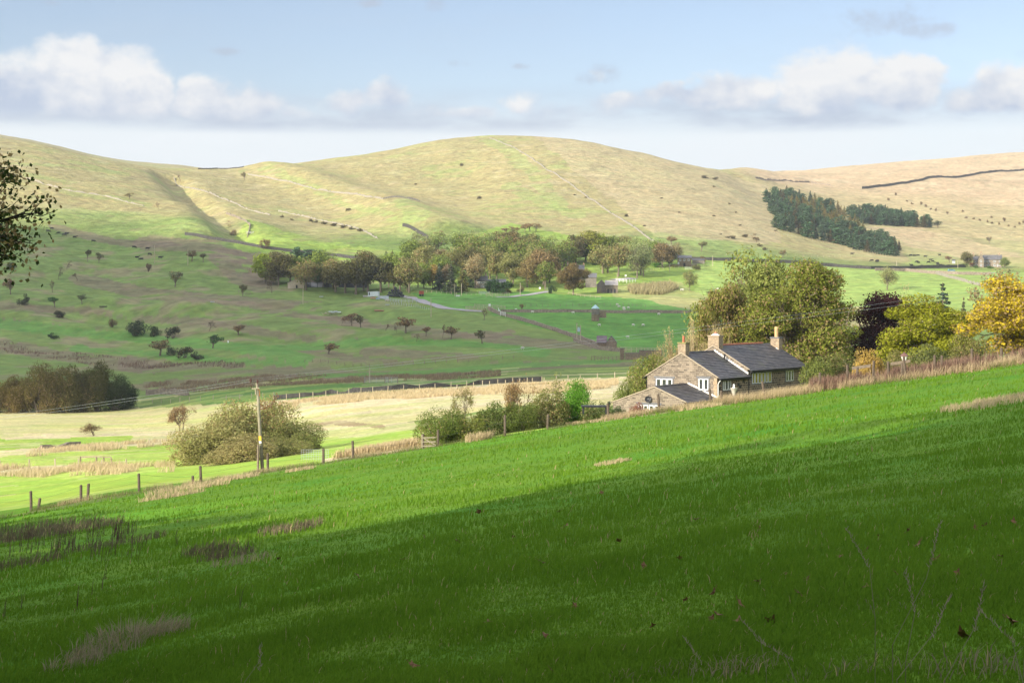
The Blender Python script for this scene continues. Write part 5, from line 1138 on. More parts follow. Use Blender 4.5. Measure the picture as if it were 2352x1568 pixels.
def fence(pts, n, h, label, m=None, rmin=150, pw=.14, rails=0, wire=True, name='fence', group=None, lean=.04):
    Pn = [gp(x, y, rmin) for (x, y) in pts]; L = [0]
    for a, b in zip(Pn[:-1], Pn[1:]): L.append(L[-1]+(b-a).length)
    def along(s):
        for i in range(len(Pn)-1):
            if s <= L[i+1]+1e-6: return Pn[i].lerp(Pn[i+1], (s-L[i])/(L[i+1]-L[i]))
        return Pn[-1]
    rg_ = random.Random(len(label)*7); o0 = Pn[0]; e = empty(name, o0, 0, label, 'fence', group); m = m or M_wood
    mb = MB(); mb.box((0, 0, h/2-.2), (pw, pw, h+.4)); pm = mb.mesh('post', m); tops = []
    for i in range(n):
        p = along(L[-1]*i/(n-1)); p = Vector((p.x, p.y, hz(p.x, p.y))); o = link('post', pm, e, p-o0); o.rotation_euler = (rg_.uniform(-lean, lean), rg_.uniform(-lean, lean), rg_.random()); o.scale = (1, 1, rg_.uniform(.85, 1.08)); tops.append(p-o0)
    if wire and not rails:
        mb = MB()
        for k in (.92, .55): mb.tube([t+Vector((0, 0, h*k)) for t in tops], .008, 3, False)
        mb.build('wire', M_wood, e)
    for k in range(rails):
        mb = MB()
        for a, b in zip(tops[:-1], tops[1:]): 
            z = Vector((0, 0, h*(.9-.8*k/max(1, rails)))); mb.prism([a+z, b+z, b+z+Vector((0, 0, .12)), a+z+Vector((0, 0, .12))], (0, .05, 0))
        mb.build('rail', m, e)
    return e
FN = [
 ([(628, 922), (740, 912), (860, 903), (1000, 894), (1120, 888), (1245, 880)], 20, 1.4, 'post fence beside the dark drystone wall in the pale field', M_palewood, 220, 0),
 ([(1050, 900), (1180, 884), (1330, 874), (1430, 868), (1560, 858)], 18, 1.3, 'thin post fence along the rushes beyond the pale field', M_palewood, 330, 0),
 ([(980, 672), (1060, 677), (1150, 681)], 16, 1.1, 'post and wire fence in front of the roadside conifers', M_palewood, 650, 0),
 ([(1180, 707), (1260, 704), (1340, 703), (1440, 702), (1482, 706)], 24, 1.2, 'dark post fence on the lawn behind the dam', M_wood, 640, 0),
 ([(1150, 490), (1210, 505), (1270, 520), (1350, 533), (1440, 545)], 26, 1.3, 'fence line crossing the lower main hill', M_palewood, 900, 0),
 ([(1720, 529), (1790, 540), (1860, 552), (1920, 565), (1980, 577), (2040, 589)], 34, 1.7, 'pale post fence along the foot of the plantation', M_palewood, 1000, 0),
 ([(1668, 588), (1760, 590), (1860, 590), (1990, 588), (2030, 585)], 24, 1.3, 'thin wire fence in the pasture below the plantation', M_palewood, 900, 0),
 ([(885, 692), (920, 696), (965, 696)], 12, 1.6, 'grey railing beside the farm track', M_galv, 600, 3),
 ([(990, 712), (950, 705), (900, 700)], 18, 1.2, 'wire mesh fence along the lower side of the track', M_galv, 560, 0),
 ([(1070, 714), (1100, 716), (1125, 716)], 7, 2.0, 'weathered timber rails at the cattle pens', M_palewood, 560, 4),
 ([(1090, 708), (1140, 710), (1160, 711)], 8, 1.8, 'upper timber rails at the cattle pens', M_palewood, 600, 4),
 ([(1145, 718), (1150, 727), (1161, 728)], 5, 1.9, 'white painted rail corner at the left end of the dam', M_white, 560, 4),
 ([(1358, 828), (1390, 829), (1425, 829)], 9, 1.4, 'grey footbridge railing below the stone hut', M_wood, 470, 3),
 ([(1425, 808), (1470, 809), (1520, 810)], 11, 1.7, 'pale railing beyond the stone hut', M_palewood, 500, 3),
 ([(1415, 648), (1440, 650), (1460, 648)], 7, 2.0, 'white rails in front of the wooden barn', M_white, 700, 3),
 ([(1470, 628), (1510, 620), (1560, 616), (1588, 614)], 16, 1.2, 'post fence curving up to the far cottage', M_palewood, 760, 0),
 ([(1305, 676), (1340, 682), (1380, 686)], 8, 1.2, 'low timber rail below the broad brown oak', M_palewood, 700, 2),
 ([(548, 674), (552, 676), (575, 678)], 4, 1.5, 'small rail by the grove', M_wood, 600, 2),
 ([(185, 1067), (220, 1066), (256, 1068)], 4, .9, 'leaning pale timber rail in the straw-coloured rushes', M_wood, 150, 1),
 ([(0, 1075), (100, 1074), (150, 1074), (290, 1072)], 6, 1.0, 'row of thin stakes in the straw-coloured rushes', M_palewood, 150, 0),
 ([(350, 925), (450, 921), (560, 915), (630, 912)], 12, 1.2, 'thin fence between the copse and the dark wall', M_palewood, 330, 0),
 ([(1118, 683), (1150, 684), (1170, 681)], 7, 2.2, 'pale ranch rails by the leaning telegraph poles', M_palewood, 650, 4),
 ([(700, 832), (850, 845), (1000, 835), (1130, 828), (1180, 825)], 22, 1.1, 'thin fence across the brown rushes of the valley bottom', M_wood, 450, 0),
]
for (pts, n, h, lab, m_, rm, rl) in FN: fence(pts, n, h, lab, m_, rmin=rm, rails=rl)
def gate(px, py, w, h, rz, label, m=None, rmin=150, bars=5):
    p = gp(px, py, rmin); e = empty('field_gate', p, rz, label, 'gate'); mb = MB(); m = m or M_galv
    for k in range(bars): mb.box((0, 0, .25+(h-.3)*k/(bars-1)), (w, .05, .06))
    for x in (-w/2, 0, w/2): mb.box((x, .04, h/2+.1), (.06, .05, h-.1))
    mb.build('bars', m, e)
    for s in (-1, 1): q = MB(); q.box((s*(w/2+.12), 0, h/2), (.16, .16, h+.3)); q.build('gate_post', M_wood, e)
gate(864, 880, 6.0, 1.5, .05, 'grey metal field gate, wider of the pair beyond the dark wall', rmin=350)
gate(899, 880, 3.2, 1.5, -.3, 'grey metal field gate, narrower of the pair beyond the dark wall', rmin=350)
gate(1112, 676, 5, 1.4, .1, 'metal gate by the lane near the broad oak', rmin=600); gate(1262, 668, 5, 1.4, .3, 'pale metal gate at the village lane entrance', rmin=650)
gate(1040, 600, 5, 1.4, .0, 'white gate at the end of the long dark wall', M_white, 750); gate(574, 538, 5, 1.6, 0, 'pale gate at the wall corner under the spur', M_white, 750)
gate(1585, 620, 6, 1.6, .1, 'white gate of the far cottage', M_white, 760)

# ---------------------------------------------------------------- poles and overhead wires
def wpole(px, pyt, pyb, label, r=None, rad=.14, tilt=0., arm=True, rmin=300, m=None, group=None, lamp=False):
    p = gp(px, pyb, rmin) if r is None else at(px, r); h = (pyb-pyt)/F*p.y
    e = empty('utility_pole', p, 0, label, 'pole', group); e.rotation_euler = (0, tilt, 0)
    mb = MB(); mb.tube([(0, 0, -.5), (0, 0, h*.5), (0, 0, h)], [rad*1.15, rad, rad*.8], 8); mb.build('pole', m or M_palewood, e)
    if arm: mb = MB(); mb.box((0, 0, h-.5), (1.5, .1, .12)); [mb.lathe([(.05, 0), (.07, .1), (.03, .2)], (s*.6, 0, h-.44), 6) for s in (-1, 1)]; mb.build('crossarm', M_wood, e)
    return e
for a in [(355, 564, 606, 'pale pole, left one of the pair on the upper shaded slope'), (431.5, 572, 610, 'pale pole, right one of the pair on the upper shaded slope'), (696, 660, 699, 'thin pole in front of the low sheds'),
          (990, 686, 730, 'thin pole below the farm track'), (849, 845, 879, 'dark pole on the brown bank behind the gates'), (1045, 652, 682, 'leaning pale pole with a lamp by the ranch rails'), (1060, 651, 679, 'upright pale pole by the golden larch'),
          (1195, 650, 680, 'pale pole beside the dark hedge'), (1383, 600, 628, 'yellow-tinted pole behind the wooden barn'), (1417.5, 628, 648, 'pale pole at the right corner of the wooden barn'), (1637, 588, 612, 'pale pole beside the roadside wall'),
          (1846, 592, 602, 'short white pole in the pasture below the plantation'), (2059.5, 599, 615, 'white pole by the roadside wall with cattle behind'), (2200, 597, 616, 'grey pole left of the far farmhouse'), (1538, 606, 625, 'thin pole before the far cottage hedge')]:
    wpole(*a, tilt=-.06 if 'leaning' in a[3] else 0, rad=.16, arm=('lamp' in a[3]), rmin=400)
pt = at(603, 117); POLEP = pt; hpole = (1083-868)/F*117; e = empty('utility_pole', Vector((pt.x, pt.y, HOR*0+(HOR-1083)/F*117)), 0, 'tall weathered wooden pole with yellow sign standing at the field brow', 'pole')
tl = (590-603)/F*117/hpole; e.rotation_euler = (0, tl, 0)
mb = MB(); mb.tube([(0, 0, -1), (0, 0, hpole*.5), (0, 0, hpole-.35)], [.135, .12, .095], 12); mb.build('pole', mat('lichen_wood', (.27, .24, .165), .9, 1.6, .35, .01, spots=((.22, .21, .10), .5)), e, smooth=True)
mb = MB(); mb.box((-.12, -.16, hpole-.72), (.56, .06, .07)); mb.box((-.14, -.16, hpole-.95), (.05, .05, .45)); mb.build('bracket', M_palewood, e)
mb = MB(); mb.tube([(.14, -.05, hpole-1.3), (.16, -.05, hpole-.9), (.02, -.14, hpole-.75)], .03, 6); mb.build('earth_strap', mat('rust', (.40, .16, .04), .9, 8, .3), e)
ins = []
for k, (dx, dz) in enumerate(((-.42, .12), (.06, .0))):
    mb = MB(); mb.tube([(dx, -.16, hpole-.7), (dx, -.16, hpole-.32+dz)], .022, 6); mb.lathe([(.04, 0), (.085, .04), (.05, .09), (.085, .13), (.05, .18), (.08, .22), (.02, .26)], (dx, -.16, hpole-.36+dz), 10)
    mb.build('insulator', mat('brown_glaze', (.10, .04, .03), .3), e); ins.append(Vector((dx, -.16, hpole-.15+dz)))
mb = MB(); mb.box((-.01, -.178, hpole*.36), (.20, .02, .34)); mb.build('warning_sign', mat('yellow_enamel', (.75, .50, .06), .5), e)
mb = MB(); mb.box((-.01, -.175, hpole*.36-.28), (.17, .02, .16)); mb.build('number_plate', M_white, e)
for dx, lab in ((-.20, 'short stay post leaning against the tall wooden pole'),):
    q = empty('stay_post', e.location+Vector((dx-.1, -.25, 0)), 0, lab, 'post'); mb = MB(); mb.tube([(0, 0, -.5), (.02, 0, 1.95)], [.085, .08], 8); mb.build('timber', M_wood, q)
bpy.context.view_layer.update()
EL, ER = P3(-420, 998, 150), P3(2440, 640, 150)
for k, ip in enumerate(ins):
    w0 = e.matrix_world @ ip; mb = MB()
    for end, sg in ((EL+Vector((k*.5, 0, -k*.28)), -1), (ER+Vector((k*.5, 0, -k*.35)), 1)):
        pts = []
        for i in range(25):
            t = i/24; p = w0.lerp(end, t); p.z -= 1.1*4*t*(1-t)*(.35 if sg < 0 else .25); pts.append(p)
        mb.tube(pts, .006, 4, False)
    tag(mb.build('overhead_wire', M_galv), ['upper thin overhead wire running over the valley to the tall pole', 'lower thin overhead wire running over the valley to the tall pole'][k], 'wire', 'overhead wires of the tall pole')
for (x, lab) in ((-420, 'pole carrying the wires beyond the left edge'), (2440, 'pole carrying the wires beyond the right edge')):
    p = EL if x < 0 else ER; b = at(x, 150); q = empty('utility_pole', b, 0, lab, 'pole'); mb = MB(); mb.tube([(0, 0, -.5), (0, 0, p.z-b.z)], [.17, .12], 10); mb.build('pole', M_palewood, q)
# H pole with transformer
p = gp(1329, 785, 480); s_ = p.y/F; e = empty('transformer_pole', p, 0, 'pair of tall wooden poles carrying a grey transformer beside the dam wall', 'pole')
for dx, h in ((-4*s_, 42*s_), (4.5*s_, 38*s_)): mb = MB(); mb.tube([(dx, 0, -.5), (dx, 0, h)], [.19, .15], 8); mb.build('pole', M_palewood, e)
mb = MB(); mb.box((0, 0, 35*s_), (9*s_, .15, .2)); mb.box((-4*s_, 0, 42*s_), (6*s_, .12, .15)); mb.build('crossarm', M_wood, e)
mb = MB(); mb.box((.3*s_, -.4, 27*s_), (6*s_, .9, 7.5*s_)); [mb.lathe([(.08, 0), (.1, .3), (.04, .5)], (k*.25, -.4, 30.7*s_), 6) for k in (-1, 0, 1)]; mb.build('transformer', mat('grey_blue_enamel', (.42, .52, .58), .5), e)

# ---------------------------------------------------------------- farm buildings far away
def bld(name, label, px0, px1, pyb, he, hr, depth, gable=False, wall=None, rf=None, r=None, rot=0., wins=(), chim=(), cat='house', doors=(), eave=.3, rmin=400, gable_wins=()):
    """front wall between two picture columns; heights in metres; wins: (fraction x, z, w, h)"""
    pc = gp((px0+px1)/2, pyb, rmin) if r is None else at((px0+px1)/2, r); pc.z = (HOR-pyb)/F*pc.y if r is None else pc.z; Wd = (px1-px0)/F*pc.y
    e = empty(name, pc, -math.atan2(pc.x, pc.y)+rot, label, cat); wall = wall or M_greystone; rf = rf or M_slate2; mb = MB(); w2 = Wd/2
    if gable: mb.prism([(-w2, 0, -1.5), (w2, 0, -1.5), (w2, 0, he), (0, 0, hr), (-w2, 0, he)], (0, depth, 0))
    else: mb.prism([(-w2, 0, -1.5), (-w2, depth, -1.5), (-w2, depth, he), (-w2, depth/2, hr), (-w2, 0, he)], (Wd, 0, 0))
    mb.build('wall', wall, e); mb = MB(); t = .16
    if gable:
        for s in (-1, 1): mb.prism([(s*(w2+eave), -.2, he-eave*(hr-he)/w2+.02), (0, -.2, hr+.02), (0, -.2, hr+.02+t), (s*(w2+eave), -.2, he-eave*(hr-he)/w2+.02+t)], (0, depth+.4, 0))
    else:
        for s in (0, 1):
            y0 = -eave if s == 0 else depth+eave; mb.prism([(-w2-.2, y0, he-eave*(hr-he)/(depth/2)+.02), (-w2-.2, depth/2, hr+.02), (-w2-.2, depth/2, hr+.02+t), (-w2-.2, y0, he-eave*(hr-he)/(depth/2)+.02+t)], (Wd+.4, 0, 0))
    ro = mb.build('roof', rf, e)
    for (fx, z, ww, wh) in wins:
        x = -w2+fx*Wd; mb = MB()
        for a, b, c_, d_ in ((x-ww/2, x+ww/2, z-wh/2, z-wh/2+.14), (x-ww/2, x+ww/2, z+wh/2-.14, z+wh/2), (x-ww/2, x-ww/2+.14, z-wh/2+.14, z+wh/2-.14), (x+ww/2-.14, x+ww/2, z-wh/2+.14, z+wh/2-.14), (x-.06, x+.06, z-wh/2+.14, z+wh/2-.14)):
            mb.box(((a+b)/2, -.05, (c_+d_)/2), (b-a, .08, d_-c_))
        f_ = mb.build('window', M_white, e); mb = MB(); mb.box((x, -.02, z), (ww-.1, .06, wh-.1)); mb.build('pane', M_glass, f_)
    for (fx, ww, wh, m_) in doors: mb = MB(); mb.box((-w2+fx*Wd, -.05, wh/2), (ww, .1, wh)); mb.build('door', m_, e)
    for (fx, fy, hh) in chim:
        x = -w2+fx*Wd; mb = MB(); mb.box((x, depth*fy, hr+hh/2-.8), (1.0, .8, hh+1.2)); c = mb.build('chimney', M_stack, ro); mb = MB(); mb.lathe([(.16, 0), (.16, .5), (.12, .5)], (x, depth*fy, hr+hh-.2), 8); mb.build('chimney_pot', M_terra, c)
    return e
LS = M_stone
bld('cottage', 'stone cottage with rows of white windows between the pinkish tree and dark hedge', 1093, 1120, 662, 3.9, 6.3, 7, wall=LS, rf=M_slate2, wins=[(.3, 2.9, 1.6, 1.0), (.62, 2.9, 1.6, 1.0), (.9, 2.9, .9, 1.0), (.55, 1.0, 1.4, 1.0), (.85, 1.0, 1.4, 1.0)], chim=[(.85, .5, 1.6)])
bld('outbuilding', 'low stone outbuilding joined to the cottage behind the hedge', 1122, 1162, 662, 3.0, 4.6, 6, wall=M_greystone)
bld('farmhouse', 'stone farmhouse gable with grey roof half hidden by the broad oak', 1292, 1316, 640, 6.0, 9.5, 9, True, LS, M_slate2, r=880, wins=[(.5, 6.2, 1.2, 1.5)], chim=[(.5, .1, 1.4)])
bld('farmhouse', 'long grey slate roof of the farm right of its gable', 1316, 1342, 640, 6.0, 8.8, 8, False, LS, M_slate2, r=884, chim=[(.25, .5, 1), (.95, .5, 1)])
bld('barn', 'tall dark stone barn left of the wooden barn', 1344, 1370, 648, 5.2, 7.4, 9, False, M_greystone, M_slate2, r=850, cat='barn')
bld('barn', 'weathered wooden barn gable with grey sheet roof', 1371, 1392, 651, 4.2, 6.4, 14, True, mat('grey_boards', (.20, .165, .15), .9, 1.5, .35), M_slate2, r=810, rot=0, cat='barn', doors=[(.3, 1.6, 2.6, M_wood)])
bld('barn', 'timber barn side with light grey sheet roof beside the lane', 1390, 1419, 650, 4.0, 6.2, 9, False, mat('brown_boards', (.17, .14, .11), .9, 1.5, .4), mat('sheet_roof', (.34, .31, .29), .7, 1, .15), r=808, cat='barn', doors=[(.25, 1.0, 2, M_blackm), (.5, 1.0, 2, M_blackm), (.75, 1.0, 2, M_blackm)])
bld('cottage', 'stone cottage at the right end of the village below the hill wall', 1556, 1588, 612, 5.0, 6.6, 7, wall=M_stone2, wins=[(.2, 3.8, 1.1, 1.2), (.5, 3.8, 1.1, 1.2), (.8, 3.8, 1.1, 1.2)], doors=[(.08, .9, 2.6, M_white), (.5, 1.2, 2.0, M_blackm)], chim=[(.1, .5, .8)])
bld('shed', 'low stone shed right of the far cottage', 1590, 1618, 606, 2.2, 3.0, 5, wall=M_greystone, rf=M_slate)
bld('stone_hut', 'small dark stone hut with purple-grey roof at the foot of the dam', 1371.5, 1393, 806, 2.4, 4.6, 6.5, False, M_stone2, mat('purple_slate', (.15, .11, .12), .7, 1, .25), r=575, cat='hut')
bld('stone_hut', 'gabled end of the stone hut at the foot of the dam', 1392.5, 1416.5, 806, 2.7, 5.0, 7, True, M_stone2, mat('purple_slate_gable', (.13, .10, .11), .7, 1, .25), r=573, cat='hut', eave=.15)
bld('cattle_shed', 'cream and grey low shed with shallow gable under the grove trees', 661, 698, 666, 2.6, 4.4, 12, True, mat('cream_render', (.52, .45, .34), .9, .8, .2), mat('fibre_cement', (.33, .30, .27), .9, .6, .2), r=812, cat='shed', doors=[(.55, .9, 1.6, M_blackm)])
bld('cattle_shed', 'long dark open-fronted cattle shed behind the grove trunks', 700, 762, 668, 2.6, 3.6, 12, False, mat('grey_render', (.15, .16, .19), .9, .8, .3), mat('old_sheet', (.30, .25, .22), .9, .6, .3), r=818, cat='shed', doors=[(.35, 3, 2.2, mat('lilac_door', (.32, .33, .42), .6)), (.6, 3.0, 2.2, mat('pale_door', (.38, .38, .46), .6)), (.8, 3, 2.2, M_blackm)])
bld('cattle_shed', 'dark grey shed roof deep in the shade of the grove', 764, 845, 673, 2.8, 4.2, 14, False, mat('dark_boards', (.06, .06, .065), .9, .8, .3), mat('grey_sheet', (.18, .17, .18), .9, .6, .3), r=824, cat='shed', doors=[(.1, 2.6, 2.4, mat('cream_door', (.5, .42, .3), .7))])
bld('farmhouse', 'far stone farmhouse, long two-storey range with dark slate roof', 2258, 2300, 618, 5.2, 8.2, 8, wall=M_stone, rf=M_slate2, r=1080, wins=[(.12, 3.9, 1.5, 1.2), (.3, 3.9, 1.5, 1.2), (.62, 3.9, 1.6, 1.2), (.9, 3.9, 1.1, 1.2), (.12, 1.5, 1.4, 1.2), (.3, 1.5, 1.4, 1.2), (.62, 1.5, 1.6, 1.2), (.78, 1.3, .8, 1.6), (.9, 1.5, 1.1, 1.2)], chim=[(.87, .5, 1.2)])
bld('farmhouse', 'far stone farmhouse, projecting gable with tall chimney', 2247, 2259.5, 618.5, 5.6, 8.6, 9, True, M_stone, M_slate2, r=1076, wins=[(.5, 4.0, 1.2, 1.3), (.5, 1.4, 1.2, 1.3)], chim=[(.5, .3, 1.8)])
bld('farmhouse', 'far stone farmhouse, lower left wing with end chimney', 2235, 2247, 618, 4.6, 7.0, 7, wall=M_stone, rf=M_slate2, r=1081, wins=[(.5, 3.6, 2.2, 1.2), (.6, 1.2, 1.6, 1.2)], chim=[(.1, .5, 2.2)])
bld('shed', 'rusty-roofed lean-to left of the far farmhouse', 2227, 2236, 617, 1.6, 2.4, 4, wall=M_stone2, rf=mat('rusty_roof', (.34, .14, .06), .8), r=1082, cat='shed')
bld('shed', 'small white and grey hut beside the red-brown thorn', 2187, 2194, 606, 2.0, 2.6, 3, wall=M_galv, rf=M_slate, r=1120, cat='shed')
for k, (a, b, lab) in enumerate([(2234, 2249, 'clipped green hedge left of the far farmhouse door'), (2263, 2285, 'clipped green hedge along the far farmhouse front')]):
    p = at((a+b)/2, 1062); e = empty('hedge', p, 0, lab, 'hedge'); c, _ = proto(('bush', k)); o = link('foliage', c, e); o.color = (.10, .17, .03, 0); e.scale = ((b-a)/F*1062*.85, 1.3, 2.0)
# valve tower on the dam
p = gp(1367.5, 737, 560); s_ = p.y/F; e = empty('valve_tower', p, 0, 'round stone valve tower with pale blue faceted cap on the dam face', 'tower'); R_ = 9.2*s_
mb = MB(); mb.lathe([(R_*1.02, -2), (R_*.98, 14*s_), (R_*.98, 14.2*s_)], (0, 0, 0), 20); mb.build('base', M_stone2, e)
mb = MB(); mb.lathe([(R_*1.1, 14*s_), (R_*1.1, 15.6*s_), (R_*.97, 16*s_), (R_*.97, 27.5*s_)], (0, 0, 0), 20); mb.build('drum', M_greystone, e)
mb = MB(); mb.lathe([(R_*1.02, 27.4*s_), (R_*1.02, 28.6*s_), (.15, 36.5*s_), (.02, 37*s_)], (0, 0, 0), 10); mb.build('cap', mat('verdigris_sheet', (.42, .60, .62), .5), e)
mb = MB(); mb.box((R_*1.6, R_*.8, 14*s_), (R_*2.3, R_*.9, 15*s_)); mb.build('wing_wall', M_stone2, e)
# bridge abutment walls
for (a, b, py, h, lab) in [(1424, 1434, 826, 3.4, 'square stone pier at the end of the footbridge'), (1436, 1468, 826, 2.0, 'dark stone spillway wall right of the pier'), (1468, 1520, 822, 2.2, 'brown stone spillway wall behind the bush')]:
    p = gp((a+b)/2, py, 450); w_ = (b-a)/F*p.y; e = empty('stone_pier' if h > 3 else 'spillway_wall', p, 0, lab, 'wall'); mb = MB(); mb.box((0, 0, h/2-.5), (w_, 1.4, h+1)); mb.build('masonry', M_stone2, e); mb = MB(); mb.box((0, 0, h+.06), (w_+.2, 1.6, .2)); mb.build('coping', M_greystone, e)

# ---------------------------------------------------------------- farm clutter
def thing(name, px, py, label, cat, rmin=400, rz=0, group=None): p = gp(px, py, rmin); return empty(name, p, rz, label, cat, group), p.y/F
e, s_ = thing('shipping_container', 859, 681, 'large white box body tilted beside the cattle yard', 'container', rz=-.1); e.rotation_euler = (0, -.06, -.15); w_ = 24*s_
mb = MB(); mb.box((0, 0, 5.5*s_), (w_, 3, 11*s_)); [mb.box((-w_/2+.4+k*.6, -1.53, 5.5*s_), (.12, .06, 10.6*s_)) for k in range(1, int(w_/.6))]; mb.build('body', mat('white_sheet', (.62, .66, .68), .6, .6, .12), e); mb = MB(); mb.box((-w_/2+.7, -1.56, 6.5*s_), (.5, .1, 6*s_)); mb.build('door', M_blackm, e)
for k, (x, y, w, h, c, lab) in enumerate([(874, 686, 13, 7, (.5, .53, .55), 'grey plastic tank crate, left of the two by the container'), (886, 688, 13, 8, (.48, .52, .56), 'grey plastic tank crate, right of the two by the container'), (889, 691, 10, 4, (.6, .5, .4), 'low pale pallet stack at the fence end'), (842, 682, 16, 4, (.45, .42, .40), 'rust-streaked corrugated sheet, left end of the yard'), (857, 686, 12, 4, (.5, .3, .2), 'rusty corrugated sheet below the container'), (868, 688, 8, 5, (.30, .38, .44), 'small blue-grey tank below the container'), (1052, 681, 9, 4, (.75, .72, .70), 'small white pony trailer beside the ranch rails'), (524, 758.5*0+788, 3, 5, (.75, .78, .8), 'white plastic drum by the dark green tree')]):
    e, s_ = thing('storage_box' if k < 7 else 'drum', x, y, lab, 'box' if k < 7 else 'drum'); mb = MB(); ww, hh = w*s_, h*s_
    if k < 7: mb.box((0, 0, hh*.42), (ww, 1.6, hh*.84)); mb.build('body', mat(f'box_paint_{k}', c, .7, 1.2, .25), e, bevel=.05); mb = MB(); mb.prism([(-ww/2-.05, -.85, hh*.84), (ww/2+.05, -.85, hh*.84), (ww/2+.05, -.85, hh*.92), (0, -.85, hh), (-ww/2-.05, -.85, hh*.92)], (0, 1.7, 0)); mb.build('lid', mat(f'lid_paint_{k}', tuple(.85*q for q in c), .7), e)
    else: mb.lathe([(ww/2, 0), (ww/2*1.04, hh*.3), (ww/2, hh*.35), (ww/2*1.04, hh*.7), (ww/2, hh*.95), (ww*.3, hh)], (0, 0, 0), 12); mb.build('body', M_white, e)
bm = MB(); bm.lathe([(.62, -.6), (.68, -.5), (.68, .5), (.62, .6)], (0, 0, 0), 14); bale = bm.mesh('wrap', mat('bale_wrap', (.02, .025, .03), .25, 3, .3, spec=.6)); k = 0
bc = MB(); bc.lathe([(.3, .60), (.12, .64), (.02, .65)], (0, 0, 0), 8); balec = bc.mesh('gathered_end', M_blackm)
for row, (n, z) in enumerate(((6, .7), (5, 1.9), (3, 3.0), (1, 4.1))):
    for i in range(n):
        p = gp(911, 683, 500); q = empty('silage_bale', p+Vector(((i-(n-1)/2)*1.35-.6, 1.2*(i % 2)*.3, z)), 0, f'black wrapped silage bale in the {["bottom row", "second row", "third row", "very top"][row]} of the heap', 'bale', f'wrapped silage bales, {["bottom row", "second row", "third row", "top"][row]}'); q.rotation_euler = (math.pi/2, 0, .1*i); link('wrap', bale, q); link('gathered_end', balec, q)
e, s_ = thing('farm_trailer', 968, 681, 'red high-sided farm trailer parked on the bright green field', 'trailer'); w_ = 10.5*s_
mb = MB(); mb.box((0, 0, 1.7), (w_, 2.2, 1.5)); [mb.box((-w_/2+k*w_/4, -1.13, 1.7), (.1, .06, 1.6)) for k in range(5)]; mb.build('body', mat('red_oxide', (.36, .09, .055), .7, 1.5, .3), e); 
mb = MB(); mb.box((0, 0, .85), (w_*1.0, .9, .15)); mb.tube([(w_/2, 0, .8), (w_/2+1.2, 0, .7)], .06, 5); mb.build('chassis', M_blackm, e)
for sx in (-1, 1): mb = MB(); mb.tube([(sx*w_*.28, -1.0, .45), (sx*w_*.28, -.75, .45)], .45, 12); mb.tube([(sx*w_*.28, .75, .45), (sx*w_*.28, 1.0, .45)], .45, 12); mb.build('wheel', M_blackm, e)
e, s_ = thing('roller', 871, 717, 'long rusty red farm implement lying in the shaded grass', 'implement'); w_ = 12*s_
mb = MB(); mb.tube([(-w_*.9, 0, .5), (w_*.9, 0, .35)], .3, 10); mb.build('drum', mat('faded_red', (.45, .16, .12), .8, 2, .3), e); mb = MB(); mb.box((0, -.5, .55), (w_*1.6, .1, .12)); mb.box((w_*.7, -.4, .5), (.5, .5, .25)); mb.build('frame', M_palewood, e)
e, s_ = thing('scrap_heap', 760, 723, 'heap of old timber and grey sheets on the shaded slope', 'heap'); mb = MB(); rg = random.Random(5)
for k in range(26): a = rg.uniform(-3.4, 3.4); mb.tube([(a, rg.uniform(-1, 1), rg.uniform(0, .5)), (a+rg.uniform(-2, 2), rg.uniform(-1, 1), rg.uniform(.3, 1.4))], .09, 4)
mb.build('timber', M_palewood, e); mb = MB()
for k in range(6): a = rg.uniform(-1, 3); mb.prism([(a, -1, .9+k*.08), (a+1.6, -1, .95+k*.08), (a+1.6, .6, 1.3+k*.05), (a, .6, 1.3+k*.05)], (0, 0, .04))
mb.build('sheets', M_galv, e)
for k, (x, y, lab, c) in enumerate([(1051, 605, 'small white glasshouse frame on the lawn under the village trees', 0), (890, 702, 'pale sheet lying on the grass below the yard fence', 1), (738, 683, 'pale green trough on the grass before the grove', 1), (237, 706, 'long dark trough in the left pasture', 1), (488, 696+0, 'small pale rail frame in the rushes', 1)]):
    e, s_ = thing('glasshouse' if c == 0 else 'trough', x, y, lab, 'glasshouse' if c == 0 else 'trough')
    if c == 0:
        for z in (0, 1.0, 2.0): mb = MB(); mb.box((0, -1, z+.1), (3.4, .08, .1)); mb.box((0, 1, z+.1), (3.4, .08, .1)); mb.build('rail', M_white, e)
        mb = MB(); [mb.box((a, b, 1.0), (.1, .1, 2.2)) for a in (-1.7, 0, 1.7) for b in (-1, 1)]; mb.prism([(-1.7, -1, 2.1), (-1.7, 0, 2.8), (-1.7, 1, 2.1)], (3.4, 0, 0)); mb.build('frame', M_white, e)
    else: mb = MB(); l_ = 9*s_ if k != 3 else 18*s_; mb.box((0, 0, .2), (l_, .8, .12)); mb.box((0, -.38, .35), (l_, .06, .3)); mb.box((0, .38, .35), (l_, .06, .3)); mb.build('body', M_galv if k != 3 else M_blackm, e)
for k, (x, yt, yb, lab, cat) in enumerate([(1437, 631, 646, 'white square notice on a post beside the lane', 'sign'), (1124.5, 698, 712, 'grey lamp head on a short post at the cattle pens', 'sign'), (1185, 709, 714, 'small white sign before the reservoir crest wall', 'sign'), (1193.5, 714, 717, 'pale metal box on the crest wall', 'sign'), (1240, 660, 668, 'small white sign at the village road gate', 'sign')]):
    p = gp(x, yb, 500); s_ = p.y/F; e = empty('notice_board', p, 0, lab, cat); h = (yb-yt)*s_; mb = MB(); mb.tube([(0, 0, -.3), (0, 0, h)], .06, 6); mb.build('post', M_palewood, e); mb = MB(); mb.box((0, -.08, h-.45), (.9, .06, .9)); mb.build('board', M_white, e)
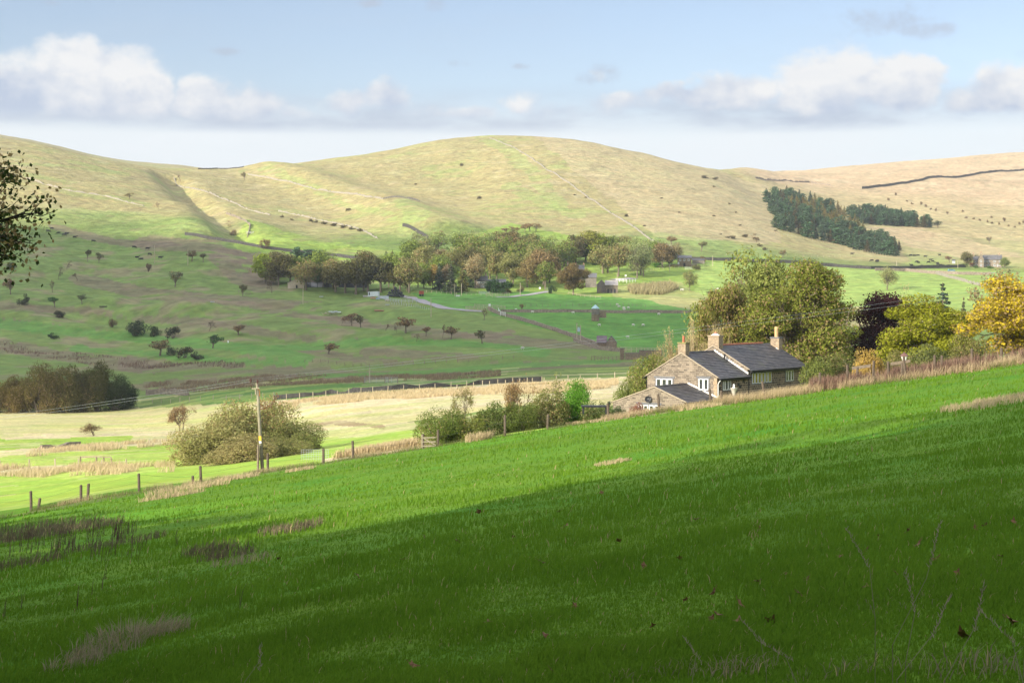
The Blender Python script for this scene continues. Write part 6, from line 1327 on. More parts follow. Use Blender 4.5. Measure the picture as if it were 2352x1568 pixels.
# blue car by the far farmhouse
e, s_ = thing('parked_car', 2185.5, 624, 'pale blue estate car on the road below the far farmhouse', 'car', 900)
mb = MB(); mb.prism([(-2.2, -.85, .35), (2.2, -.85, .35), (2.25, -.85, .85), (1.3, -.85, .95), (.7, -.85, 1.45), (-1.7, -.85, 1.5), (-2.2, -.85, .95)], (0, 1.7, 0)); mb.build('body', mat('blue_car_paint', (.13, .30, .36), .3, spec=.7), e, bevel=.08)
mb = MB(); mb.prism([(1.12, -.87, .97), (.62, -.87, 1.38), (-1.6, -.87, 1.42), (-1.95, -.87, .97)], (0, .02, 0)); mb.build('side_glass', M_glass, e)
for x in (-1.4, 1.4):
    for y in (-.8, .62): mb = MB(); mb.tube([(x, y, .32), (x, y+.18, .32)], .32, 12); mb.build('wheel', M_blackm, e)
# ---------------------------------------------------------------- cattle and sheep
def animal(segs, name, m, vox=.055):
    mb = MB()
    for pts, rad in segs: mb.tube(pts, rad, 8)
    o = mb.build(name, m); md = o.modifiers.new('r', 'REMESH'); md.mode = 'VOXEL'; md.voxel_size = vox; md.use_smooth_shade = True
    s2 = o.modifiers.new('s', 'SMOOTH'); s2.iterations = 3; s2.factor = .5
    dg = bpy.context.evaluated_depsgraph_get(); me = bpy.data.meshes.new_from_object(o.evaluated_get(dg)); me.materials.clear(); me.materials.append(m); bpy.data.objects.remove(o); return me
def legs(x0, x1, w, z, r):
    L = []
    for s in (-1, 1): L.append(([(x1, s*w, z), (x1+.03, s*w, z*.5), (x1, s*w, z*.48), (x1, s*w, .02)], [r*2, r*1.1, r, r*.9])); L.append(([(x0, s*w, z*1.1), (x0+.10, s*w, z*.65), (x0-.09, s*w, z*.42), (x0-.04, s*w, .02)], [r*2.6, r*1.5, r, r*.9]))
    return L
M_cow = mat('black_hide', (.018, .016, .015), .7, 3, .3); M_sheep = mat('fleece', (.62, .58, .50), .95, 6, .15)
cow_stand = animal([([(-1.05, 0, 1.08), (-.8, 0, 1.08), (-.2, 0, 1.0), (.4, 0, 1.02), (.8, 0, 1.12)], [.22, .34, .43, .40, .28]), ([(.75, 0, 1.15), (1.15, 0, 1.3), (1.35, 0, 1.38)], [.26, .19, .14]), ([(1.25, 0, 1.42), (1.5, 0, 1.3), (1.72, 0, 1.15)], [.15, .14, .09]), ([(1.3, -.28, 1.45), (1.3, 0, 1.46), (1.3, .28, 1.45)], [.04, .07, .04]), ([(-1.1, 0, 1.2), (-1.25, 0, .9), (-1.24, 0, .5)], [.05, .04, .05])]+legs(-.85, .65, .2, .8, .06), 'cow', M_cow)
cow_graze = animal([([(-1.05, 0, 1.08), (-.8, 0, 1.08), (-.2, 0, 1.0), (.4, 0, 1.02), (.8, 0, 1.08)], [.22, .34, .43, .40, .28]), ([(.75, 0, 1.05), (1.15, 0, .8), (1.3, 0, .5)], [.26, .18, .13]), ([(1.25, 0, .55), (1.4, 0, .3), (1.5, 0, .1)], [.14, .13, .09]), ([(1.2, -.26, .6), (1.22, 0, .62), (1.2, .26, .6)], [.04, .07, .04]), ([(-1.1, 0, 1.2), (-1.25, 0, .9), (-1.24, 0, .5)], [.05, .04, .05])]+legs(-.85, .65, .2, .8, .06), 'cow', M_cow)
cow_lie = animal([([(-1.0, 0, .45), (-.7, 0, .48), (0, 0, .45), (.6, 0, .48), (.85, 0, .55)], [.24, .40, .46, .38, .26]), ([(.8, 0, .6), (1.1, 0, .85), (1.25, 0, .95)], [.24, .17, .13]), ([(1.2, 0, .98), (1.4, 0, .85), (1.6, 0, .72)], [.14, .13, .09]), ([(.5, -.3, .15), (.9, -.35, .1)], [.12, .07]), ([(-.6, .35, .2), (-.1, .5, .1)], [.15, .08]), ([(-.6, -.35, .2), (-.1, -.5, .1)], [.15, .08])], 'cow', M_cow)
sheep_me = animal([([(-.5, 0, .62), (-.3, 0, .66), (.1, 0, .64), (.4, 0, .66)], [.2, .30, .31, .22]), ([(.38, 0, .68), (.55, 0, .62), (.68, 0, .48)], [.16, .12, .08]), ([(-.4, -.14, .5), (-.4, -.14, .02)], [.08, .04]), ([(-.4, .14, .5), (-.4, .14, .02)], [.08, .04]), ([(.3, -.14, .5), (.3, -.14, .02)], [.07, .04]), ([(.3, .14, .5), (.3, .14, .02)], [.07, .04])], 'sheep', M_sheep, .04)
rg = random.Random(8)
def herd(V, rows, me_of, name, cat, lab, group, rmin):
    for k, (x, y) in enumerate(rows):
        px, py = V(x, y); p = gp(px, py, rmin); me = me_of(k); o = link(name, me, None, p); o.rotation_euler = (0, 0, rg.choice([0, .4, 2.9, 3.4, -.5])); o.scale = [1.15]*3
        tag(o, lab(k, x, y), cat, group)
cm = lambda k: [cow_graze, cow_stand, cow_graze, cow_lie][k % 4]
herd(V5, [(403, 797), (433, 779), (490, 812), (558, 811), (535, 825), (626, 848), (781, 881)], cm, 'cow', 'cow', lambda k, *a: 'black cow, '+['leftmost on the left hillside', 'second from the left, lying higher than its neighbours', 'third from the left on the left hillside', 'large standing cow near the calf on the left hillside', 'small one just below the large standing cow', 'lone cow right of the left hillside group', 'dark cow lying farthest right of the left hillside group'][k], 'black cattle on the left hillside', 750)
herd(V5, [(1122, 936), (1235, 947), (1251, 990), (1146, 1006), (1180, 1031), (1342, 1020)], cm, 'cow', 'cow', lambda k, *a: 'black cow '+['upper left of the herd by the two poles', 'upper right of the herd by the two poles', 'standing in the middle of the herd by the two poles', 'lower left of the herd by the two poles', 'lying lowest in the herd by the two poles', 'lying just right of the left pole'][k], 'black cattle near the two poles', 700)
herd(V8, [(35, 387), (575, 460), (660, 404), (686, 405), (848, 410), (880, 374), (912, 398), (985, 409), (998, 453), (1035, 460), (1080, 468), (618, 297), (678, 301), (795, 317), (565, 302), (1020, 282)], cm, 'cow', 'cow', lambda k, *a: 'black cow '+['lying alone below the middle of the plantation', 'grazing close to the roadside wall', 'left one of two standing side by side', 'right one of two standing side by side', 'standing alone left of the upper cluster', 'highest of the cluster in the sunlit pasture', 'second in the sunlit upper cluster', 'largest, right end of the sunlit upper cluster', 'left one of three by the wall corner', 'middle one of three by the wall corner', 'right one of three by the wall corner', 'left one in the plantation shadow', 'large one in the plantation shadow', 'right one in the plantation shadow', 'half hidden at the plantation edge', 'small one above the plantation shadow'][k], 'black cattle below the plantation', 900)
herd(V4, [(1018, 686), (1000, 728), (1155, 781), (1195, 783)], cm, 'cow', 'cow', lambda k, *a: 'black cow '+['nearest the plantation foot', 'second down from the plantation foot', 'left of two just above the road wall', 'right of two just above the road wall'][k], 'black cattle below the plantation', 900)
herd(V3, [(705, 864), (1053, 872), (1786, 882), (1277, 975), (1567, 975), (1652, 976), (1520, 1078), (620, 1175)], lambda k: sheep_me, 'sheep', 'sheep', lambda k, *a: 'white sheep '+['at the left end below the crest wall', 'left of the tower below the crest wall', 'at the right end below the crest wall', 'on the dam face below the tower', 'on the dam face, left of a pair', 'on the dam face, right of a pair', 'low on the dam face near the wires', 'on the brown bank left of the wires'][k], 'sheep on the dam', 450)
herd(V3, [(1770, 664), (1800, 658), (1843, 678), (1980, 670), (1990, 672), (1445, 815), (1487, 828), (1525, 826), (1490, 842), (1430, 800), (2290, 665), (2320, 668), (2335, 672)], lambda k: sheep_me, 'sheep', 'sheep', lambda k, *a: 'white sheep '+['largest one grazing right of the reed clump', 'small one behind the largest near the reeds', 'third one right of the reed clump', 'left of two touching sheep in the bright pasture', 'right of two touching sheep in the bright pasture', 'highest on the lawn behind the dam right of the tower', 'second on the lawn behind the dam', 'third on the lawn behind the dam', 'nearest the crest wall right of the tower', 'beside the lawn fence right of the tower', 'left of three near the sycamore', 'middle of three near the sycamore', 'right of three near the sycamore'][k], 'sheep in the valley fields', 650)
# farm track and lane
def ribbon(pts, w_, name, m, dz=.12):
    P_ = [gp(x, y, 500) for x, y in pts]; S = []
    for a, b in zip(P_[:-1], P_[1:]): S += [a.lerp(b, i/12) for i in range(12)]
    S.append(P_[-1]); vs = []
    for i, p in enumerate(S):
        t = (S[min(i+1, len(S)-1)]-S[max(i-1, 0)]); t.z = 0; t.normalize(); n_ = Vector((-t.y, t.x, 0))
        for k in (-1, -.33, .33, 1): q = p+n_*k*w_/2; vs.append((q.x, q.y, hz(q.x, q.y)+dz))
    mb = MB(); mb.add(vs, [(i*4+k, i*4+k+1, i*4+k+5, i*4+k+4) for i in range(len(S)-1) for k in range(3)]); return tag(mb.build(name, m), kind='structure')
M_road = mat('worn_tarmac', (.34, .31, .31), .9, .3, .15)
ribbon([(915, 681), (945, 684), (965, 690), (985, 698), (1010, 705), (1040, 710), (1075, 714), (1110, 716)], 5, 'farm_track', M_road)
ribbon([(1140, 683), (1175, 682), (1210, 678), (1235, 674), (1262, 669)], 4, 'lane', M_road)
ribbon([(1410, 644), (1435, 642), (1455, 640)], 8, 'yard', M_road, .2)
ribbon([(2085, 623), (2150, 627), (2215, 628), (2290, 627)], 6, 'road', M_road)
# ---------------------------------------------------------------- brow fence of the near field
M_post = mat('dark_weathered_post', (.12, .092, .066), .9, 6, .4, .01)
def post(px, pyt, pyb, label, r, w=.12, tilt=0., e=None):
    p = P3(px, pyb, r); h = (pyb-pyt)/F*r
    rg_ = random.Random(int(px)); k = w*.5
    mb = MB(); mb.tube([(0, 0, -1.2), (0, 0, h*.5), (tilt*h*.02, 0, h*.97), (0, 0, h)], [k*1.05, k, k*.97, k*.7], 7)
    o = mb.build('post', M_post, e, p-e.location); o.rotation_euler = (rg_.uniform(-.03, .03), tilt, 0); return p+Vector((math.sin(tilt)*h, 0, h))
def rb(px): return float(np.interp(px, bx, [b[2] for b in BROW]))
def browfence(rows, label, wires, w=.19):
    o0 = P3(rows[0][0], rows[0][2], rb(rows[0][0])); e = empty('field_fence', o0, 0, label, 'fence'); tops = []
    for (px, yt, yb, tl) in rows: tops.append(post(px, yt, yb, '', rb(px), w, tl, e)-o0)
    for k in wires:
        mb = MB(); pts = []
        for a, b in zip(tops[:-1], tops[1:]):
            for i in range(6): t = i/6; q = a.lerp(b, t); q = q-Vector((0, 0, k+.05*4*t*(1-t))); pts.append(q)
        pts.append(tops[-1]-Vector((0, 0, k))); mb.tube(pts, .006, 3, False); mb.build('wire', M_blackm, e)
    return e
browfence([(-70, 1138, 1192, 0), (72, 1127, 1180, -.03), (88, 1143, 1174, .12), (186, 1113, 1159, 0), (201, 1110, 1157, .05), (320, 1087, 1132, -.03), (443, 1092, 1113, 0), (462, 1069, 1112, -.04), (615, 1041, 1080, 0), (743, 1030, 1067, 0), (811, 1012, 1050, -.03), (972, 996, 1032, 0)], 'leaning old posts and barbed wire along the left brow of the field', (.08, .55))
browfence([(1006, 987, 1027, 0), (1160, 953, 1002, 0), (1258, 951, 980, .03), (1398, 926, 965, -.06), (1514, 905, 945, -.06), (1634, 892, 930, -.12), (1656, 897, 925, .02), (1756, 875, 912, -.14), (1883, 855, 896, .0)], 'widely spaced weathered posts from the gateway to the house', (.5,), .19)
browfence([(1946, 838, 885, 0), (1969, 843, 880, 0), (2005, 828, 885, .03), (2040, 830, 882, .0), (2072, 833, 872, 0), (2080, 818, 872, -.08), (2147, 815, 862, 0), (2162, 816, 862, .03), (2232, 800, 850, 0), (2300, 798, 840, 0), (2380, 775, 830, 0)], 'posts with a slanting rail among the dock weeds at right', (.12,), .18)
for a, b, lab in [((1957, 849), (2000, 843), 'dark slanting timber rail left of the garden lantern'), ((2046, 839), (2091, 832), 'dark slanting timber rail under the garden lantern')]:
    p, q = P3(*a, 110), P3(*b, 110); mb = MB(); mb.prism([Vector((0, 0, 0)), q-p, q-p+Vector((0, 0, .2)), Vector((0, 0, .2))], (0, .05, 0)); tag(mb.build('timber_rail', M_wood, None, p), lab, 'rail')
# gateway stile by the hedge and mesh panel
e = empty('rickety_gate', P3(985, 1030, 117), .2, 'small rickety pale gate between two posts at the hedge end', 'gate'); mb = MB()
for z in (.2, .5, .8): mb.box((0, 0, z), (1.0, .04, .07))
mb.prism([(-.5, 0, .8), (.5, 0, .2), (.5, 0, .28), (-.5, 0, .88)], (0, .04, 0)); mb.box((-.5, 0, .5), (.07, .06, 1.0)); mb.build('bars', M_palewood, e)
e = empty('mesh_fence', P3(722, 1055, 122), -.1, 'sagging wire mesh between the thicket and the brow post', 'fence'); mb = MB()
for k in range(12): mb.tube([(-1.0+k*.19, 0, -.1), (-1.0+k*.19, 0, .75)], .009, 3)
for k in range(5): mb.tube([(-1.0, 0, .05+k*.17), (1.1, 0, .08+k*.17)], .009, 3)
mb.build('mesh', M_galv, e)
e = empty('log_seat', P3(1366, 948, 121), 0, 'dark flat-topped timber trough beside the low green bush', 'trough'); mb = MB(); mb.box((0, 0, .5), (2.0, .8, .12)); mb.build('top', M_blackm, e); mb = MB(); [mb.box((s*.85, 0, .2), (.12, .6, .55)) for s in (-1, 1)]; mb.build('legs_frame', M_blackm, e)

# ---------------------------------------------------------------- grass: blades as real geometry
def blades(X, Y, h, w, col_mat, name, lean=.5, seed=1, seg=2, rows=None, wind=(.3, .1), dz=0.):
    rng = np.random.default_rng(seed); n = len(X); Z = H(X, Y)-.01+dz; a = rng.random(n)*6.283; ln = rng.uniform(.15, 1, n)*lean*h
    dx = np.cos(a)*ln+wind[0]*h*.5; dy = np.sin(a)*ln+wind[1]*h*.5; b = rng.random(n)*6.283; wx = np.cos(b)*w*.5; wy = np.sin(b)*w*.5
    P0 = np.stack([X-wx, Y-wy, Z], 1); P1 = np.stack([X+wx, Y+wy, Z], 1)
    P2 = np.stack([X+dx*.35-wx*.75, Y+dy*.35-wy*.75, Z+h*.6], 1); P3_ = np.stack([X+dx*.35+wx*.75, Y+dy*.35+wy*.75, Z+h*.6], 1); P4 = np.stack([X+dx, Y+dy, Z+h*.98-ln*.25], 1)
    V = np.stack([P0, P1, P2, P3_, P4], 1).reshape(-1, 3); i = np.arange(n)*5
    return mesh_np(name, V, [np.stack([i, i+1, i+3, i+2], 1), np.stack([i+2, i+3, i+4], 1)], col_mat)
def grass_mat(name, c1, c2, trans=.4, dry=(.42, .34, .16), dryf=.06):
    m = bpy.data.materials.new(name); m.use_nodes = True; t = NT(m.node_tree); m.node_tree.nodes.clear()
    geo = t.n('ShaderNodeNewGeometry'); rnd = geo.outputs['Random Per Island']; n = t.noise(geo.outputs['Position'], .35, 4, .6)
    f = t.m('ADD', t.m('MULTIPLY', rnd, .5), t.m('SUBTRACT', n, .25), clamp=True); c = t.mix(f, c1, c2)
    r2 = t.m('FRACT', t.m('MULTIPLY', rnd, 91.7)); c = t.mix(t.m('LESS_THAN', r2, dryf), c, dry)
    d = t.n('ShaderNodeBsdfPrincipled'); t.l(c, d.inputs['Base Color']); d.inputs['Roughness'].default_value = .8; d.inputs['Specular IOR Level'].default_value = .08
    tr = t.n('ShaderNodeBsdfTranslucent'); t.l(c, tr.inputs[0]); mx = t.n('ShaderNodeMixShader'); mx.inputs[0].default_value = trans; t.l(d.outputs[0], mx.inputs[1]); t.l(tr.outputs[0], mx.inputs[2])
    t.l(mx.outputs[0], t.n('ShaderNodeOutputMaterial').inputs[0]); return m
M_gr = grass_mat('meadow_grass', (.088, .19, .013), (.175, .305, .024), .5, dryf=.012); M_dry1 = grass_mat('dry_grass', (.40, .30, .17), (.58, .47, .28), .3); M_dock = grass_mat('dock_stems', (.13, .075, .055), (.24, .15, .11), .1, (.34, .24, .16), .2)
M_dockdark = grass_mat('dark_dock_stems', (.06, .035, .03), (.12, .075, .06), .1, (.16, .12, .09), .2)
M_straw = grass_mat('straw_rushes', (.46, .36, .20), (.68, .56, .34), .3); M_rush = grass_mat('green_rush', (.10, .13, .04), (.20, .20, .07), .3)
rng = np.random.default_rng(77); N = 520000
# even cover on the picture: spacing grows with distance, blades a little coarser farther away
u = rng.uniform(-.36, .36, N); q = rng.random(N); r = 1/(1/4.2*(1-q)+q/118.); rbrow = np.interp(CX+F*u, bx, [b[2] for b in BROW]); ok = r < rbrow+1
u, r = u[ok], r[ok]; u2 = rng.uniform(.36, .85, 150000)*rng.choice([-1, 1], 150000); r2_ = 1/(1/4.*(1-rng.random(150000))+.0095); u = np.concatenate([u, u2]); r = np.concatenate([r, r2_])
X = u*r; Y = r; cl = fbm(X/1.1, Y/1.1, 3, 201); cl2 = fbm(X/6, Y/6, 3, 203)
k = np.clip(1+1.1*cl+.6*cl2, .5, 2.4); h = (.042+.035*rng.random(len(X)))*k*(1+r/70); w_ = .0045+.00042*r
tag(link('grass', blades(X, Y, h, w_, M_gr, 'grass', .7, 5)), kind='stuff')
def along_brow(px0, px1, n, spread0, spread1, seed):
    rg_ = np.random.default_rng(seed); px = rg_.uniform(px0, px1, n); rr = np.interp(px, bx, [b[2] for b in BROW])+rg_.uniform(spread0, spread1, n); uu = (px-CX)/F; return uu*rr, rr
def stuff(name, X, Y, h, w_, m, lean=.5, seed=1, **kw): return tag(link(name, blades(X, Y, h, w_, m, name, lean, seed, **kw)), kind='stuff')
def clump(X, Y, s, thr, sd): k = fbm(X/s, Y/s, 3, sd) > thr; return X[k], Y[k]
X, Y = along_brow(1640, 2460, 26000, -1.5, 3.5, 11); X, Y = clump(X, Y, 1.6, -.08, 5); stuff('dry_verge_grass', X, Y, rng.uniform(.35, 1.0, len(X)), np.full(len(X), .016), M_dry1, .7, 12)
X, Y = along_brow(1380, 1700, 6000, -1.5, 2.5, 13); X, Y = clump(X, Y, 1.6, -.1, 6); stuff('dry_verge_grass', X, Y, rng.uniform(.2, .7, len(X)), np.full(len(X), .014), M_dry1, .8, 14)
X, Y = along_brow(1860, 2460, 2600, -.5, 2.5, 15); X, Y = clump(X, Y, 2.2, -.15, 7); dk = rng.uniform(.8, 1.45, len(X)); 
rr_ = np.repeat(np.arange(len(X)), 7); jt = rng.normal(size=(len(rr_), 2))*.07; stuff('dock_weeds', X[rr_]+jt[:, 0], Y[rr_]+jt[:, 1], dk[rr_]*rng.uniform(.7, 1, len(rr_)), np.full(len(rr_), .028), M_dock, .12, 16, wind=(.05, 0))
X, Y = along_brow(-100, 1000, 9000, -1.2, 1.0, 17); X, Y = clump(X, Y, 1.8, .1, 8); stuff('rough_verge_grass', X, Y, rng.uniform(.15, .55, len(X)), np.full(len(X), .013), M_dry1, .9, 18)
X, Y = along_brow(1500, 2450, 14000, -2.5, 2.5, 29); X, Y = clump(X, Y, 1.4, .0, 19); stuff('rough_verge_grass', X, Y, rng.uniform(.2, .6, len(X)), np.full(len(X), .016), M_rush, .8, 30)
X, Y = along_brow(-100, 2400, 26000, -2.2, 1.2, 19); X, Y = clump(X, Y, 1.5, 0, 9); stuff('rough_verge_grass', X, Y, rng.uniform(.12, .45, len(X)), np.full(len(X), .014), M_rush, .8, 20)
# tall grass tufts: (px, py, radius m, height m, n)
def tuft(rows, name, m, seed, w0=.006, lean=.7, jit=.02):
    XS, YS, HS, WS = [], [], [], []
    rg_ = np.random.default_rng(seed)
    for (px, py, R_, hh, n) in rows:
        p = gp(px, py, 2.5); a = rg_.random(n)*6.283; q = np.sqrt(rg_.random(n))*R_; XS.append(p.x+q*np.cos(a)); YS.append(p.y+q*np.sin(a)*1.2); HS.append(hh*rg_.uniform(.4, 1, n)); WS.append(np.full(n, w0+.00025*p.y))
    stuff(name, np.concatenate(XS), np.concatenate(YS), np.concatenate(HS), np.concatenate(WS), m, lean, seed)
tuft([(430, 1125, 2.4, .5, 900), (395, 1140, 1.6, .4, 500), (545, 1100, 1.5, .5, 500), (690, 1080, 1.0, .35, 300), (1100, 1012, 1.0, .9, 500), (1560, 940, 1.8, .55, 600), (1610, 938, 1.5, .5, 400), (1395, 965, 1.2, .4, 300), (1335, 972, 1.4, .35, 400), (2300, 925, 1.6, .28, 700), (2250, 932, 1.0, .22, 400), (2345, 915, 1.2, .25, 500), (1408, 1063, .5, .12, 300), (1408, 1064, .3, .1, 60)], 'dry_grass_tussocks', M_dry1, 31)
tuft([(20, 1240, 2.4, .4, 700), (70, 1222, 2.6, .42, 900), (150, 1225, 2.0, .4, 700), (40, 1300, 1.0, .3, 400), (480, 1270, .5, .3, 260), (520, 1280, .5, .25, 200), (260, 1255, 1.2, .3, 300), (660, 1222, .6, .28, 300), (700, 1212, .4, .24, 160)], 'dark_rough_grass', grass_mat('dark_dry_grass', (.10, .085, .05), (.20, .16, .10), .2), 33)
tuft([(310, 1470, .45, .26, 420), (240, 1500, .35, .22, 260), (370, 1460, .3, .2, 200), (180, 1530, .3, .2, 200), (560, 1290, .5, .2, 160), (1700, 1545, .22, .13, 120)], 'bleached_grass', grass_mat('bleached', (.22, .18, .10), (.40, .34, .22), .3), 35, .004, 1.0)
tuft([(1850, 1565, .15, .09, 25), (1985, 1545, .2, .12, 60), (2190, 1535, .25, .15, 70), (2320, 1545, .2, .15, 50), (2040, 1390, .35, .07, 110), (2260, 1340, .6, .07, 240), (1560, 1550, .15, .12, 40), (1440, 1560, .15, .10, 40)], 'bleached_grass', grass_mat('bleached_right', (.16, .14, .08), (.34, .29, .18), .3), 36, .004, 1.0)
# dock stems in the shade at left, and long seeding stalks close to the camera
st = []
rg = np.random.default_rng(5)
for k in range(90): st.append((rg.uniform(0, 325), rg.uniform(1215, 1290), .10, rg.uniform(.4, .75), 5))
for (a, b) in [(405, 1255), (402, 1245), (568, 1262), (232, 1355), (212, 1365), (176, 1400), (548, 1400), (240, 1330), (10, 1420), (50, 1400), (520, 1270), (500, 1290)]: st.append((a, b, .02, .42, 4))
tuft(st, 'dead_dock_stems', M_dockdark, 41, .002, .2)
ms = mat('seed_stalk', (.20, .19, .10), .8, 4, .2)
for k, (px, py, pxt, pyt, r_) in enumerate([(2010, 1420, 1945, 1215, 3.6), (2050, 1480, 2160, 1200, 3.3), (2080, 1520, 2078, 1310, 3.2), (1760, 1540, 1700, 1420, 4.2), (2170, 1560, 2260, 1340, 2.8), (2060, 1560, 2180, 1370, 2.9), (1590, 1560, 1572, 1465, 4.2), (1830, 1568, 1740, 1470, 3.6), (2350, 1568, 2250, 1400, 3), (560, 1568, 600, 1480, 4.2)]):
    a = P3(px, py, r_); g0 = at(px, r_); b = P3(pxt, pyt, r_+.1); mb = MB(); mid = a.lerp(b, .5)+Vector((.02, 0, .01)); mb.tube([g0, a, mid, b], [.001, .0009, .0007, .0005], 4)
    e = empty('grass_stalk', g0, 0, ['tall arching seed stalk leaning left near the right side', 'tall straight seed stalk slanting right', 'upright broken seed stalk at lower right', 'thin bent stalk at the bottom right of centre', 'thick pale stalk curving up at the right bottom', 'plumed stalk leaning right near the bottom right', 'short upright stalk at the bottom right of centre', 'pale stalk leaning left at the bottom edge', 'stalk at the bottom right corner leaning left', 'short stalk at the bottom left'][k], 'grass stalk')
    o = mb.build('stem', ms, e); o.location = -g0
    hd = MB(); d = (b-mid).normalized()
    for j in range(26): q = b-d*(.004*j)+Vector((random.uniform(-.003, .003), 0, random.uniform(-.002, .002))); hd.tube([q, q+Vector((random.uniform(-.006, .006), random.uniform(-.004, .004), .008))], [.0012, .0003], 3, False)
    o = hd.build('seed_head', mat('seed_head', (.34, .28, .20), .9) if k == 0 else bpy.data.materials['seed_head'], e); o.location = -g0
# fallen leaves on the field
lm = MB(); pts = [(math.cos(a)*(1 if k % 2 == 0 else .55), math.sin(a)*(1 if k % 2 == 0 else .55)) for k, a in enumerate([i*2*math.pi/10 for i in range(10)])]
vs = [(0, 0, .25)]+[(x, y, .55*(x*x)+.12*math.sin(3*y)) for x, y in pts]; lm.add(vs, [(0, i+1, (i+1) % 10+1) for i in range(10)]); lm.tube([(0, 0, .25), (-.9, .1, .1), (-1.4, .1, .3)], .04, 4)
leafme = lm.mesh('fallen_leaf', mat('dead_leaf', (.17, .085, .035), .7, 3, .4)); rg = random.Random(21)
LF = [(925, 1292), (1285, 1180), (1382, 1137), (2262, 1218), (2240, 1222), (2330, 1210), (1990, 1275), (1636, 1430), (1650, 1425), (1575, 1390), (1700, 1400), (1300, 1215), (1180, 1240), (1050, 1250), (2085, 1230), (2020, 1240), (1930, 1290), (1800, 1330), (1740, 1345), (1855, 1340), (1560, 1290), (1480, 1310), (1640, 1370), (1700, 1440), (1770, 1440), (1840, 1380), (1990, 1360), (2060, 1330), (2150, 1295), (2200, 1330), (2110, 1260), (1420, 1250), (1245, 1300), (1100, 1180), (820, 1330), (975, 1240), (1320, 1400), (1250, 1470), (1120, 1440), (2300, 1290), (2320, 1440), (2210, 1470), (1500, 1450), (1430, 1500), (640, 1290), (1270, 1560), (950, 1540), (1600, 1200), (1740, 1220)]
LX = np.array([gp(*q, 2.5)[:] for q in LF])
for k, p in enumerate(LX):
    if p[1] > 60: continue
    o = link('fallen_leaf', leafme, None, (p[0], p[1], p[2]+.03+.0004*p[1])); s_ = rg.uniform(.025, .045)*(1+p[1]/50); o.scale = (s_, s_, s_); o.rotation_euler = (rg.uniform(-.9, .9), rg.uniform(-.9, .9), rg.random()*6.28)
    zl = ['left half of the', 'middle of the', 'right side of the'][0 if LF[k][0] < 1180 else 1 if LF[k][0] < 1800 else 2]+[' upper', ' lower'][LF[k][1] > 1330]
    tag(o, f'curled brown fallen leaf lying in the {zl} shaded grass', 'leaf', f'fallen leaves in the {zl} shaded grass')
# straw rushes in the sunlit valley and brown rushes
def rushes(polys, n, h0, h1, w, m, name, seed, rmin, rmax, thr=-.1):
    rg_ = np.random.default_rng(seed); XS = []; YS = []
    for pl, nn in zip(polys, n):
        xs = [p[0] for p in pl]; ys = [p[1] for p in pl]; c = [gp(x, y, rmin) for x, y in pl]
        x0, x1 = min(p.x for p in c), max(p.x for p in c); y0, y1 = min(p.y for p in c), max(p.y for p in c); wpoly = [(p.x, p.y) for p in c]
        X = rg_.uniform(x0, x1, nn*3); Y = rg_.uniform(y0, y1, nn*3); ok = inpoly(X, Y, wpoly) & (fbm(X/6, Y/6, 3, seed) > thr); XS.append(X[ok][:nn]); YS.append(Y[ok][:nn])
    X = np.concatenate(XS); Y = np.concatenate(YS); stuff(name, X, Y, rg_.uniform(h0, h1, len(X)), np.full(len(X), w), m, .6, seed)
rushes([[(-60, 1072), (400, 1064), (400, 1084), (-60, 1092)], [(60, 1040), (330, 1016), (420, 1010), (420, 1020), (60, 1050)], [(760, 1058), (960, 1022), (985, 1035), (820, 1052), (760, 1068)]], [14000, 5000, 5000], .4, .95, .05, M_straw, 'straw_rushes', 51, 128, 400)
rushes([[(640, 925), (1240, 882), (1420, 872), (1420, 890), (1240, 905), (640, 945)]], [30000], .4, .9, .08, M_straw, 'straw_rushes', 53, 220, 480)
rushes([[(1440, 662), (1540, 655), (1560, 664), (1520, 678), (1450, 676)]], [3000], 1.5, 4.0, .3, grass_mat('reeds', (.30, .27, .13), (.42, .36, .20), .3), 'reed_bed', 55, 650, 950, -1)
rushes([[(330, 880), (640, 862), (850, 866), (1150, 852), (1150, 864), (800, 880), (330, 903)]], [16000], .5, 1.1, .12, grass_mat('brown_rushes', (.20, .14, .09), (.32, .25, .15), .2), 'brown_rushes', 57, 400, 560)
rushes([[(0, 783), (130, 808), (300, 826), (560, 835), (560, 846), (250, 842), (0, 806)]], [9000], .5, 1.3, .14, grass_mat('purple_rushes', (.13, .085, .065), (.24, .17, .12), .2), 'brown_rushes', 59, 480, 680)

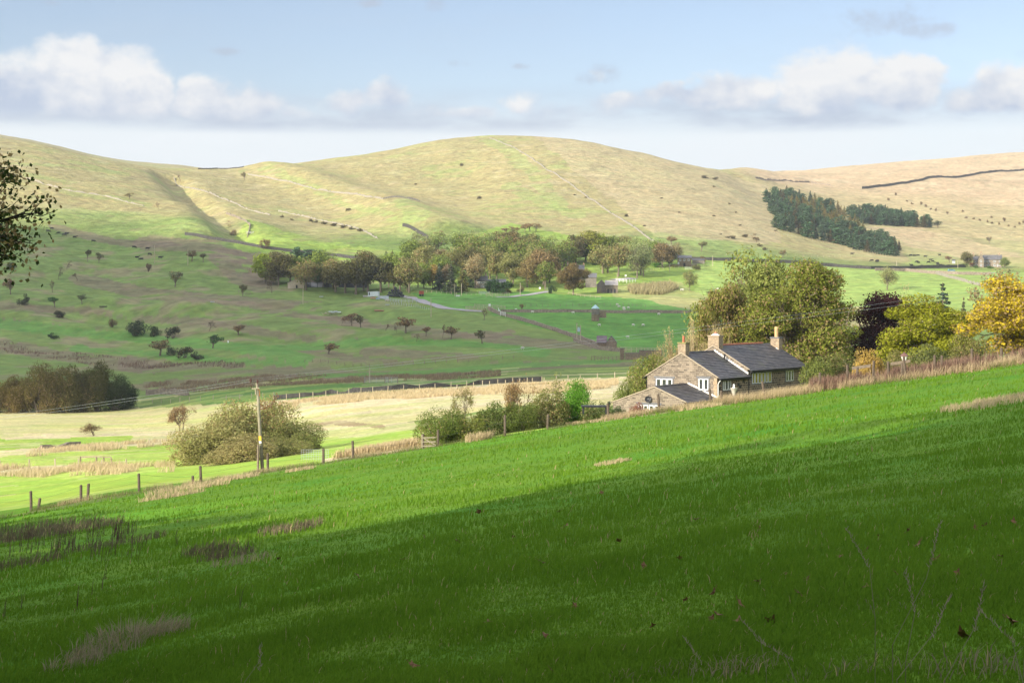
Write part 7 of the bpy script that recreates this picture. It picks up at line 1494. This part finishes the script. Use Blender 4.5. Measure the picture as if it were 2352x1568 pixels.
# ---------------------------------------------------------------- the big tree at the left edge and the trees behind the camera that shade the field
def shade_tree(x, y, h, w, label, seed=0, brown=.2, col=(.05, .07, .02)):
    z = hz(x, y); crown, tr = proto(('near_map', 5+seed % 2)); e = empty('sycamore_tree', (x, y, z), seed*1.3, label, 'tree', 'trees beside and behind the camera'); e.scale = (w, w, h)
    link('crown', crown, e).color = (*col, brown); link('trunk', tr, e); return e
BT = Vector((-11.3, 20.5, hz(-11.3, 20.5))); bt = empty('sycamore_tree', BT, 0, 'dark leafy sycamore whose branches reach in from the left edge', 'tree')
rgt = np.random.default_rng(8); mb = MB(); tips = []
mb.tube([(0, 0, -1), (0, 0, 3), (.1, 0, 8), (0, .1, 15)], [.45, .38, .3, .1], 10)
def branch(p, d, L, r, depth, sp=.42):
    q = p+d*L; wq = q+BT
    if wq.x > -8.4 and ((wq.x+7.35)/1.65)**2+((wq.z-1.2)/.72)**2 > 1: return   # the boughs that reach over the field stay short
    m = p.lerp(q, .5)+Vector(rgt.normal(size=3))*L*.05; mb.tube([p, m, q], [r, r*.8, r*.6], 5 if depth > 1 else 4, False)
    if depth <= 2: tips.append((m, L)); tips.append((q, L))
    if depth == 0: return
    for k in range(3 if depth > 1 else 2):
        nd = (d+Vector(rgt.normal(size=3))*sp+Vector((0, 0, -.02))).normalized(); branch(q if k else p.lerp(q, .75), nd, L*rgt.uniform(.6, .82), r*.6, depth-1, sp)
for z, d, L in [(6.3, (1, .0, -.01), 1.72), (5.75, (1, -.05, .03), 1.62), (6.05, (1, .06, .0), 1.68), (5.6, (1, .0, .07), 1.6), (8, (.1, -1, .3), 1.5), (9, (-.7, -.5, .4), 1.6), (9, (-.8, .5, .4), 1.6), (11, (-.3, -.5, .6), 1.5), (12, (-.5, .3, .9), 1.3), (12, (-.6, -.1, .7), 1.6), (13, (-.3, 0, 1), 1.2), (10, (-.7, .6, .2), 1.4)]:
    branch(Vector((.3 if d[0] > .8 else 0, 0, z)), Vector(d).normalized(), L, .09, 5, .27 if d[0] > .8 else .42)
T = np.array([tuple(t[0]) for t in tips]); print('TIPS', len(T), T[:, 0].max(), T[:, 2].min(), T[:, 2].max())
n = 40000; ix = rgt.integers(0, len(T), n); C = T[ix]+rgt.normal(size=(n, 3))*.13
cr = leafmesh('crown', C, rgt.normal(size=C.shape)+[0, 0, .3], rgt.uniform(.05, .085, n), rgt, asp=.8); link('crown', cr, bt).color = (.045, .065, .018, .25)
mb.build('trunk', mat('dark_bark', (.05, .04, .03), .95, 2, .3), bt)
ST = [(-11.5, 14.2, 17, 10), (-17, 9.5, 19, 13), (-23, 4, 21, 14), (-12, 4, 17, 12), (-9, -3, 17, 12), (-17, -5, 20, 14), (-26, -6, 22, 15), (-7, -11, 17, 13), (-17, -16, 21, 15), (1, -14, 16, 12), (-32, -14, 24, 16), (-5, -22, 20, 14), (-8, 5.5, 15, 10), (-5, -5, 17, 12), (-13, -1, 18, 13), (-10, 9.5, 15, 9)]
for k, (x, y, h, w) in enumerate(ST): shade_tree(x, y, h, w, f'tall sycamore out of view beside the camera, {["first", "second", "third", "fourth", "fifth", "sixth", "seventh", "eighth", "ninth", "tenth", "eleventh", "twelfth", "thirteenth", "fourteenth", "fifteenth", "sixteenth"][k]} of the belt', k)
HG = [(-13.8, 19, 6), (-15.5, 15, 6.5), (-14.8, 24, 6.2), (-15.2, 29, 5.7), (-16.8, 34.3, 5.3), (-18, 40, 5.0), (-19.8, 46, 4.8), (-21.8, 53, 4.6), (-24, 61, 4.4), (-27, 69, 4.2), (-30.3, 78, 4.0), (-33.8, 87, 3.8), (-37, 96, 3.7)]
for k, (x, y, h) in enumerate(HG): shade_tree(x, y, h, 8, f'hedge thorn out of view beyond the left edge, {["first", "second", "third", "fourth", "fifth", "sixth", "seventh", "eighth", "ninth", "tenth", "eleventh", "twelfth", "thirteenth"][k]} of the row', k)
# ---------------------------------------------------------------- cloud above the left of the valley, whose shadow lies over the slopes
def cloudbank(polys, alt):
    for poly in polys:
        G = [gp(x, y, r0) for (x, y, r0) in poly]; k = (alt-np.array([g.z for g in G]))/math.tan(SUN_EL)
        P2 = [(g.x+SUNH[0]*kk, g.y+SUNH[1]*kk) for g, kk in zip(G, k)]; rg_ = random.Random(2)
        # billowy rim: resample and push out and in
        R_ = []
        for i in range(len(P2)):
            a = Vector(P2[i]); b = Vector(P2[(i+1) % len(P2)]); n = max(2, int((b-a).length/14))
            for j in range(n): R_.append(a.lerp(b, j/n))
        c = sum(R_, Vector((0, 0)))/len(R_); V = []; F_ = []; rings = [(1.0, 0), (.985, 4), (.95, 8), (.8, 13), (.5, 17), (.1, 19)]
        for (s, dz) in rings:
            for i, p in enumerate(R_):
                wob = 1+.014*math.sin(i*.9)+.010*math.sin(i*2.3+1); q = c+(p-c)*s*wob; V.append((q.x, q.y, alt+dz+(1.5*math.sin(i*1.3+dz) if dz else 0)))
        m = len(R_)
        for j in range(len(rings)-1):
            for i in range(m): F_.append((j*m+i, j*m+(i+1) % m, (j+1)*m+(i+1) % m, (j+1)*m+i))
        F_.append(tuple(range(m))[::-1]); F_.append(tuple((len(rings)-1)*m+i for i in range(m))); mb = MB(); mb.add(V, F_)
        o = mb.build('cloud', M_cloud, smooth=True); tag(o, kind='structure')
M_cloud = bpy.data.materials.new('cloud_mist'); M_cloud.use_nodes = True; t = NT(M_cloud.node_tree); M_cloud.node_tree.nodes.clear()
_a = t.n('ShaderNodeBsdfTranslucent', i_0=(.9, .9, .92, 1)); _t = t.n('ShaderNodeBsdfTransparent'); _m = t.n('ShaderNodeMixShader'); _m.inputs[0].default_value = .92; t.l(_t.outputs[0], _m.inputs[1]); t.l(_a.outputs[0], _m.inputs[2]); t.l(_m.outputs[0], t.n('ShaderNodeOutputMaterial').inputs[0])
cloudbank([[(-500, 948, 200), (150, 945, 200), (330, 940, 200), (620, 915, 200), (900, 898, 200), (1240, 878, 200), (1450, 856, 250), (1700, 838, 300), (1850, 825, 300), (1850, 724, 600), (1560, 712, 600), (1400, 696, 600), (1250, 686, 600), (1000, 684, 600), (760, 668, 600), (640, 650, 600), (575, 610, 600), (540, 575, 700), (420, 556, 700), (250, 545, 700), (0, 515, 700), (-500, 480, 700)]], 480)
HAZE_D = 0.00008
# ---------------------------------------------------------------- haze
hb = MB(); hb.box((0, 2200, 115), (9000, 14000, 500)); hazeo = hb.build('haze', None); tag(hazeo, kind='stuff')
Mh = bpy.data.materials.new('haze_air'); Mh.use_nodes = True; h_ = NT(Mh.node_tree); Mh.node_tree.nodes.clear()
pv = h_.n('ShaderNodeVolumePrincipled'); pv.inputs['Color'].default_value = (.90, .95, 1, 1); pv.inputs['Density'].default_value = HAZE_D; pv.inputs['Anisotropy'].default_value = .2
ho = h_.n('ShaderNodeOutputMaterial'); h_.l(pv.outputs[0], ho.inputs['Volume'])
hazeo.data.materials.append(Mh)
